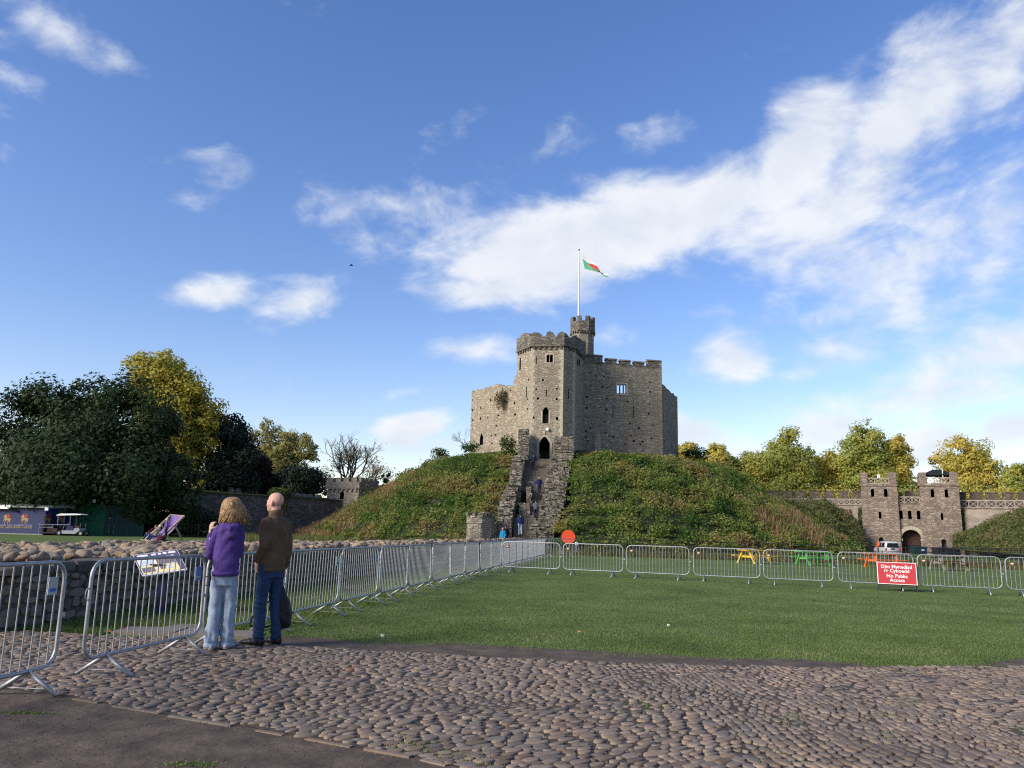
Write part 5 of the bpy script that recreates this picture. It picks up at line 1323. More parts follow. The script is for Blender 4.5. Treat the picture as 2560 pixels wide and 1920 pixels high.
tree('hedge_tree', 'low dark trees filling the gap behind the far wall tower', 'tree', 830, 1195, 125, [(815, 1215, 20, 26), (900, 1225, 40, 16)], 2500, .22, 'darkgreen', 48, .25, 26)
tree('hedge', 'dark hedge filling the gap behind the giant deck chair', 'hedge', 470, 1270, 87, [(400, 1315, 60, 32), (470, 1310, 60, 36), (530, 1312, 45, 34), (340, 1318, 50, 28)], 9000, .17, 'holm', 49, .2, 60, cl=.5)
for k_, (px_, n_, mt_) in enumerate(((1945, 3600, 'ygreen'), (2080, 3600, 'yellow'), (2270, 3000, 'ygreen'), (2460, 3600, 'yellow'))):
    tree('hedge', ('low green leaves filling the gaps of the battlements right of the motte', 'low golden leaves behind the battlements left of the gatehouse', 'low green leaves seen between the gatehouse towers', 'low golden leaves behind the battlements right of the gatehouse')[k_], 'hedge', px_, 1240, 111, [(px_ - 45, 1243, 45, 22), (px_ + 10, 1240, 45, 24), (px_ + 55, 1244, 40, 20)], n_, .17, mt_, 90 + k_, .2, 60, cl=.6)
# nearly bare tree
rg = random.Random(12); pb = at(868, 1260, 130); bt = thing('bare_tree', 'nearly leafless spreading tree behind the far wall tower', 'tree', (pb.x, pb.y, 0))
m = MB(); ends = []
base = Vector((pb.x, pb.y, 0)); m.tube([base, base + Vector((.1, 0, 4.5))], [.5, .38], 7)
for d, L in (((-.28, 0, 1), 4.6), ((.22, .1, 1), 4.8), ((-.65, .2, .8), 3.8), ((.7, -.1, .8), 4.0), ((.0, .3, 1), 4.4)): ends += twigs(m, base + Vector((.1, 0, 4.3)), Vector(d).normalized(), L, .26, 5, rg, 3, .46)
m.build('branches', MAT['bark'], bt)
E_ = np.array([e[:] for e in ends]); r_ = np.random.default_rng(3); k = r_.choice(len(E_), 4500); P = E_[k] + r_.normal(0, .40, (4500, 3))
P = P[P[:, 2] < 10.5 + r_.normal(0, 3.0, len(P))]
v, f = leaf_arrays(P, .15 * r_.uniform(.6, 1.3, len(P)), r_.normal(0, 1, (len(P), 3)), r_); bulk('leaves', v, f, MAT['brownleaf'], bt)
# right-hand row
TR_ = [('yellow autumn tree nearest the right edge of the keep', 1728, [(1720, 1135, 32, 26), (1700, 1150, 24, 25), (1740, 1160, 28, 22)], 3600, 'yellow', 118),
       ('rounded yellow tree second right of the keep', 1800, [(1795, 1140, 28, 28), (1785, 1165, 34, 25), (1808, 1165, 22, 25)], 3600, 'yellow', 117),
       ('yellowish tree pressed against the left of the tall green tree', 1868, [(1865, 1175, 40, 45), (1850, 1200, 35, 40), (1885, 1160, 30, 32), (1880, 1215, 40, 30)], 5200, 'ygreen', 118),
       ('tall green tree with a broad crown, largest behind the left curtain wall', 1962, [(1960, 1125, 45, 52), (1950, 1170, 70, 50), (1985, 1180, 55, 50), (1925, 1185, 45, 45), (2000, 1150, 35, 40), (1962, 1090, 24, 22), (1960, 1210, 75, 32)], 12000, 'ygreen', 115),
       ('golden tree in the gap between the tall green tree and the big yellow one', 2075, [(2060, 1165, 38, 40), (2090, 1190, 42, 42), (2050, 1200, 35, 35)], 6000, 'yellow', 119),
       ('big yellow-green tree rising behind the left gatehouse tower', 2172, [(2165, 1105, 42, 48), (2140, 1150, 50, 52), (2180, 1160, 50, 55), (2120, 1185, 45, 45), (2165, 1075, 24, 24), (2160, 1205, 70, 35)], 11000, 'ygreen', 116),
       ('orange tree behind the gap of the two gatehouse towers', 2240, [(2235, 1125, 34, 42), (2255, 1160, 28, 48), (2225, 1175, 38, 45), (2245, 1205, 30, 30)], 6500, 'yellow', 116.5),
       ('small dark green bush seen between the gatehouse towers', 2290, [(2285, 1222, 18, 14), (2300, 1228, 14, 12)], 1300, 'bush', 112),
       ('wide pale gold tree behind the right gatehouse tower', 2415, [(2415, 1130, 48, 40), (2380, 1165, 45, 40), (2440, 1165, 55, 45), (2400, 1200, 60, 35), (2465, 1195, 38, 36), (2350, 1155, 26, 28)], 9500, 'yellow', 117),
       ('yellow green tree at the right edge of the view', 2545, [(2545, 1195, 35, 32), (2525, 1215, 35, 28), (2575, 1205, 35, 40)], 5200, 'ygreen', 114)]
for i, (lab, px, cr, n, mt, Y) in enumerate(TR_):
    tree('autumn_tree', lab, 'tree', px, 0, Y, cr, int(n * 2.1), .19, mt, 60 + i, .42, max(50, n // 50), cl=.36, group='autumn trees beyond the right-hand walls', dense=.6, grow_=1.16)
# ================================================================ left: hoardings, buggy, deck chair
HY = 72.0
def Zh(x, y): return (x / 7.3733, 1240 + y / 7.3733)
MAT['navy'] = plain('blue_hoarding_print', (.010, .020, .095), (.008, .016, .078), 2, .6)
MAT['dkgreen'] = plain('green_hoarding_paint', (.018, .130, .070), (.015, .105, .058), 2, .7)
MAT['dkgreen2'] = plain('dull_green_hoarding_paint', (.018, .055, .048), (.014, .044, .040), 2, .7)
MAT['emb_gold'] = plain('gold_print', (.30, .21, .09), (.25, .17, .07), 9, .6)
MAT['emb_red'] = plain('red_print', (.30, .035, .04), (.25, .03, .035), 9, .6)
MAT['print_w'] = plain('pale_print', (.22, .24, .30), (.19, .21, .27), 9, .6)
MAT['roofgrey'] = plain('grey_felt_roof', (.22, .24, .22), (.16, .18, .17), 3, .9)
ha = at(-140, 1300, 73.5); hb = at(112, 1300, 72); hc = at(181, 1300, 76.5)
A0, B0, C0 = (ha.x, ha.y), (hb.x, hb.y), (hc.x, hc.y)
hut = thing('blue_kiosk', 'low blue kiosk wrapped in printed hoarding at the left edge', 'kiosk', (hb.x, hb.y, 0))
zt = at(112, 1271, 72).z; zb = .0
wall('side', A0, B0, [(0, zb), (math.dist(A0, B0), zb), (math.dist(A0, B0), zt), (0, zt)], .2, MAT['navy'], hut)
wall('end', B0, C0, [(0, zb), (math.dist(B0, C0), zb), (math.dist(B0, C0), zt + .1), (0, zt)], .2, MAT['navy'], hut)
m = MB(); e = .35
m.hexa([(A0[0], A0[1] - e, zt + .02), (B0[0] + .2, B0[1] - e, zt + .02), (C0[0] + .3, C0[1], zt + .15), (A0[0], A0[1] + 5, zt + .15), (A0[0], A0[1] - e, zt + .16), (B0[0] + .2, B0[1] - e, zt + .16), (C0[0] + .3, C0[1], zt + .50), (A0[0], A0[1] + 5, zt + .5)]); m.build('roof', MAT['roofgrey'], hut)
m = MB(); L = math.dist(A0, B0); u1 = uz(*Zh(255, 200), A0, B0)[0]; u0 = uz(*Zh(-300, 200), A0, B0)[0]; block(m, A0, B0, (u0 + u1) / 2, at(20, 1272.5, 72.5).z, u1 - u0, .36, .06, .42); m.build('fascia_sign', MAT['white'], hut)
m = MB(); block(m, A0, B0, L / 2, .0, L, .10, .25, .06); m.build('plinth', MAT['roofgrey'], hut)
# emblem: a gold horse and rider over two lines of lettering
HORSE = [(.30, .98), (.20, .90), (.10, .78), (.02, .70), (.06, .64), (.16, .66), (.18, .52), (.10, .40), (.04, .26), (.10, .24), (.20, .36), (.26, .40), (.28, .22), (.22, .04), (.30, .02), (.36, .22), (.42, .38), (.58, .38), (.64, .22), (.58, .04), (.66, .02), (.74, .24), (.80, .36), (.86, .20), (.82, .06), (.90, .06), (.96, .24), (.92, .46), (1.0, .40), (.98, .56), (.88, .60), (.72, .60), (.56, .56), (.46, .62), (.42, .80), (.38, .92)]
RIDER = [(.46, .62), (.56, .57), (.74, .61), (.90, .70), (.98, .86), (.86, .84), (.80, .98), (.70, .90), (.62, 1.04), (.54, 1.06), (.46, .98), (.50, .88), (.44, .78)]
def flat_poly(mb, a, b, u, z, w, h, pts, d, mi=0, th=.012):
    mb.loft([[on(a, b, u + (x - .5) * w, z + y * h, d) for x, y in pts], [on(a, b, u + (x - .5) * w, z + y * h, d + th) for x, y in pts]], mi)
def text_obj(name, body, size, mat, parent, M, align='CENTER', ext=.004, bold=0.0):
    cu = bpy.data.curves.new(name, 'FONT'); cu.body = body; cu.size = size; cu.align_x = align; cu.align_y = 'CENTER'; cu.extrude = ext; cu.offset = bold; cu.resolution_u = 2
    o = bpy.data.objects.new(name, cu); COL.objects.link(o); bpy.context.view_layer.update()
    me = eval_mesh(o, name); bpy.data.objects.remove(o); me.materials.clear(); me.materials.append(mat); me.transform(M)
    q = bpy.data.objects.new(name, me); COL.objects.link(q)
    if parent is not None: q.parent = parent; me.transform(root_matrix(parent).inverted())
    return q
def face_matrix(p, ax, ay):
    ax, ay = Vector(ax).normalized(), Vector(ay).normalized(); az = ax.cross(ay)
    return Matrix(((ax.x, ay.x, az.x, p[0]), (ax.y, ay.y, az.y, p[1]), (ax.z, ay.z, az.z, p[2]), (0, 0, 0, 1)))
for (a, b, xs, yc) in ((A0, B0, (118, 440, -200), 0), (B0, C0, (852, 1095), 0)):
    for x in xs:
        u, z = uz(*Zh(x, 515), a, b); _, z1 = uz(*Zh(x, 330), a, b); w = abs(uz(*Zh(x + 75, 500), a, b)[0] - uz(*Zh(x - 75, 500), a, b)[0])
        if a is B0: w = min(w, 1.6)
        m = MB(); flat_poly(m, a, b, u, z, w, z1 - z, HORSE, -.02); flat_poly(m, a, b, u, z, w, z1 - z, RIDER, -.03, 1); m.build('emblem', [MAT['emb_gold'], MAT['emb_red']], hut)
        e = Vector((b[0] - a[0], b[1] - a[1], 0)).normalized()
        for k, (s, y, mt) in enumerate((('CARDIFF CASTLE', 545, 'print_w'), ('CASTELL CAERDYDD', 582, 'emb_gold'))):
            _, zz = uz(*Zh(x, y), a, b); text_obj('lettering', s, .24 if k == 0 else .19, MAT[mt], hut, face_matrix(on(a, b, u, zz, -.02), e, (0, 0, 1)), bold=.006)
# lamps
def lamp(label, px, py, Y, s, parent_z):
    p = at(px, py, Y); t = thing('floodlight', label, 'light', (p.x, p.y, parent_z)); m = MB(); m.box(p, (s, .12, s * .9)); m.box(p + Vector((0, .1, 0)), (s * .6, .1, s * .5)); m.build('lamp', MAT['white'], t)
    MB().tube([Vector((p.x, p.y + .1, parent_z)), Vector((p.x, p.y + .1, p.z))], .03, 5).build('bracket', MAT['iron'], t)
lamp('white square floodlight above the green hoarding', 234, 1253, 77, .36, 2.6)
lamp('white floodlight on the front corner of the blue kiosk roof', 117, 1272.5, 71.7, .30, zt - .3)
# green boarding in two tones
ga_ = at(177, 1300, 77.5); gb_ = at(262, 1300, 78); gc_ = at(362, 1300, 79.5)
gh = thing('green_hoarding', 'tall dark green timber hoarding beside the blue kiosk', 'hoarding', (gb_.x, gb_.y, 0))
for (a, b, mt) in (((ga_.x, ga_.y), (gb_.x, gb_.y), 'dkgreen'), ((gb_.x, gb_.y), (gc_.x, gc_.y), 'dkgreen2')):
    L = math.dist(a, b); n = int(L / .42); z1 = at(220, 1260.5, 77.5).z
    for k in range(n):
        m = MB(); block(m, a, b, L * (k + .5) / n, 0, L / n * .97, z1 - (.12 * k / n if mt == 'dkgreen2' else 0), .06, .01 * (k % 2)); m.build('board', MAT[mt], gh)
m = MB(); a, b = (ga_.x, ga_.y), (gb_.x, gb_.y); u, z = uz(*Zh(1610, 455), a, b); block(m, a, b, u, z, 1.0, .05, .1, .06); m.build('latch_bar', MAT['iron'], gh)
# ---- buggy
BYY = 72.5
bp = at(*Zh(1290, 735), BYY); S_ = BYY / FOC / 7.3733          # metres for one step of the enlarged view
def bx(x): return bp.x + (x - 1290) * S_
def bz(y): return (735 - y) * S_
bug = thing('golf_buggy', 'white-canopied golf buggy with an open load bed parked before the blue kiosk', 'buggy', (bp.x, bp.y, 0))
MAT['tyre'] = plain('tyre_rubber', (.020, .020, .020), (.012, .012, .012), 9, .85)
MAT['body_w'] = plain('grey_white_body', (.30, .31, .34), (.25, .26, .29), 4, .5)
MAT['body_d'] = plain('dark_body', (.045, .025, .025), (.03, .02, .02), 4, .6)
W_ = 1.15
def both(f):
    for s in (-1, 1): f(bp.y + s * W_ / 2)
m = MB(); m.loft([[(bx(1062), bp.y + y, bz(375)), (bx(1135), bp.y + y, bz(346)), (bx(1420), bp.y + y, bz(340)), (bx(1505), bp.y + y, bz(352)), (bx(1500), bp.y + y, bz(362)), (bx(1070), bp.y + y, bz(384))] for y in (-.62, .62)]); m.build('canopy', MAT['white'], bug)
for xa, ya, xb, yb in ((1085, 378, 1100, 560), (1305, 358, 1322, 580)):
    for s in (-1, 1): MB().tube([(bx(xa), bp.y + s * .5, bz(ya)), (bx(xb), bp.y + s * .5, bz(yb))], .025, 6).build('canopy_post', MAT['body_w'], bug)
m = MB(); m.loft([[(bx(1170), bp.y + y, bz(700)), (bx(1190), bp.y + y, bz(640)), (bx(1400), bp.y + y, bz(640)), (bx(1405), bp.y + y, bz(600)), (bx(1500), bp.y + y, bz(598)), (bx(1505), bp.y + y, bz(640)), (bx(1430), bp.y + y, bz(700))] for y in (-.56, .56)]); m.build('body', MAT['body_w'], bug)
m = MB(); m.box((bx(1330), bp.y, bz(600)), (.55, 1.0, .35)); m.box((bx(1285), bp.y, bz(540)), (.12, 1.0, .35)); m.build('seat', MAT['navy'], bug)
m = MB(); m.box((bx(1450), bp.y, bz(575)), (.4, 1.05, .16)); m.build('dashboard', MAT['body_d'], bug)
MB().tube([(bx(1440), bp.y - .25, bz(590)), (bx(1400), bp.y - .25, bz(545))], .02, 5).build('steering_column', MAT['iron'], bug)
o = MB(); o.tube([Vector((bx(1395), bp.y - .25, bz(540))) + Vector((.06 * math.cos(t), .17 * math.sin(t), .15 * math.cos(t))) for t in np.linspace(0, 6.28, 13)[:-1]], .015, 5, closed=True); o.build('steering_wheel', MAT['iron'], bug)
for xw in (1150, 1535):
    for s in (-1, 1):
        wh = MB(); c_ = Vector((bx(xw), bp.y + s * .5, .24)); wh.tube([c_ + Vector((0, -.09, 0)), c_ + Vector((0, -.07, 0)), c_ + Vector((0, .07, 0)), c_ + Vector((0, .09, 0))], [.19, .24, .24, .19], 14); o = wh.build('wheel', MAT['tyre'], bug)
        MB().disc(c_ + Vector((0, s * .0 - .1, 0)), .12, (0, 1, 0), .02, 12).build('hub', MAT['body_w'], o)
m = MB(); m.box((bx(960), bp.y, bz(690)), (bx(1080) - bx(840), 1.1, .10)); m.box((bx(850), bp.y, bz(660)), (.06, 1.1, .35)); m.build('load_bed', MAT['body_d'], bug)
m = MB(); m.box((bx(1000), bp.y, bz(640)), (.9, .9, .3)); m.box((bx(930), bp.y, bz(585)), (.95, .95, .16)); m.build('load_box', MAT['body_d'], bug)
m = MB()
for y in (bp.y - .6, bp.y + .6):
    m.tube([(bx(770), y, bz(545)), (bx(1310), y, bz(540))], .022, 5); m.tube([(bx(790), y, bz(605)), (bx(1030), y, bz(600))], .02, 5); m.tube([(bx(785), y, bz(545)), (bx(790), y, bz(715))], .022, 5); m.tube([(bx(1025), y, bz(545)), (bx(1025), y, bz(605))], .02, 5)
m.tube([(bx(770), bp.y - .6, bz(545)), (bx(770), bp.y + .6, bz(545))], .02, 5); m.build('rail_frame', MAT['body_w'], bug)
m = MB()
for y in (-.45, .45):
    m.tube([(bx(1500), bp.y + y, bz(600)), (bx(1500), bp.y + y, bz(505))], .02, 5)
    m.tube([(bx(1210), bp.y + y - .15, bz(650)), (bx(1222), bp.y + y - .15, bz(562)), (bx(1285), bp.y + y - .15, bz(562)), (bx(1278), bp.y + y - .15, bz(640))], .015, 5)
m.build('grab_rail', MAT['body_w'], bug)
m = MB(); m.box((bx(1508), bp.y - .5, bz(520)), (.05, .08, .16)); m.build('mirror', MAT['iron'], bug)
# ---- giant deck chair
DY = 62.0; sD = DY / FOC / 15.8
dp = at(340 + 1180 / 15.8, 1270 + 1170 / 15.8, DY)
def dx(x): return dp.x + (x - 1180) * sD
dz0 = max(.0, dp.z)
def dz(y): return dz0 + (1170 - y) * sD
dk = thing('giant_deck_chair', 'oversized wooden deck chair with a printed purple sling beyond the boulders', 'deck chair', (dp.x, dp.y, 0))
MAT['pine'] = plain('pale_deckchair_wood', (.42, .34, .24), (.34, .27, .19), 6, .7)
MAT['sling'] = plain('purple_printed_cloth', (.16, .10, .36), (.30, .18, .42), 1.6, .85)
MAT['sling_e'] = plain('lilac_cloth_border', (.42, .28, .48), (.36, .24, .42), 3, .85)
yf, yb = DY - .9, DY + 1.1
tl, tr = Vector((dx(1065), yb, dz(285))), Vector((dx(1590), yb, dz(315)))
bl, br = Vector((dx(560), yf, 0)), Vector((dx(1085), yf, 0))
for a_, b_ in ((bl, tl), (br, tr)): MB().bar(a_, b_, .09, .14).build('side_rail', MAT['pine'], dk)
for f in (.03, .985): MB().bar(bl.lerp(tl, f), br.lerp(tr, f), .09, .12).build('cross_rail', MAT['pine'], dk)
for px_, pt in ((1455, .62), (960, .62)):
    q = (br.lerp(tr, pt) if px_ > 1200 else bl.lerp(tl, pt)); MB().bar(q, Vector((dx(px_), yb + .8, 0)), .08, .11).build('prop_leg', MAT['pine'], dk)
def sl_(s, t): 
    a_ = bl.lerp(tl, t) + Vector((0, 0, 0)); b_ = br.lerp(tr, t); p_ = a_.lerp(b_, s); p_ += Vector((0, .35, -.30)) * math.sin(math.pi * min(1, t * 1.02)); return p_ + Vector((0, -.04, 0))
m = MB(); n1, n2 = 10, 16
m.add([sl_(.14 + .70 * i / n1, .04 + .94 * j / n2) for i in range(n1 + 1) for j in range(n2 + 1)], [(i * (n2 + 1) + j, (i + 1) * (n2 + 1) + j, (i + 1) * (n2 + 1) + j + 1, i * (n2 + 1) + j + 1) for i in range(n1) for j in range(n2)])
m.build('sling', MAT['sling'], dk, True)
m = MB()
for s0, s1 in ((.10, .15), (.83, .88)): m.add([sl_(s, .04 + .94 * j / n2) + Vector((0, -.01, 0)) for s in (s0, s1) for j in range(n2 + 1)], [(j, n2 + 1 + j, n2 + 2 + j, j + 1) for j in range(n2)])
m.build('sling_border', MAT['sling_e'], dk, True)
# low railings at the back of the lawn, left
def railing(label, pts, h, post, rails, z=0.0, bars=0.0, r_post=.028, r_rail=.016):
    t = thing('railing', label, 'railing', (pts[0][0], pts[0][1], z)); pr_ = MB().tube([(0, 0, -.1), (0, 0, h)], r_post, 5).mesh('post', MAT['iron'])
    br_ = MB().tube([(0, 0, .1), (0, 0, h - .02)], .010, 4, cap=False).mesh('bar', MAT['iron']) if bars else None
    mr = MB(); bm_ = MB()
    for (a_, b_) in zip(pts[:-1], pts[1:]):
        L_ = math.dist(a_[:2], b_[:2]); n = max(1, int(round(L_ / post)))
        for k in range(n + (b_ is pts[-1])):
            o = bpy.data.objects.new('post', pr_); COL.objects.link(o); o.parent = t; o.location = (a_[0] + (b_[0] - a_[0]) * k / n - pts[0][0], a_[1] + (b_[1] - a_[1]) * k / n - pts[0][1], 0)
        for hh in rails: mr.tube([(a_[0], a_[1], z + hh * h), (b_[0], b_[1], z + hh * h)], r_rail, 4)
        if bars:
            for k in range(int(L_ / bars)):
                f_ = (k + .5) / int(L_ / bars); x_, y_ = a_[0] + (b_[0] - a_[0]) * f_, a_[1] + (b_[1] - a_[1]) * f_; bm_.tube([(x_, y_, z + .1), (x_, y_, z + h - .02)], .011, 3, cap=False)
    mr.build('rail', MAT['iron'], t)
    if bars: q = bm_.build('bars', MAT['iron'], t); q['kind'] = 'stuff'
    return t
def gp_(px, Y): p_ = at(px, 1335, Y); return (p_.x, p_.y)
railing('black railing along the foot of the dark wall on the left', [gp_(445, 80), gp_(640, 82), gp_(810, 84)], 1.35, 2.1, (.98, .55, .12), bars=.35)
railing('tall black bar railing in front of the ruined turret base', [gp_(1066, 66.5), gp_(1118, 66), gp_(1165, 66), gp_(1240, 65.5)], 2.05, 1.3, (.98, .1), bars=.22, r_post=.04)
railing('black bar railing at the foot of the stair', [gp_(1240, 65.5), gp_(1300, 65), gp_(1342, 64.5)], 1.95, 1.6, (.98, .1), bars=.26, r_post=.035)
railing('black post and rail fence in front of the motte', [gp_(1318, 53), gp_(1560, 51.5), gp_(1800, 50), gp_(2060, 48.5), gp_(2330, 47.5), gp_(2620, 46)], 1.12, 1.55, (.99, .74, .5, .26))
railing('black fence curving back toward the grass bank on the right', [gp_(2330, 49.5), gp_(2440, 58), gp_(2620, 64)], 1.15, 1.7, (.98, .7, .42, .16))
# rough long grass under the fences
MAT['rough'] = foliage('rough_grass', [(.045, .062, .018), (.075, .085, .028), (.12, .11, .045), (.16, .13, .06)], .25, .6)
def s_f(n, r):
    t = r.random(n); xs = np.interp(t, [0, 1], [1330, 2620]); Y = np.interp(t, [0, 1], [53.3, 46.3]) + r.normal(0.6, .9, n)
    P = np.array([(at(a_, 1340, y_).x, y_, 0.0) for a_, y_ in zip(xs, Y)]); return P
tallgrass('rough_grass', s_f, 9000, .12, .5, .03, 15, MAT['rough'], 'rough unmown grass along the fence in front of the motte')
def s_g(n, r):
    px_ = r.uniform(1240, 1345, n); Y = r.uniform(62.5, 66.5, n); return np.array([(at(a_, 1340, y_).x, y_, 0.0) for a_, y_ in zip(px_, Y)])
tallgrass('rough_grass', s_g, 1500, .3, 1.1, .03, 16, MAT['rough'], 'tall yellow weeds at the foot of the stair')
def s_h(n, r):
    px_ = r.uniform(560, 860, n); Y = r.uniform(66, 83, n); return np.array([(at(a_, 1340, y_).x, y_, 0.0) for a_, y_ in zip(px_, Y)])
tallgrass('rough_grass', s_h, 6000, .2, .8, .03, 17, MAT['bankleaf'], 'green weeds below the long dark wall')
# ================================================================ the excavated wall and its boulders
FRONT = [(-8.8, 9.3), (-6.62, 10.05), (-6.25, 13.0), (-5.2, 19.0), (-4.3, 24.0), (-2.8, 34.0), (-.6, 50.0), (1.2, 62.5)]
BACK = [(-15.5, 8.0), (-14.6, 15.0), (-13.4, 22.0), (-11.0, 27.0), (-8.6, 32.0), (-5.6, 41.0), (-1.9, 55.0), (.6, 63.0)]
ruin = thing('ruined_wall', 'low excavated rubble wall topped by a wide bed of loose boulders', 'wall', (-6, 12, 0))
def along(line, s):
    d = [0]
    for p, q in zip(line[:-1], line[1:]): d.append(d[-1] + math.dist(p, q))
    s = min(max(s, 0), d[-1] - 1e-4)
    for i in range(len(d) - 1):
        if s <= d[i + 1]:
            t = (s - d[i]) / (d[i + 1] - d[i]); p, q = line[i], line[i + 1]; L = math.dist(p, q)
            return (p[0] + (q[0] - p[0]) * t, p[1] + (q[1] - p[1]) * t), ((q[0] - p[0]) / L, (q[1] - p[1]) / L)
    return line[-1], (0, 1)
LEN = sum(math.dist(p, q) for p, q in zip(FRONT[:-1], FRONT[1:]))
ZT = .80
MAT['mortar'] = plain('lime_mortar_core', (.105, .092, .078), (.060, .052, .044), 4, .95, .8, detail=9, dist=.05)
def stonemat(name, cs):
    m, T = new_mat(name); P = T.n('ShaderNodeNewGeometry'); ri = P.outputs['Random Per Island']; ro = T.n('ShaderNodeObjectInfo').outputs['Random']
    f = T.math('FRACT', T.math('ADD', ri, ro)); n = len(cs); c = T.ramp(f, [(i / (n - 1), q) for i, q in enumerate(cs)])
    nz = T.n('ShaderNodeTexNoise', None, Vector=P.outputs['Position'], Scale=11.0, Detail=8.0, Roughness=.68).outputs[0]
    n2 = T.n('ShaderNodeTexNoise', None, Vector=P.outputs['Position'], Scale=3.0, Detail=4.0).outputs[0]
    c = T.mix(.7, c, T.ramp(nz, [(.28, (.5, .48, .46)), (.7, (1.3, 1.27, 1.2))]), 'MULTIPLY')
    c = T.mix(T.math('MULTIPLY', T.smooth(n2, .55, .75), .35), c, (.075, .070, .060, 1))
    finish(T, c, .88, nz, .7, .02, spec=.2); return m
MAT['boulder'] = stonemat('river_boulder', [(.150, .122, .096), (.245, .200, .150), (.185, .164, .142), (.36, .27, .165), (.135, .118, .103), (.29, .245, .190), (.24, .160, .098), (.205, .178, .148)])
MAT['face'] = stonemat('rubble_face_stone', [(.125, .108, .092), (.175, .150, .128), (.145, .132, .120), (.20, .175, .148), (.105, .095, .086)])
MAT['cap'] = stonemat('dark_capstone', [(.085, .078, .068), (.115, .102, .088), (.095, .090, .082), (.075, .068, .060)])
# core and bed
core = MB(); vs = []; N = 90
for i in range(N + 1):
    f = i / N; (x, y), e = along(FRONT, LEN * f); bx_, by_ = float(np.interp(f, np.linspace(0, 1, len(BACK)), [p[0] for p in BACK])), float(np.interp(f, np.linspace(0, 1, len(BACK)), [p[1] for p in BACK]))
    zt_ = ZT + .05 * fbm((x, y, 1)); vs.append([(x, y, -.05), (x, y, zt_ - .06), (x + (bx_ - x) * .1, y + (by_ - y) * .1, zt_ - .02), (x + (bx_ - x) * .5, y + (by_ - y) * .5, ZT - .08), (x + (bx_ - x) * .85, y + (by_ - y) * .85, ZT - .12), (bx_, by_, .0)])
core.loft(vs, cap=False, closed=False)
core.build('wall_core', MAT['mortar'], ruin)
rr = random.Random(17)
# face stones in rough courses, the largest-looking ones as single pieces
face = []
z = .02
while z < ZT - .16:
    h = rr.uniform(.085, .17); s = 0.4
    while s < LEN:
        w = rr.uniform(.10, .38) * (1.25 if rr.random() < .2 else 1.0); hh = h * rr.uniform(.75, 1.15)
        face.append((s + w / 2, z + h / 2 + rr.uniform(-.03, .03), w / 2, hh / 2)); s += w + .012
    z += h + .008
sv = []
for i in range(10):
    v_, f_ = stone_verts(rr, 1, 1, 1, 8); b_ = MB(); b_.add(v_, f_); sv.append(b_.mesh('stone', MAT['face'], False))
def face_frame(s, z):
    (x, y), e = along(FRONT, s); n = Vector((e[1], -e[0], 0)); return Vector((x, y, z)), Vector((e[0], e[1], 0)), n
def seen(fs_):
    p, e, n = face_frame(fs_[0], fs_[1]); px_, py_, zz = px_of(p.x, p.y, p.z); vis_ = max(.02, (EYE - p).normalized().dot(n)); return fs_[2] * fs_[3] / zz ** 2 * vis_ if (-30 < px_ < 1450 and zz > 1) else 0
face.sort(key=seen, reverse=True)
for k, (s, z, a_, b_) in enumerate(face[:290]):
    p, e, n = face_frame(s, z); o = bpy.data.objects.new('stone', rr.choice(sv)); COL.objects.link(o); o.parent = ruin
    M_ = Matrix(((e.x, 0, n.x, 0), (e.y, 0, n.y, 0), (0, 1, n.z, 0), (0, 0, 0, 1))).to_3x3(); q = (M_ @ Matrix.Rotation(rr.uniform(-.12, .12), 3, 'Z')).to_euler()
    o.location = p - Vector(ruin.location); o.rotation_euler = q; o.scale = (a_ * 1.02, b_ * 1.04, rr.uniform(.02, .06))
mb = MB()
for (s, z, a_, b_) in face[290:]:
    if seen((s, z, a_, b_)) <= 0: continue
    p, e, n = face_frame(s, z); v_, f_ = stone_verts(rr, a_ * 1.02, b_ * 1.04, rr.uniform(.03, .07), 7); up_ = Vector((0, 0, 1)); mb.add([p + e * q[0] + up_ * q[1] + n * q[2] for q in v_], f_)
o = mb.build('face_stones', MAT['face'], ruin); o['kind'] = 'stuff'
# flat dark capstones along the front edge
s = .3
while s < LEN - .5:
    far = s > 22; w = rr.uniform(.45, 1.25) * (1.6 if far else 1); p, e, n = face_frame(s + w / 2, 0)
    d = rr.uniform(.42, .62); hgt = rr.uniform(.10, .16); m = MB(); vs = []
    zc_ = ZT - .10 + rr.uniform(-.02, .03)
    for kz, (dz_, sh) in enumerate(((0, 1.0), (hgt * .75, 1.0), (hgt, .88))):
        ring = []
        for (ux, uy) in ((-1, -1), (-.4, -1.06), (.3, -.98), (1, -1), (1.03, 0), (1, 1), (0, 1.05), (-1, 1)):
            q = p + e * ux * w * .49 * sh - n * (uy * d / 2 * sh + d * .40); q.z = zc_ + dz_; j = rr.uniform(-.018, .018); ring.append(q + e * j + n * rr.uniform(-.02, .02) + Vector((0, 0, rr.uniform(-.008, .008))))
        vs.append(ring)
    m.loft(vs); m.build('capstone', MAT['cap'], ruin); s += w + .01
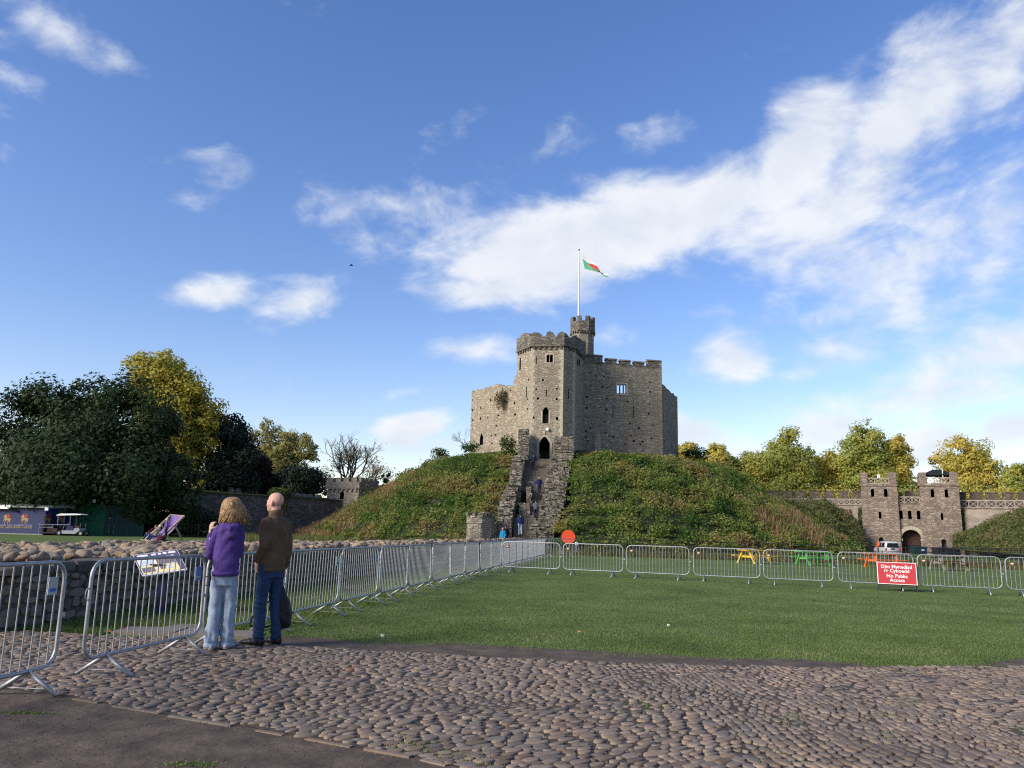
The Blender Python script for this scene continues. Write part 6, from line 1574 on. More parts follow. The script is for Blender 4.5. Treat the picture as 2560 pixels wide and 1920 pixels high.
# boulders
bvar = []
for i in range(12):
    bm = bmesh.new(); bmesh.ops.create_icosphere(bm, subdivisions=3 if i < 12 else 2, radius=1.0); o3 = rr.uniform(0, 50); fl = [(Vector((rr.gauss(0, 1), rr.gauss(0, 1), rr.gauss(0, 1))).normalized(), rr.uniform(.42, .80)) for _ in range(7)]
    for v in bm.verts:
        d = v.co.normalized(); r_v = 1 + .26 * noise.noise(d * 1.3 + Vector((o3, 0, 0))) + .08 * noise.noise(d * 3.5 + Vector((0, o3, 0)))
        q = d * r_v
        for nrm, dd in fl:                       # worn flat sides
            k = q.dot(nrm)
            if k > dd: q -= nrm * (k - dd) * .88
        v.co = q
    me = bpy.data.meshes.new('boulder'); bm.to_mesh(me); bm.free(); me.materials.append(MAT['boulder']); me.polygons.foreach_set('use_smooth', [True] * len(me.polygons)); bvar.append(me)
pts = []; gb = {}
def b_try(x, y, r, t):
    g0 = (int(x // .45), int(y // .45))
    for i in (-1, 0, 1):
        for j in (-1, 0, 1):
            for (u, v, q) in gb.get((g0[0] + i, g0[1] + j), ()):
                if (u - x) ** 2 + (v - y) ** 2 < ((r + q) * .86) ** 2: return
    gb.setdefault(g0, []).append((x, y, r)); pts.append((x, y, r, t))
for rad_lo, rad_hi, tries in ((.15, .21, 120), (.11, .165, 1500), (.08, .125, 5500), (.045, .08, 15000)):
    for _ in range(tries):
        f = rr.random() ** 1.35; t = rr.uniform(.075, .99); (x, y), e = along(FRONT, LEN * f); bx_, by_ = float(np.interp(f, np.linspace(0, 1, len(BACK)), [p[0] for p in BACK])), float(np.interp(f, np.linspace(0, 1, len(BACK)), [p[1] for p in BACK]))
        r_ = rr.uniform(rad_lo, rad_hi)
        if t < .14 and r_ > .17: continue
        b_try(x + (bx_ - x) * t, y + (by_ - y) * t, r_, t)
def bshow(p):
    px_, py_, zz = px_of(p[0], p[1], .9); return p[2] ** 2 / zz ** 2 if (-40 < px_ < 1400 and zz > 1) else 0
pts.sort(key=bshow, reverse=True)
pts = [p for p in pts if bshow(p) > 0]
low = MB()
for k, (x, y, r_, tt_) in enumerate(pts):
    zz = ZT + .02 - .10 * min(1, max(0, tt_ - .1) * 2.2) + .06 * fbm((x * .5, y * .5, 3)) + r_ * .26
    sc_ = (r_ * rr.uniform(.95, 1.4), r_ * rr.uniform(.75, 1.05), r_ * rr.uniform(.6, 1.0)); rot = (rr.uniform(-.4, .4), rr.uniform(-.4, .4), rr.uniform(0, 6.28))
    if k < 298:
        o = bpy.data.objects.new('boulder', rr.choice(bvar)); COL.objects.link(o); o.parent = ruin; o.location = Vector((x, y, zz)) - Vector(ruin.location); o.rotation_euler = rot; o.scale = sc_
    else:
        v_, f_ = stone_verts(rr, sc_[0], sc_[1], sc_[2] * 1.3, 8); ca, sa = math.cos(rot[2]), math.sin(rot[2]); low.add([(x + q[0] * ca - q[1] * sa, y + q[0] * sa + q[1] * ca, zz - sc_[2] * .55 + q[2]) for q in v_], f_)
o = low.build('boulders', MAT['boulder'], ruin, True); o['kind'] = 'stuff'
# ================================================================ crowd barriers
BL_ = 1.95
def frame_mesh():
    m = MB(); r = .15; z0, z1 = .20, 1.08; pts = []
    for (cx, cz, a0) in ((BL_ / 2 - r, z1 - r, 0), (-BL_ / 2 + r, z1 - r, 90), (-BL_ / 2 + r, z0 + r, 180), (BL_ / 2 - r, z0 + r, 270)):
        for k in range(6): t = rad(a0 + 18 * k); pts.append((cx + r * math.cos(t), 0, cz + r * math.sin(t)))
    m.tube(pts, .0175, 8, closed=True); return m.mesh('frame', MAT['steel'], True)
BF = frame_mesh(); NB = 18
BBAR = MB().tube([(0, 0, .20), (0, 0, 1.08)], .0066, 6, cap=False).mesh('bar', MAT['steel'], True)
BLEG = [MB().tube([(0, 0, .20), (0, s * .29, .018)], .019, 7).mesh('leg', MAT['steel'], True) for s in (-1, 1)]
BTIE = MB().tube([(0, -.22, .065), (0, .22, .065)], .004, 4).mesh('tie_wire', MAT['steel'])
_h = MB(); _h.tube([Vector((0, 0, .78)) + Vector((.030 * math.cos(t), 0, .055 * math.sin(t))) for t in np.linspace(0, 6.28, 11)[:-1]], .006, 5, closed=True); BHOOK = _h.mesh('hook', MAT['steel'])
BLUG = MB().box((0, 0, .62), (.05, .012, .035)).mesh('lug', MAT['steel'])
MAT['tag_g'] = plain('pale_green_plate', (.34, .39, .37), (.28, .33, .31), 6, .6); MAT['tag_b'] = plain('blue_plate', (.10, .20, .42), (.08, .16, .36), 6, .6)
MAT['tag_br'] = plain('brown_plate', (.12, .055, .035), (.09, .04, .03), 6, .6); MAT['tag_w'] = plain('pale_plate', (.55, .52, .42), (.45, .42, .34), 6, .6)
MAT['ink_b'] = plain('blue_ink', (.02, .12, .50), (.02, .10, .45), 9, .6)
def tag_mesh(kind):
    m = MB(); m.box((0, -.012, .88), (.115, .006, .15))
    if kind == 0: m.box((0, -.0165, .845), (.07, .003, .028), mi=1); ms = [MAT['tag_g'], MAT['ink_b']]
    elif kind == 1: m.box((0, -.0165, .84), (.10, .003, .02), mi=1); ms = [MAT['tag_b'], MAT['tag_g']]
    else:
        m = MB(); m.box((0, -.012, .905), (.12, .006, .10)); m.tube([(-.035, -.0175, .92), (-.02, -.0175, .895), (0, -.0175, .882), (.02, -.0175, .895), (.035, -.0175, .92)], .012, 4, mi=1); m.box((0, -.0165, .915), (.05, .003, .03), mi=1); ms = [MAT['tag_br'], MAT['tag_w']]
    return m.mesh('plate', ms)
BTAG = [tag_mesh(0), tag_mesh(1), tag_mesh(2)]
rb = random.Random(8)
def barrier(a, b, label, group, tagk=None, tag_end=1, flip=False):
    if flip: a, b = b, a
    L = math.dist(a, b); t = thing('crowd_barrier', label, 'barrier', ((a[0] + b[0]) / 2, (a[1] + b[1]) / 2, 0), math.atan2(b[1] - a[1], b[0] - a[0]), group)
    t.rotation_euler.x = rb.uniform(-.02, .02); t.scale = (L / (BL_ + .06), 1, 1)
    def add(me, x=0.0, y=0.0):
        o = bpy.data.objects.new(me.name.split('.')[0], me); COL.objects.link(o); o.parent = t; o.location = (x, y, 0); return o
    add(BF)
    for k in range(NB): add(BBAR, -BL_ / 2 + BL_ * (k + 1) / (NB + 1))
    for x in (-.66, .66):
        add(BLEG[0], x); add(BLEG[1], x); add(BTIE, x)
    add(BHOOK, -BL_ / 2 - .03); add(BLUG, BL_ / 2 + .03)
    if tagk is not None: add(BTAG[tagk], tag_end * (BL_ / 2 - BL_ * 1.5 / (NB + 1)))
    return t
LB = [(-3.87, 7.30), (-3.56, 9.36), (-3.20, 11.45), (-2.85, 13.6), (-2.51, 15.61), (-2.19, 17.52), (-1.87, 19.51), (-1.54, 21.49), (-1.23, 23.38), (-.9, 25.38), (-.55, 27.45)]
for k in range(9): LB.append((LB[10][0] + .30 * (k + 1), LB[10][1] + 2.0 * (k + 1)))
q0, q1 = gnd(0, 1714, .2), gnd(150, 1677, .2); dv = (q0 - q1); dv.z = 0; dv.normalize()
e0 = Vector((-3.93, 7.12, 0)); e1 = e0 + dv * 2.0
G1, G2 = 'grey barriers in the receding row by the ruined wall', 'bright barriers across the lawn'
barrier((e1.x, e1.y), (e0.x, e0.y), 'grey steel barrier cut off by the edge of the photo beside the dark earth', G1, 0, 1)
LLAB = ['grey steel barrier standing in front of the tilted information board', 'grey steel barrier half hidden behind the couple', 'grey steel barrier directly right of the man in the brown jacket, with blue-green plate',
        'second steel barrier past the man in the brown jacket, blue plate at its far end'] + ['%s steel barrier past the man along the ruined wall' % w for w in ('third', 'fourth', 'fifth', 'sixth', 'seventh', 'eighth')]
TG = [1, None, 0, 1] + [None] * 16
for i in range(10):
    a, b = LB[i], LB[i + 1]; L = math.dist(a, b); j = rb.uniform(-.035, .035)
    barrier((a[0] + j, a[1] + .03), (b[0] + j, b[1] - .03), LLAB[i], G1, TG[i], 1)
W9 = ('first', 'second', 'third', 'fourth', 'fifth', 'sixth', 'seventh', 'eighth', 'ninth')
for i in range(10, 19):
    a, b = LB[i], LB[i + 1]; barrier((a[0] + rb.uniform(-.03, .03), a[1] + .03), (b[0], b[1] - .03), 'far grey barrier seen edge-on behind the lawn row corner, %s beyond the corner' % W9[i - 10], G1)
fa, fb = at(1361, 1370, 46.6), at(1442, 1372, 47.6); barrier((fa.x, fa.y), (fb.x, fb.y), 'distant pale barrier in front of the orange disc closing the long row', G1)
RB0 = Vector((.68, 28.0)) - Vector((.926, -.378)) * 1.11
RPX = [(1254, 1402), (1406, 1560), (1565, 1726), (1732, 1903), (1907, 2085), (2093, 2287), (2292, 2506), (2511, 2740)]
def on_row(px):
    d = ray(px, 1425); e = Vector((.926, -.378)); n = Vector((.378, .926)); t = RB0.dot(n) / (d.x * n.x + d.y * n.y); return (d.x * t, d.y * t)
RL = ['bright barrier at the corner where the lawn row meets the receding row', 'bright lawn barrier next to the corner barrier, below the right side of the stair', 'bright lawn barrier third from the corner, in front of bare bramble slope',
      'bright lawn barrier in front of the yellow picnic table', 'bright lawn barrier in front of the green picnic table', 'bright lawn barrier behind the red warning sign, before the orange picnic table',
      'bright lawn barrier just right of the red warning sign, before the brown picnic table', 'bright lawn barrier cut off by the right edge of the photo']
MAT['steel_b'] = MAT['steel']
for i, (x0, x1) in enumerate(RPX): barrier(on_row(x0), on_row(x1), RL[i], G2, 2, -1)

# ================================================================ information board
ibp = gnd(400, 1538); ib = thing('information_board', 'tilted information board with yellow and blue panels on a dark blue post', 'sign', (ibp.x, ibp.y, 0))
MAT['post_b'] = plain('dark_blue_post_paint', (.012, .018, .060), (.009, .014, .048), 5, .5)
MAT['pr_purple'] = plain('purple_grey_print', (.075, .065, .13), (.055, .05, .10), 12, .4); MAT['pr_yellow'] = plain('pale_yellow_print', (.62, .55, .26), (.55, .50, .30), 9, .4)
MAT['pr_blue'] = plain('light_blue_print', (.34, .46, .62), (.40, .48, .58), 9, .4); MAT['pr_photo'] = plain('grey_photo_print', (.20, .17, .17), (.07, .06, .08), 28, .4); MAT['pr_white'] = plain('white_print_border', (.66, .66, .70), (.60, .60, .66), 9, .4)
TLp, TRp, BRp, BLp = at(331.2, 1388, ibp.y + .28), at(442.6, 1373.3, ibp.y + .22), at(467.9, 1423, ibp.y - .22), at(355.7, 1440.4, ibp.y - .16)
nI = (TRp - TLp).cross(BLp - TLp).normalized()
if nI.dot(EYE - TLp) < 0: nI = -nI
def ipt(u, v, d=0.0): return TLp.lerp(TRp, u).lerp(BLp.lerp(BRp, u), v) + nI * d
def iquad(name, u0, u1, v0, v1, d, mat, th=.002):
    m = MB(); m.loft([[ipt(u0, v0, d - th), ipt(u1, v0, d - th), ipt(u1, v1, d - th), ipt(u0, v1, d - th)], [ipt(u0, v0, d), ipt(u1, v0, d), ipt(u1, v1, d), ipt(u0, v1, d)]]); return m.build(name, MAT[mat], ib)
iquad('panel', 0, 1, 0, 1, .0, 'pr_white', .025); iquad('panel_print', .012, .99, .02, .97, .003, 'pr_purple'); iquad('text_area', .04, .87, .24, .97, .006, 'pr_white'); iquad('text_area', .045, .865, .50, .96, .009, 'pr_yellow')
for u0, u1, v0, v1, mt in ((.07, .36, .36, .50, 'pr_blue'), (.44, .86, .30, .62, 'pr_photo'), (.06, .34, .68, .90, 'pr_photo'), (.46, .58, .72, .84, 'pr_photo'), (.62, .72, .72, .86, 'pr_blue'), (.72, .85, .58, .66, 'pr_blue'), (.50, .80, .26, .285, 'pr_photo'), (.06, .30, .52, .60, 'pr_blue')): iquad('picture', u0, u1, v0, v1, .012, mt)
for u0, u1 in ((.08, .32), (.40, .50), (.55, .62), (.66, .74), (.78, .94)): iquad('title', u0, u1, .07, .15, .006, 'pr_white')
pm = ipt(.5, .55, -.03); MB().bar((ibp.x, ibp.y, -.05), (ibp.x, ibp.y, pm.z), .105, .085, up=(0, 1, 0)).build('post', MAT['post_b'], ib)
MB().box(pm, (.26, .22, .02)).build('bracket', MAT['post_b'], ib)

# ================================================================ red warning sign
MAT['sred'] = plain('red_sign_face', (.42, .032, .040), (.39, .029, .037), 2, .45); MAT['swhite'] = plain('white_lettering', (.80, .78, .78), (.76, .74, .74), 5, .5)
s0, s1 = gnd(2197.4, 1476.3), gnd(2294, 1481.0); sg = thing('warning_sign', 'red bilingual warning sign in a black floor frame before the barriers', 'sign', ((s0.x + s1.x) / 2, (s0.y + s1.y) / 2, 0))
ex = (s1 - s0).normalized(); SW = (s1 - s0).length * 1.03; back_ = Vector((-ex.y, ex.x, 0)); upv = (Vector((0, 0, 1)) + back_ * .10).normalized(); o_ = s0 - ex * .015
if back_.y < 0: back_ = -back_; upv = (Vector((0, 0, 1)) + back_ * .10).normalized()
nS = ex.cross(upv).normalized(); SZ0 = .20; SH = at(2245, 1404, s0.y).z - SZ0 - .02
def sp_(u, v, d=0.0): return o_ + ex * (u * SW) + upv * ((SZ0 + v * SH) / upv.z) + nS * d
def splate(name, u0, u1, v0, v1, d, th, mat):
    m = MB(); m.loft([[sp_(u0, v0, d - th), sp_(u1, v0, d - th), sp_(u1, v1, d - th), sp_(u0, v1, d - th)], [sp_(u0, v0, d), sp_(u1, v0, d), sp_(u1, v1, d), sp_(u0, v1, d)]]); return m.build(name, MAT[mat], sg)
splate('sign_plate', 0, 1, 0, 1, 0, .02, 'swhite'); splate('sign_face', .018, .982, .025, .975, .004, .003, 'sred')
SM = lambda u, v: face_matrix(sp_(u, v, .006), ex, upv)
for body, v, sz in (('Dim Mynediad', .79, .142), ("i'r Cyhoedd", .605, .142), ('No Public', .37, .142), ('Access', .185, .142)): text_obj('lettering', body, sz, MAT['swhite'], sg, SM(.5, v), bold=.0015)
m = MB()
for u in (.015, .985):
    m.bar(sp_(u, -.30 * .98, -.04), sp_(u, 1.0, -.04), .035, .035, up=(ex.x, ex.y, 0))
m.bar(sp_(.015, -.10, -.04), sp_(.985, -.10, -.04), .025, .025); m.bar(sp_(.015, -.02, -.04), sp_(.985, -.02, -.04), .02, .02)
for u in (.015, .985): m.bar(sp_(u, .9, -.05), sp_(u, .9, -.05) + back_ * .22 - Vector((0, 0, sp_(u, .9).z - .01)), .03, .03)
m.build('sign_frame', MAT['iron'], sg)

# ================================================================ orange disc
dc = at(1420.7, 1342.3, 49.0); od = thing('round_sign', 'plain orange round board on a post behind the far barrier', 'sign', (dc.x, dc.y, 0)); MAT['orange'] = plain('orange_red_paint', (.62, .075, .025), (.58, .065, .022), 3, .5)
R_ = 17.0 * 49 / FOC; MB().disc(dc, R_, (-.05, -1, .02), .03, 32).build('disc', MAT['orange'], od); m = MB(); m.tube([(dc.x, dc.y + .05, 0), (dc.x, dc.y + .05, dc.z + .2)], .03, 6)
for s in (-1, 1): m.bar((dc.x + s * .35, dc.y + .05 + s * .2, .02), (dc.x, dc.y + .05, .25), .04, .03)
m.build('post', MAT['iron'], od)
m = MB(); m.box((dc.x + .50, dc.y - .03, dc.z - .40), (.16, .05, .18)); m.build('label_plate', MAT['white'], od)

# ================================================================ picnic tables
def picnic(label, px, py, Y, yawd, mat, mat2=None):
    p = gnd(px, py); p = at(px, py, Y); t = thing('picnic_table', label, 'picnic table', (p.x, p.y, 0), rad(yawd), 'picnic tables behind the barriers'); mat2 = mat2 or mat
    L = 1.85
    for k in range(5): MB().box((0, -.32 + .16 * k, .74), (L, .145, .045)).build('top_plank', MAT[mat], t, world=False)
    for s in (-1, 1):
        for k in (0, 1): MB().box((0, s * (.62 + .15 * k), .44), (L, .135, .045)).build('seat_plank', MAT[mat2], t, world=False)
    for x in (-.62, .62):
        for s in (-1, 1): MB().bar((x, s * .66, 0), (x, s * .24, .72), .09, .10, up=(1, 0, 0)).build('leg', MAT[mat], t, world=False)
        MB().box((x + .06, 0, .39), (.05, 1.55, .10)).build('seat_beam', MAT[mat], t, world=False); MB().box((x + .06, 0, .67), (.05, .74, .09)).build('top_beam', MAT[mat], t, world=False)
    return t
MAT['p_yel'] = plain('yellow_table_paint', (.62, .40, .03), (.54, .34, .03), 3, .6); MAT['p_grn'] = plain('green_table_paint', (.07, .36, .06), (.06, .30, .05), 3, .6); MAT['p_org'] = plain('orange_table_paint', (.68, .15, .015), (.60, .12, .015), 3, .6); MAT['p_brn'] = plain('brown_table_wood', (.14, .065, .045), (.10, .05, .035), 6, .8); MAT['p_gry'] = plain('grey_table_wood', (.24, .21, .17), (.18, .155, .13), 6, .8)
picnic('yellow painted picnic table behind the lawn barriers', 1886, 1404, 44.5, 28, 'p_yel'); picnic('green painted picnic table behind the lawn barriers', 2033, 1408, 44, 12, 'p_grn'); picnic('orange painted picnic table above the red warning sign', 2206, 1412, 43, 8, 'p_org'); picnic('weathered brown picnic table right of the orange one', 2371, 1416, 42, 4, 'p_gry', 'p_brn')

# ================================================================ white pick-up style car by the gate
MAT['carw'] = plain('white_car_paint', (.48, .49, .51), (.44, .45, .47), 3, .3, spec=.5); MAT['glass'] = plain('dark_car_glass', (.012, .014, .022), (.008, .010, .016), 3, .35, spec=.15); MAT['lampr'] = plain('red_lamp_lens', (.35, .02, .02), (.28, .02, .02), 9, .25); MAT['chrome'] = steel('bumper_steel', (.5, .5, .5), .3)
cpx = at(*Zg(702, 985), 88); car = thing('parked_car', 'white pick-up truck with hardtop parked facing the gatehouse', 'car', (cpx.x + .15, cpx.y, -.35), rad(-9)); car.scale = (.92, .92, .95)
def car_ring(y, w, z0, zb, zr, wr, n=0):
    """one cross section: sill, shoulder, roof"""
    return [(-w * .94, y, z0), (-w, y, z0 + .15), (-w, y, zb), (-wr, y, zr - .06), (-wr * .86, y, zr), (wr * .86, y, zr), (wr, y, zr - .06), (w, y, zb), (w, y, z0 + .15), (w * .94, y, z0)]
m = MB(); m.loft([car_ring(0, .90, .42, 1.08, 1.74, .70), car_ring(.12, .92, .36, 1.10, 1.80, .73), car_ring(1.5, .92, .32, 1.10, 1.86, .74), car_ring(2.4, .92, .32, 1.10, 1.84, .73), car_ring(3.0, .92, .32, 1.08, 1.55, .71), car_ring(3.5, .91, .32, 1.06, 1.10, .80), car_ring(4.5, .90, .34, .98, 1.02, .80), car_ring(4.8, .82, .42, .85, .90, .70)]); m.build('body', MAT['carw'], car, True, world=False)
m = MB(); m.add([(-.72, -.02, 1.13), (.72, -.02, 1.13), (.60, -.02, 1.66), (-.60, -.02, 1.66)], [(0, 1, 2, 3)]); m.build('rear_window', MAT['glass'], car, world=False)
for s in (-1, 1):
    for y0, y1 in ((.35, 1.35), (1.5, 2.3), (2.4, 3.05)):
        m = MB(); q = [(s * .925, y0, 1.16), (s * .925, y1, 1.16), (s * .775, y1 - (.25 if y1 > 3 else .03), 1.70 if y1 < 3 else 1.5), (s * .775, y0 + .03, 1.70)]; m.add(q, [(0, 1, 2, 3)]); m.build('side_window', MAT['glass'], car, world=False)
    MB().box((s * .82, -.02, .93), (.16, .06, .30)).build('tail_lamp', MAT['lampr'], car, world=False); MB().box((s * 1.04, 2.95, 1.15), (.2, .1, .18)).build('mirror', MAT['carw'], car, world=False)
    for y in (.95, 3.95):
        wh = MB(); wh.tube([(s * .80 - .12, y, .36), (s * .80 - .1, y, .36), (s * .80 + .1, y, .36), (s * .80 + .12, y, .36)], [.30, .36, .36, .30], 18); o = wh.build('wheel', MAT['tyre'], car, world=False); MB().disc((s * .935, y, .36), .2, (1, 0, 0), .03, 14).build('rim', MAT['chrome'], o, world=False)
MB().box((0, -.10, .50), (1.72, .14, .16)).build('rear_bumper', MAT['chrome'], car, world=False); MB().box((0, -.02, .98), (.46, .03, .16)).build('tailgate_handle', MAT['glass'], car, world=False)
MB().box((0, .03, 1.72), (.4, .03, .04)).build('brake_lamp', MAT['lampr'], car, world=False)

# ---- dark waste bin and trailer by the gate
MAT['teal'] = plain('dark_teal_bin', (.012, .040, .048), (.010, .032, .040), 3, .6); MAT['trail'] = plain('dark_trailer_paint', (.016, .017, .026), (.012, .013, .02), 3, .6)
p = at(*Zg(985, 1000), 93); bn = thing('waste_bin', 'dark teal wheeled waste bin in front of the gatehouse arch', 'bin', (p.x, p.y, -.3))
m = MB(); m.loft([[(x * .66, y * .42, .18) for x, y in ((-1, -1), (1, -1), (1, 1), (-1, 1))], [(x * .76, y * .52, 1.08) for x, y in ((-1, -1), (1, -1), (1, 1), (-1, 1))]]); m.build('body', MAT['teal'], bn, world=False)
m = MB(); m.loft([[(x * .78, y * .55, 1.08) for x, y in ((-1, -1), (1, -1), (1, 1), (-1, 1))], [(x * .76, y * .5, 1.22) for x, y in ((-1, -1), (1, -1), (1, 1), (-1, 1))]]); m.build('lid', MAT['teal'], bn, world=False)
MB().box((.22, -.49, .80), (.34, .02, .18)).build('label_plate', MAT['pr_blue'], bn, world=False)
for x in (-.52, .52):
    for y in (-.34, .34): MB().disc((x, y, .1), .1, (1, 0, 0), .06, 10).build('wheel', MAT['tyre'], bn, world=False)
p = at(*Zg(1262, 1015), 90); tr = thing('trailer', 'low dark flatbed trailer loaded under a cover right of the gate', 'trailer', (p.x, p.y, -.3), rad(4))
m = MB(); m.box((0, 0, .72), (2.5, 1.3, .55)); m.box((0, 0, 1.06), (2.56, 1.36, .10)); m.build('box', MAT['trail'], tr, world=False); m = MB()
for x in (-1.22, -.74, -.25, .25, .74, 1.22): m.box((x, -.67, .74), (.05, .05, .66))
m.build('side_rib', MAT['trail'], tr, world=False); m = MB(); m.box((0, 0, .40), (2.3, 1.1, .1)); m.bar((1.2, 0, .4), (2.1, 0, .35), .1, .1); m.build('chassis', MAT['iron'], tr, world=False)
for x in (-.38, .38):
    for s in (-1, 1): MB().disc((x, s * .60, .29), .29, (0, 1, 0), .18, 16).build('wheel', MAT['tyre'], tr, world=False)

# ================================================================ bird
bd = at(878, 664, 60); bt_ = thing('bird', 'tiny dark bird flying high left of the flag', 'bird', (bd.x, bd.y, bd.z), .5); MAT['bird'] = plain('dark_feather', (.03, .03, .035), (.02, .02, .025), 9, .9)
m = MB(); m.tube([(-.16, 0, 0), (-.06, 0, .02), (.06, 0, .02), (.13, 0, .03), (.17, 0, .02)], [.012, .035, .04, .03, .008], 7); m.build('body', MAT['bird'], bt_, world=False)
for s in (-1, 1): MB().add([(-.05, 0, .03), (.06, 0, .03), (.04, s * .16, .08), (-.04, s * .30, .03), (-.06, s * .14, .07)], [(0, 1, 2, 3, 4)]).build('wing', MAT['bird'], bt_, world=False)
# ================================================================ people
def skinmat(n, c, c2): return plain(n, c, c2, 22, .55, .06)
MAT['skin'] = skinmat('fair_skin', (.50, .30, .235), (.44, .25, .195)); MAT['skin2'] = skinmat('pale_skin', (.46, .30, .24), (.40, .25, .20))
def cloth(name, c, c2, scale=16, bump=.25): return plain(name, c, c2, scale, .92, bump, dist=.004, spec=.1)
MAT['purple'] = cloth('purple_fleece', (.080, .048, .195), (.064, .038, .16)); MAT['suede'] = cloth('brown_suede', (.125, .082, .052), (.082, .054, .035), 9)
MAT['denim_l'] = cloth('pale_washed_denim', (.30, .37, .46), (.21, .27, .36), 5); MAT['denim_d'] = cloth('dark_blue_denim', (.030, .060, .125), (.018, .036, .080), 6)
MAT['shoe_k'] = plain('black_leather_shoe', (.014, .014, .018), (.010, .010, .013), 9, .5); MAT['shoe_w'] = plain('white_trainer', (.60, .60, .60), (.5, .5, .5), 9, .6)
MAT['hair_b'] = plain('golden_brown_hair', (.40, .255, .125), (.15, .086, .038), 30, .5, .2); MAT['hair_d'] = plain('dark_hair', (.03, .022, .018), (.02, .015, .012), 30, .6); MAT['hair_w'] = plain('white_fair_hair', (.62, .55, .42), (.5, .43, .32), 30, .6)
MAT['bag'] = plain('black_nylon_bag', (.012, .012, .015), (.008, .008, .010), 20, .6, .2); MAT['eye'] = plain('dark_eye', (.02, .016, .014), (.02, .016, .014), 5, .2)
for nm, c in (('navy_coat', (.016, .018, .045)), ('blue_coat', (.017, .024, .095)), ('grey_coat', (.085, .095, .125)), ('cyan_coat', (.015, .20, .42)), ('dark_trousers', (.028, .026, .034)), ('blue_trousers', (.030, .06, .15)), ('lilac_top', (.155, .085, .25)), ('maroon_top', (.085, .018, .028)), ('hivis', (.70, .13, .03)), ('cream_top', (.50, .43, .34)), ('black_coat', (.016, .015, .018))): MAT[nm] = cloth(nm, c, tuple(x * .75 for x in c))
def ell(mb, c, r, M=None, n=12, h=8):
    rings = []
    for j in range(1, h):
        t = math.pi * j / h; rg = []
        for k in range(n):
            a = 2 * math.pi * k / n; p = Vector((math.sin(t) * math.cos(a) * r[0], math.sin(t) * math.sin(a) * r[1], -math.cos(t) * r[2]))
            rg.append((M @ p if M else p) + Vector(c))
        rings.append(rg)
    mb.loft(rings)
def limb(mb, pts, rs, seg=10):
    """tapered limb with round ends"""
    P = [Vector(p) for p in pts]; a = (P[0] - P[1]).normalized(); b = (P[-1] - P[-2]).normalized()
    Q = [P[0] + a * rs[0] * .8, P[0] + a * rs[0] * .45] + P + [P[-1] + b * rs[-1] * .45, P[-1] + b * rs[-1] * .8]; mb.tube(Q, [rs[0] * .35, rs[0] * .82] + list(rs) + [rs[-1] * .82, rs[-1] * .35], seg)
def slab_loft(mb, secs, n=18, p=2.4):
    """torso: (centre, half width, half depth) stations, superelliptic"""
    rings = []
    for (c, hw, hd, *yw) in secs:
        y_ = yw[0] if yw else 0.0; rg = []
        for k in range(n):
            a = 2 * math.pi * k / n; ca, sa = math.cos(a), math.sin(a); q = (abs(ca) ** p + abs(sa) ** p) ** (-1 / p); x, y = ca * q * hw, sa * q * hd
            rg.append((c[0] + x * math.cos(y_) - y * math.sin(y_), c[1] + x * math.sin(y_) + y * math.cos(y_), c[2]))
        rings.append(rg)
    mb.loft(rings)
def skinned(mb, name, mat, parent, vox, smooth=4, fold=None):
    """voxel union of the shapes: one continuous surface"""
    me = mb.mesh(name, mat); o = bpy.data.objects.new(name, me); COL.objects.link(o)
    md = o.modifiers.new('r', 'REMESH'); md.mode = 'VOXEL'; md.voxel_size = vox; md.use_smooth_shade = True
    if smooth: s = o.modifiers.new('s', 'SMOOTH'); s.factor = .5; s.iterations = smooth
    bpy.context.view_layer.update(); nm = eval_mesh(o, name); o.modifiers.clear(); o.data = nm
    if not nm.materials: nm.materials.append(mat)
    if fold:
        nm.update(); N = np.empty(len(nm.vertices) * 3); nm.vertex_normals.foreach_get('vector', N) if hasattr(nm, 'vertex_normals') else None; N = N.reshape(-1, 3)
        co = np.empty(len(nm.vertices) * 3); nm.vertices.foreach_get('co', co); co = co.reshape(-1, 3); d = np.array([fold(p) for p in co]); co = co + N * d[:, None]; nm.vertices.foreach_set('co', co.ravel()); nm.update()
    nm.polygons.foreach_set('use_smooth', [True] * len(nm.polygons)); o.parent = parent; return o
def squeeze(mb, k, ztop=9.0):
    mb.v = [(x * k, y * k, z) if z < ztop else (x, y, z) for x, y, z in mb.v]; return mb
def rotz(p, a): return Vector((p[0] * math.cos(a) - p[1] * math.sin(a), p[0] * math.sin(a) + p[1] * math.cos(a), p[2]))
def head_parts(mb, c, yaw_, tilt=0.0, s=1.0, ears=True):
    """skull, face, nose, brow, ears, jaw; looks along +Y before turning"""
    M = Matrix.Rotation(yaw_, 3, 'Z') @ Matrix.Rotation(tilt, 3, 'X'); c = Vector(c)
    def E(p, r): ell(mb, c + M @ (Vector(p) * s), tuple(x * s for x in r), M, 14, 10)
    E((0, -.012, .035), (.078, .098, .092)); E((0, .030, -.030), (.064, .070, .085)); E((0, .055, -.075), (.042, .040, .036)); E((0, .094, -.012), (.013, .017, .026)); E((0, .100, -.024), (.015, .014, .012)); E((0, .078, .022), (.055, .018, .014)); E((0, .088, -.056), (.024, .012, .010)); E((-.04, .06, -.02), (.026, .026, .028)); E((.04, .06, -.02), (.026, .026, .028))
    if ears:
        for q in (-1, 1): E((q * .080, -.004, -.012), (.012, .022, .034)); E((q * .084, -.012, -.004), (.010, .014, .026))
    return M
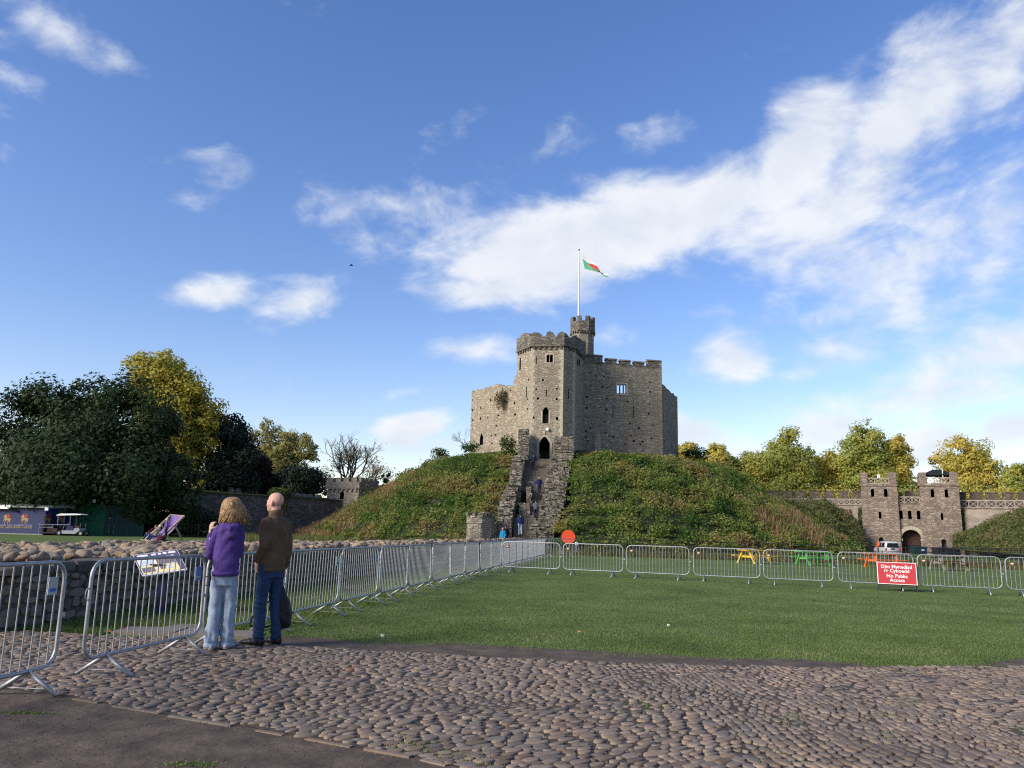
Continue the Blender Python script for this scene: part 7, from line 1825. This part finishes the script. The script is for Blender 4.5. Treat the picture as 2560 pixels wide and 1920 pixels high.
def hand(mb, w, d, side, curl=.5, s=1.0, nrm=None):
    """a palm with four unequal bent fingers and a thumb; w wrist, d pointing direction, nrm back of the hand"""
    d = Vector(d).normalized(); nrm = Vector(nrm or (0, -1, 0)); nrm = (nrm - d * nrm.dot(d)).normalized(); x = d.cross(nrm) * side; w = Vector(w)
    M = Matrix((x, d, nrm)).transposed(); ell(mb, w + d * .050 * s, (.040 * s, .052 * s, .017 * s), M, 10, 8)
    for k, (off, ln) in enumerate(((-.028, .072), (-.009, .080), (.010, .076), (.027, .060))):
        p0 = w + d * .085 * s + x * off * s; a1 = curl * .7; p1 = p0 + (d * math.cos(a1) - nrm * math.sin(a1)) * ln * .45 * s; a2 = curl * 1.6; p2 = p1 + (d * math.cos(a2) - nrm * math.sin(a2)) * ln * .32 * s; a3 = curl * 2.2; p3 = p2 + (d * math.cos(a3) - nrm * math.sin(a3)) * ln * .25 * s
        limb(mb, [p0 - d * .02 * s, p0, p1, p2, p3], [.0095 * s, .0098 * s, .0090 * s, .0082 * s, .0070 * s], 7)
    t0 = w + d * .03 * s - x * .030 * s; t1 = t0 + (d * .5 - x * .8 - nrm * .3).normalized() * .042 * s; t2 = t1 + (d * .9 - x * .25 - nrm * .4).normalized() * .034 * s; limb(mb, [w + d * .02 * s, t0, t1, t2], [.014 * s, .0135 * s, .0115 * s, .0090 * s], 7)
    return M
def shoe(mb, ank, fdir, s=1.0, sole=.0):
    f = Vector(fdir).normalized(); a = math.atan2(f.y, f.x) - math.pi / 2; M = Matrix.Rotation(a, 3, 'Z'); c = Vector((ank[0], ank[1], 0)); z0 = ank[2] - .085
    for (y, r, zz, hw, hh) in ((-.045, .05, .050, .040, .052), (.02, .06, .052, .043, .056), (.09, .06, .040, .047, .040), (.15, .055, .034, .044, .032), (.20, .03, .028, .034, .024)): ell(mb, c + M @ Vector((0, y * s, z0 + zz * s)), (hw * s, r * s, hh * s), None, 12, 8)

# ------------------------------------------------ man in the brown jacket
mp = gnd(655, 1616); man = thing('person', 'bald man in a brown jacket and dark jeans seen from behind, holding a black bag', 'person', (mp.x + .04, mp.y, .018), rad(60), 'people in front of the barriers')
b = MB(); HM = head_parts(b, (0.0, .035, 1.705), rad(14), -.02, 1.04); limb(b, [(0, -.02, 1.46), (0, 0, 1.58), (0, .02, 1.66)], [.070, .060, .060]); slab_loft(b, [((0, 0, .88), .15, .10), ((0, 0, 1.05), .145, .10), ((0, 0, 1.3), .17, .11), ((0, -.01, 1.47), .15, .08), ((0, -.01, 1.52), .08, .06)])
LSH, LEL, LWR = (-.190, -.02, 1.45), (-.250, -.075, 1.17), (-.195, .085, .985); RSH, REL, RWR = (.185, -.02, 1.45), (.225, -.065, 1.16), (.225, -.02, .90)
limb(b, [LSH, LEL, LWR], [.052, .042, .030]); limb(b, [RSH, REL, RWR], [.052, .042, .030]); hand(b, LWR, (.15, .35, -1), -1, .5, 1.05, (-1, .1, 0)); hand(b, RWR, (.02, .10, -1), 1, 1.1, 1.05, (1, 0, 0))
LH, LK, LA = (-.095, .0, .93), (-.105, .055, .52), (-.115, .035, .10); RH, RK, RA = (.095, 0, .93), (.115, .01, .52), (.13, -.055, .10)
for h_, k_, a_ in ((LH, LK, LA), (RH, RK, RA)): limb(b, [h_, k_, a_], [.085, .055, .040])
squeeze(b, .86, 1.52); skinned(b, 'body', MAT['skin'], man, .0085, 3)
for q in (-1, 1): e_ = MB(); ell(e_, Vector((0.0, .035, 1.705)) + HM @ Vector((q * .034, .088, .008)), (.013, .010, .009)); e_.build('eye', MAT['eye'], man, True, world=False)
j = MB(); slab_loft(j, [((0, .0, .885), .190, .146, .0), ((0, 0, .95), .198, .153), ((0, -.005, 1.08), .198, .152), ((0, -.01, 1.25), .205, .152), ((0, -.015, 1.38), .205, .142), ((0, -.018, 1.46), .180, .118), ((0, -.015, 1.515), .135, .092), ((0, -.01, 1.545), .085, .075)], 20, 2.5)
limb(j, [(-.165, -.015, 1.455), LSH, LEL, (-.235, .05, 1.02)], [.085, .090, .074, .058], 12); limb(j, [(.165, -.015, 1.455), RSH, REL, (.228, -.025, .94)], [.085, .090, .074, .056], 12)
def fold_j(p): return .010 * noise.noise(Vector((p[0] * 7 + p[2] * 5, p[1] * 7, p[2] * 4 + 3))) + .006 * noise.noise(Vector((p[0] * 14, p[1] * 14, p[2] * 26)))
squeeze(j, .86); skinned(j, 'jacket', MAT['suede'], man, .011, 5, fold_j)
c_ = MB(); pts = []
for zz, rx_, ry_ in ((1.525, .094, .084), (1.565, .090, .082), (1.605, .090, .084)): pts.append([((math.cos(t) * rx_), .004 + math.sin(t) * ry_, zz + .022 * -math.sin(t)) for t in np.linspace(0, 6.283, 25)[:-1]])
inn = [[(x * .90, y * .90, z) for x, y, z in rg] for rg in pts[::-1]]; c_.loft(pts + inn, cap=False); c_.build('collar', MAT['suede'], man, True, world=False)
h_ = MB(); slab_loft(h_, [((0, .0, .872), .190, .146), ((0, .0, .895), .200, .155), ((0, .0, .925), .202, .157)], 24, 2.5); squeeze(h_, .86); h_.build('hem_band', MAT['suede'], man, True, world=False)
t = MB(); slab_loft(t, [((0, 0, .80), .165, .125), ((0, 0, .90), .175, .130), ((0, 0, .98), .165, .120)], 18, 2.4)
for h2, k2, a2, sg_ in ((LH, LK, LA, -1), (RH, RK, RA, 1)): limb(t, [h2, ((h2[0] + k2[0]) / 2, (h2[1] + k2[1]) / 2, (h2[2] + k2[2]) / 2), k2, ((k2[0] + a2[0]) / 2, (k2[1] + a2[1]) / 2 - .01, (k2[2] + a2[2]) / 2), (a2[0], a2[1], .085)], [.112, .100, .083, .078, .074], 12)
def fold_t(p):
    z = p[2]; a = .004 + .012 * math.exp(-((z - .50) / .10) ** 2) + .014 * math.exp(-((z - .14) / .10) ** 2) + .008 * math.exp(-((z - .80) / .08) ** 2)
    return a * noise.noise(Vector((p[0] * 9, p[1] * 9, z * 30 + 6 * p[0])))
squeeze(t, .88); skinned(t, 'jeans', MAT['denim_d'], man, .010, 4, fold_t)
for a2, fd in ((LA, (-.25, 1, 0)), (RA, (.1, 1, 0))):
    s_ = MB(); shoe(s_, (a2[0] * .88, a2[1] * .88, .085), fd, 1.05); skinned(s_, 'shoe', MAT['shoe_k'], man, .010, 3)
# his bag: hangs from the right hand
ba = math.radians(48); bw = Vector((mp.x + .02, mp.y, 0)) + rotz((.235, -.05, 0), ba)
bag = thing('bag', 'black nylon backpack hanging from the hand of the man in brown', 'bag', (bw.x - .04, bw.y, .05), rad(20)); bag.scale = (.88, .88, .92)
m = MB(); slab_loft(m, [((0, 0, .16), .10, .075), ((.01, 0, .22), .125, .095), ((.005, 0, .38), .125, .100), ((-.01, 0, .52), .100, .085), ((-.035, 0, .64), .065, .060), ((-.05, 0, .72), .040, .035)], 18, 2.3)
ell(m, (.03, -.08, .33), (.08, .05, .13))
skinned(m, 'bag_body', MAT['bag'], bag, .012, 4, lambda p: .012 * noise.noise(Vector((p[0] * 9, p[1] * 9, p[2] * 12))))
m = MB(); m.tube([(-.06, 0, .70), (-.07, .0, .78), (-.055, .0, .86), (-.03, 0, .80), (-.03, 0, .70)], .012, 6); m.build('handle', MAT['bag'], bag, True, world=False)
m = MB(); m.tube([(-.10, -.02, .56), (-.28, .04, .46), (-.40, .05, .30), (-.42, .05, .20), (-.30, .04, .16), (-.12, 0, .20)], .014, 6); m.build('strap', MAT['bag'], bag, True, world=False)

# ------------------------------------------------ woman in the purple hooded top
wp = gnd(556, 1628); wom = thing('person', 'woman with wavy hair in a purple hooded top and pale wide jeans', 'person', (wp.x - .05, wp.y, .018), rad(14), 'people in front of the barriers')
b = MB(); WM = head_parts(b, (.0, .03, 1.575), rad(20), 0, .96); limb(b, [(0, -.02, 1.36), (0, 0, 1.46), (0, .015, 1.53)], [.055, .050, .050]); slab_loft(b, [((0, 0, .86), .155, .11), ((0, 0, 1.02), .125, .09), ((0, 0, 1.2), .145, .10), ((0, -.01, 1.37), .14, .075), ((0, -.01, 1.42), .06, .05)])
LSH, LEL, LWR = (-.150, -.01, 1.35), (-.225, .04, 1.08), (-.265, .13, 1.35); RSH, REL, RWR = (.145, -.01, 1.35), (.165, .07, 1.08), (.02, .20, 1.10)
sq = lambda p: (p[0] * .84, p[1] * .84, p[2])
LH, LK, LA = (-.09, 0, .90), (-.095, .03, .49), (-.105, .0, .09); RH, RK, RA = (.09, 0, .90), (.088, .05, .49), (.09, .05, .09)
for h_, k_, a_ in ((LH, LK, LA), (RH, RK, RA)): limb(b, [h_, k_, a_], [.085, .052, .036])
squeeze(b, .84, 1.43); limb(b, [sq(LSH), sq(LEL), sq(LWR)], [.036, .030, .022]); limb(b, [sq(RSH), sq(REL), sq(RWR)], [.036, .030, .022]); hand(b, sq(LWR), (.14, .12, 1), -1, .75, .86, (-.55, -.8, 0)); hand(b, sq(RWR), (-1, .1, .1), 1, .5, .9, (0, 1, 0)); skinned(b, 'body', MAT['skin2'], wom, .0065, 2)
for q in (-1, 1): e_ = MB(); ell(e_, Vector((.0, .03, 1.575)) + WM @ Vector((q * .032, .082, .008)), (.012, .009, .008)); e_.build('eye', MAT['eye'], wom, True, world=False)
m = MB(); pw = Vector(LWR); m.tube([pw + Vector((.036 * math.cos(t_), .036 * math.sin(t_), -.02)) for t_ in np.linspace(0, 6.28, 13)[:-1]], .006, 5, closed=True); m.build('wristband', MAT['shoe_k'], wom, world=False)
j = MB(); slab_loft(j, [((0, 0, .835), .165, .128), ((0, 0, .88), .178, .140), ((0, .0, .95), .178, .142), ((0, 0, 1.1), .172, .135), ((0, -.005, 1.24), .170, .128), ((0, -.01, 1.34), .158, .112), ((0, -.012, 1.40), .120, .090), ((0, -.005, 1.435), .080, .070)], 20, 2.4)
limb(j, [(-.14, -.005, 1.355), LSH, ((LSH[0] + LEL[0]) / 2 - .01, .01, 1.20), LEL, ((LEL[0] + LWR[0]) / 2 - .01, .115, 1.17), (-.255, .122, 1.29)], [.066, .070, .072, .076, .060, .042], 12); limb(j, [(.14, -.005, 1.355), RSH, (.16, .03, 1.2), REL, (.10, .13, 1.09), (.055, .18, 1.10)], [.066, .068, .066, .066, .060, .046], 12)
ell(j, (.02, -.125, 1.375), (.125, .055, .065)); ell(j, (.05, -.150, 1.315), (.085, .035, .060)); limb(j, [(-.11, -.05, 1.42), (-.06, -.125, 1.40), (.03, -.165, 1.375), (.11, -.125, 1.40), (.12, -.04, 1.43)], [.032, .038, .042, .038, .032], 10)
def fold_h(p): return .014 * noise.noise(Vector((p[0] * 8 - p[2] * 6, p[1] * 8, p[2] * 3.2 + 9))) + .006 * noise.noise(Vector((p[0] * 18, p[1] * 18, p[2] * 22)))
squeeze(j, .84); skinned(j, 'hooded_top', MAT['purple'], wom, .010, 4, fold_h)
h_ = MB(); slab_loft(h_, [((0, .0, .828), .172, .136), ((0, .0, .850), .182, .146), ((0, .0, .880), .184, .148)], 24, 2.4); squeeze(h_, .84); h_.build('hem_band', MAT['purple'], wom, True, world=False)
t = MB(); slab_loft(t, [((0, 0, .72), .158, .115), ((0, 0, .80), .152, .112), ((0, 0, .88), .140, .100)], 18, 2.4)
for h2, k2, a2 in ((LH, LK, LA), (RH, RK, RA)): limb(t, [h2, ((h2[0] + k2[0]) / 2, (h2[1] + k2[1]) / 2, .70), (k2[0], k2[1], k2[2]), ((k2[0] + a2[0]) / 2, (k2[1] + a2[1]) / 2, .29), (a2[0], a2[1] + .01, .10)], [.096, .094, .086, .086, .090], 12)
def fold_w(p):
    z = p[2]; a = .008 + .012 * math.exp(-((z - .46) / .08) ** 2) + .014 * math.exp(-((z - .16) / .10) ** 2) + .010 * math.exp(-((z - .78) / .06) ** 2); return a * (noise.noise(Vector((p[0] * 11, p[1] * 11, z * 16 + 8 * p[0]))) + .6 * noise.noise(Vector((p[0] * 26, p[1] * 26, z * 3))))
squeeze(t, .84); skinned(t, 'jeans', MAT['denim_l'], wom, .010, 3, fold_w)
for a2 in (LA, RA): cf = MB(); cf.tube([(a2[0] * .84, a2[1] * .84 + .01, .025), (a2[0] * .84, a2[1] * .84 + .01, .075)], [.080, .078], 18); cf.build('jeans_cuff', MAT['denim_l'], wom, True, world=False)
for a2, fd in ((LA, (-.15, 1, 0)), (RA, (.12, 1, 0))):
    s_ = MB(); shoe(s_, (a2[0] * .84, a2[1] * .84 + .015, .078), fd, .95); skinned(s_, 'shoe', MAT['shoe_w'], wom, .010, 3)
# hair: a soft mass under many waved locks blown to the right
rh = random.Random(31); hm = MB(); hc_ = Vector((0, .02, 1.60)); Rz = Matrix.Rotation(rad(20), 3, 'Z')
for (o_x, o_y, o_z, ra_, rb_, rc_) in ((0, -.02, .035, .105, .118, .105), (-.01, -.045, -.05, .105, .085, .105), (.030, -.06, -.115, .098, .066, .085), (.055, -.055, -.155, .068, .052, .070)): ell(hm, hc_ + Vector((o_x, o_y, o_z)), (ra_, rb_, rc_))
hb_ = skinned(hm, 'hair', MAT['hair_b'], wom, .011, 3, lambda p: .020 * noise.noise(Vector((p[0] * 24, p[1] * 24, p[2] * 15))))
lk = MB()
for k in range(300):
    a = rh.uniform(rad(150), rad(390)); st = rh.uniform(.02, .09); L = rh.uniform(.24, .42); wv = rh.uniform(.012, .034); ph = rh.uniform(0, 6.3); wind = max(0, rh.gauss(.020, .030)) * (1.5 if math.cos(a) > -.2 else .5); pts = []; rs = []; nseg = 11
    for i in range(nseg + 1):
        f = i / nseg; dn = f * L; th_ = min(1.45, (st + dn * .9) / .115); rad_ = .112 * math.sin(th_) + max(0, dn - .12) * .08 + rh.uniform(0, .003)
        z = .108 * math.cos(th_) - max(0, dn - .15) * .85 + .035
        x = math.cos(a) * rad_ + wind * f * f * .95; y = math.sin(a) * rad_ - .015; q = math.sin(f * 15 + ph) * wv * (.25 + f)
        pts.append(hc_ + Rz @ Vector((x + q * -math.sin(a), y + q * math.cos(a), z + q * .3))); rs.append(.0105 * (1.1 - .8 * f))
    lk.tube(pts, rs, 5)
lk.build('hair_locks', MAT['hair_b'], wom, True, world=False)

# ------------------------------------------------ small figures further off
def figure(label, loc, yawd, top, legs, hair, pose='stand', s=1.0, shoes='shoe_k', lean=0.0, cat='person', group=None, vox=.024, coat=1.0, arm=None, skin='skin'):
    t_ = thing('person', label, cat, loc, rad(yawd), group); t_.scale = (s, s, s)
    hip, knee, ank, z0 = .92, .50, .09, 0.0
    J = dict(LH=(-.09, 0, .92), LK=(-.10, .04, .50), LA=(-.11, -.01, .09), RH=(.09, 0, .92), RK=(.10, .04, .50), RA=(.11, -.01, .09), LS=(-.18, 0, 1.41), LE=(-.25, -.03, 1.14), LW=(-.23, .10, .92), RS=(.18, 0, 1.41), RE=(.25, -.03, 1.14), RW=(.23, .10, .92), C=(0, 0, 1.25), N=(0, 0, 1.50), H=(0, .03, 1.62))
    if pose == 'climb': J.update(LK=(-.10, .22, .60), LA=(-.11, .12, .26), RK=(.10, .02, .48), RA=(.11, -.10, .09))
    if pose == 'descend': J.update(LK=(-.09, .16, .50), LA=(-.10, .14, .09), RK=(.10, .14, .56), RA=(.11, -.06, .26))
    if pose == 'walk': J.update(LK=(-.09, .16, .50), LA=(-.10, .20, .09), RK=(.10, .0, .50), RA=(.11, -.24, .12))
    if pose == 'sit':
        for k_ in ('LH', 'RH', 'LS', 'RS', 'LE', 'RE', 'C', 'N', 'H', 'LW', 'RW'): x, y, z = J[k_]; J[k_] = (x, y - .0 - max(0, z - .92) * .45, z - .47)
        J.update(LK=(-.12, .42, .52), RK=(.12, .44, .50), LA=(-.12, .62, .10), RA=(.13, .66, .10), LW=(-.12, .26, .62), RW=(.12, .26, .62), LE=(-.25, .0, .68), RE=(.25, .0, .68))
    if arm: J.update(arm)
    if lean:
        for k_ in ('LS', 'RS', 'C', 'N', 'H', 'LE', 'RE', 'LW', 'RW'): x, y, z = J[k_]; J[k_] = (x, y + (z - .9) * lean, z)
    bb = MB(); M_ = head_parts(bb, J['H'], 0, 0, 1.0, True); C = Vector(J['C']); pel = (Vector(J['LH']) + Vector(J['RH'])) / 2; N_ = Vector(J['N'])
    limb(bb, [N_ - Vector((0, 0, .06)), N_, Vector(J['H']) - Vector((0, 0, .05))], [.06, .055, .055]); limb(bb, [pel, C, N_ - Vector((0, 0, .1))], [.12, .13, .11])
    for q in 'LR': limb(bb, [J[q + 'S'], J[q + 'E'], J[q + 'W']], [.045, .038, .030]); limb(bb, [J[q + 'H'], J[q + 'K'], J[q + 'A']], [.08, .055, .04]); hand(bb, J[q + 'W'], Vector(J[q + 'W']) - Vector(J[q + 'E']), -1 if q == 'L' else 1, .4, 1.0, (-1 if q == 'L' else 1, 0, 0))
    skinned(bb, 'body', MAT[skin], t_, .013, 2)
    tt_ = MB(); dz_ = .92 - pel.z; ax = (N_ - pel)
    for f, hw, hd in ((.0, .185, .14),): pass
    secs = []
    for f, hw, hd in ((-.12 * coat, .175, .135), (.05, .18, .135), (.35, .19, .14), (.7, .20, .135), (.88, .17, .11), (1.0, .08, .07)): p_ = pel + ax * f; secs.append(((p_.x, p_.y, p_.z), hw, hd))
    slab_loft(tt_, secs, 14)
    for q, sx in (('L', -1), ('R', 1)): w_ = Vector(J[q + 'E']).lerp(Vector(J[q + 'W']), .86); limb(tt_, [Vector(J[q + 'S']) - Vector((sx * .05, 0, 0)), J[q + 'S'], J[q + 'E'], w_], [.075, .075, .064, .052])
    skinned(tt_, 'jacket', MAT[top], t_, vox, 3)
    lg = MB()
    for q in 'LR': limb(lg, [J[q + 'H'], J[q + 'K'], (J[q + 'A'][0], J[q + 'A'][1], J[q + 'A'][2] - .01)], [.11, .082, .068])
    slab_loft(lg, [((pel.x, pel.y, pel.z - .08), .155, .12), ((pel.x, pel.y, pel.z + .08), .15, .115)], 14); skinned(lg, 'trousers', MAT[legs], t_, vox, 3)
    for q in 'LR':
        sh_ = MB(); fd = Vector(J[q + 'A']) - Vector(J[q + 'K']); shoe(sh_, J[q + 'A'], (0, 1, 0)); sh_.build('shoe', MAT[shoes], t_, True, world=False)
    if hair:
        hh = MB(); H_ = Vector(J['H']); ell(hh, H_ + Vector((0, -.022, .048)), (.086, .100, .088)); ell(hh, H_ + Vector((0, -.05, -.01)), (.078, .062, .075)); hh.build('hair', MAT[hair], t_, True, world=False)
    return t_
def onstair(px, py): Y = Yof(py); p_ = at(px, py, Y); return (p_.x, Y, zst(Y) + .02)
q = Q1(865, 1075); figure('person in dark navy coat climbing the top flight near the tower door', onstair(*q), 0, 'navy_coat', 'dark_trousers', 'hair_d', 'climb', 1.0, group='people on the stair', arm=dict(RW=(.40, .10, 1.0), RE=(.33, .0, 1.16), LW=(-.36, .02, .98), LE=(-.30, -.04, 1.16)))
q = Q1(990, 1620); figure('person in a blue coat and white shoes coming down the middle of the stair', onstair(*q), 185, 'blue_coat', 'navy_coat', 'hair_d', 'descend', 1.0, 'shoe_w', group='people on the stair')
q = Q2(1100, 705); figure('person in a grey-blue coat climbing the lower stair by the right flank wall', onstair(*q), -10, 'grey_coat', 'navy_coat', 'hair_d', 'climb', .98, group='people on the stair')
q = Q2(740, 1075); p_ = at(*q, 66.5); figure('person in a royal blue top and light jeans standing at the foot of the stair', (p_.x, p_.y, max(0.1, p_.z)), 0, 'blue_coat', 'denim_l', 'hair_d', 'walk', 1.0, 'shoe_w', group='people at the foot of the stair')
q = Q2(340, 1150); p_ = at(*q, 63.5); figure('person in a bright cyan jacket at the foot of the stair', (p_.x, p_.y, max(-.2, at(*Q2(365, 915), 63.5).z - 1.72)), 150, 'cyan_coat', 'dark_trousers', 'hair_b', 'stand', 1.0, group='people at the foot of the stair')
p_ = at(*Q2(415, 855), 64.3); figure('tall person in a dark coat just behind the cyan jacket', (p_.x, p_.y, max(-.1, p_.z - 1.74)), 10, 'black_coat', 'dark_trousers', 'hair_d', 'stand', 1.0, group='people at the foot of the stair')
p_ = at(*Q2(490, 1000), 64.0); figure('small child in a grey top beside the dark coated adult', (p_.x, p_.y, 0), 0, 'grey_coat', 'navy_coat', 'hair_d', 'stand', .62, group='people at the foot of the stair')
p_ = at(*Zg(568, 905), 90.5); figure('worker in an orange jacket standing left of the white car', (p_.x, p_.y, -.25), 120, 'hivis', 'dark_trousers', 'hair_d', 'stand', 1.0)
def Zd(x, y): return (340 + x / 15.8, 1270 + y / 15.8)
p_ = at(*Zd(1150, 1160), 61.2); zp = at(*Zd(1195, 400), 61.2).z - 1.74; figure('fair-haired person in a lilac top and dark trousers in front of the giant deck chair', (p_.x, p_.y, max(-.1, zp)), -60, 'lilac_top', 'dark_trousers', 'hair_w', 'stand', 1.0, arm=dict(RW=(.22, .30, 1.16), RE=(.24, .04, 1.12)))
p_ = at(*Zd(760, 1150), 60.6); figure('person in a cream top and jeans sitting on the edge of the giant deck chair', (p_.x, p_.y, -.02), 70, 'cream_top', 'blue_trousers', 'hair_w', 'sit', 1.0, 'shoe_w', group='people on the giant deck chair', lean=-.25)
p_ = at(*Zd(600, 1130), 61.6); figure('person in a maroon top and jeans lying back beside the giant deck chair', (p_.x, p_.y, -.02), 72, 'maroon_top', 'blue_trousers', 'hair_d', 'sit', 1.0, 'shoe_w', group='people on the giant deck chair', lean=-.35)
p_ = at(*Zd(985, 1080), 60.0); bg2 = thing('bag', 'dark maroon shoulder bag on the grass by the giant deck chair', 'bag', (p_.x, p_.y, 0)); m = MB(); slab_loft(m, [((0, 0, .02), .25, .14), ((0, 0, .2), .28, .17), ((0, 0, .38), .22, .12), ((0, 0, .44), .1, .06)], 14); m.build('bag_body', MAT['maroon_top'], bg2, True, world=False); m = MB(); m.tube([(-.2, 0, .36), (-.12, 0, .58), (.12, 0, .58), (.2, 0, .36)], .018, 5); m.build('strap', MAT['maroon_top'], bg2, world=False)
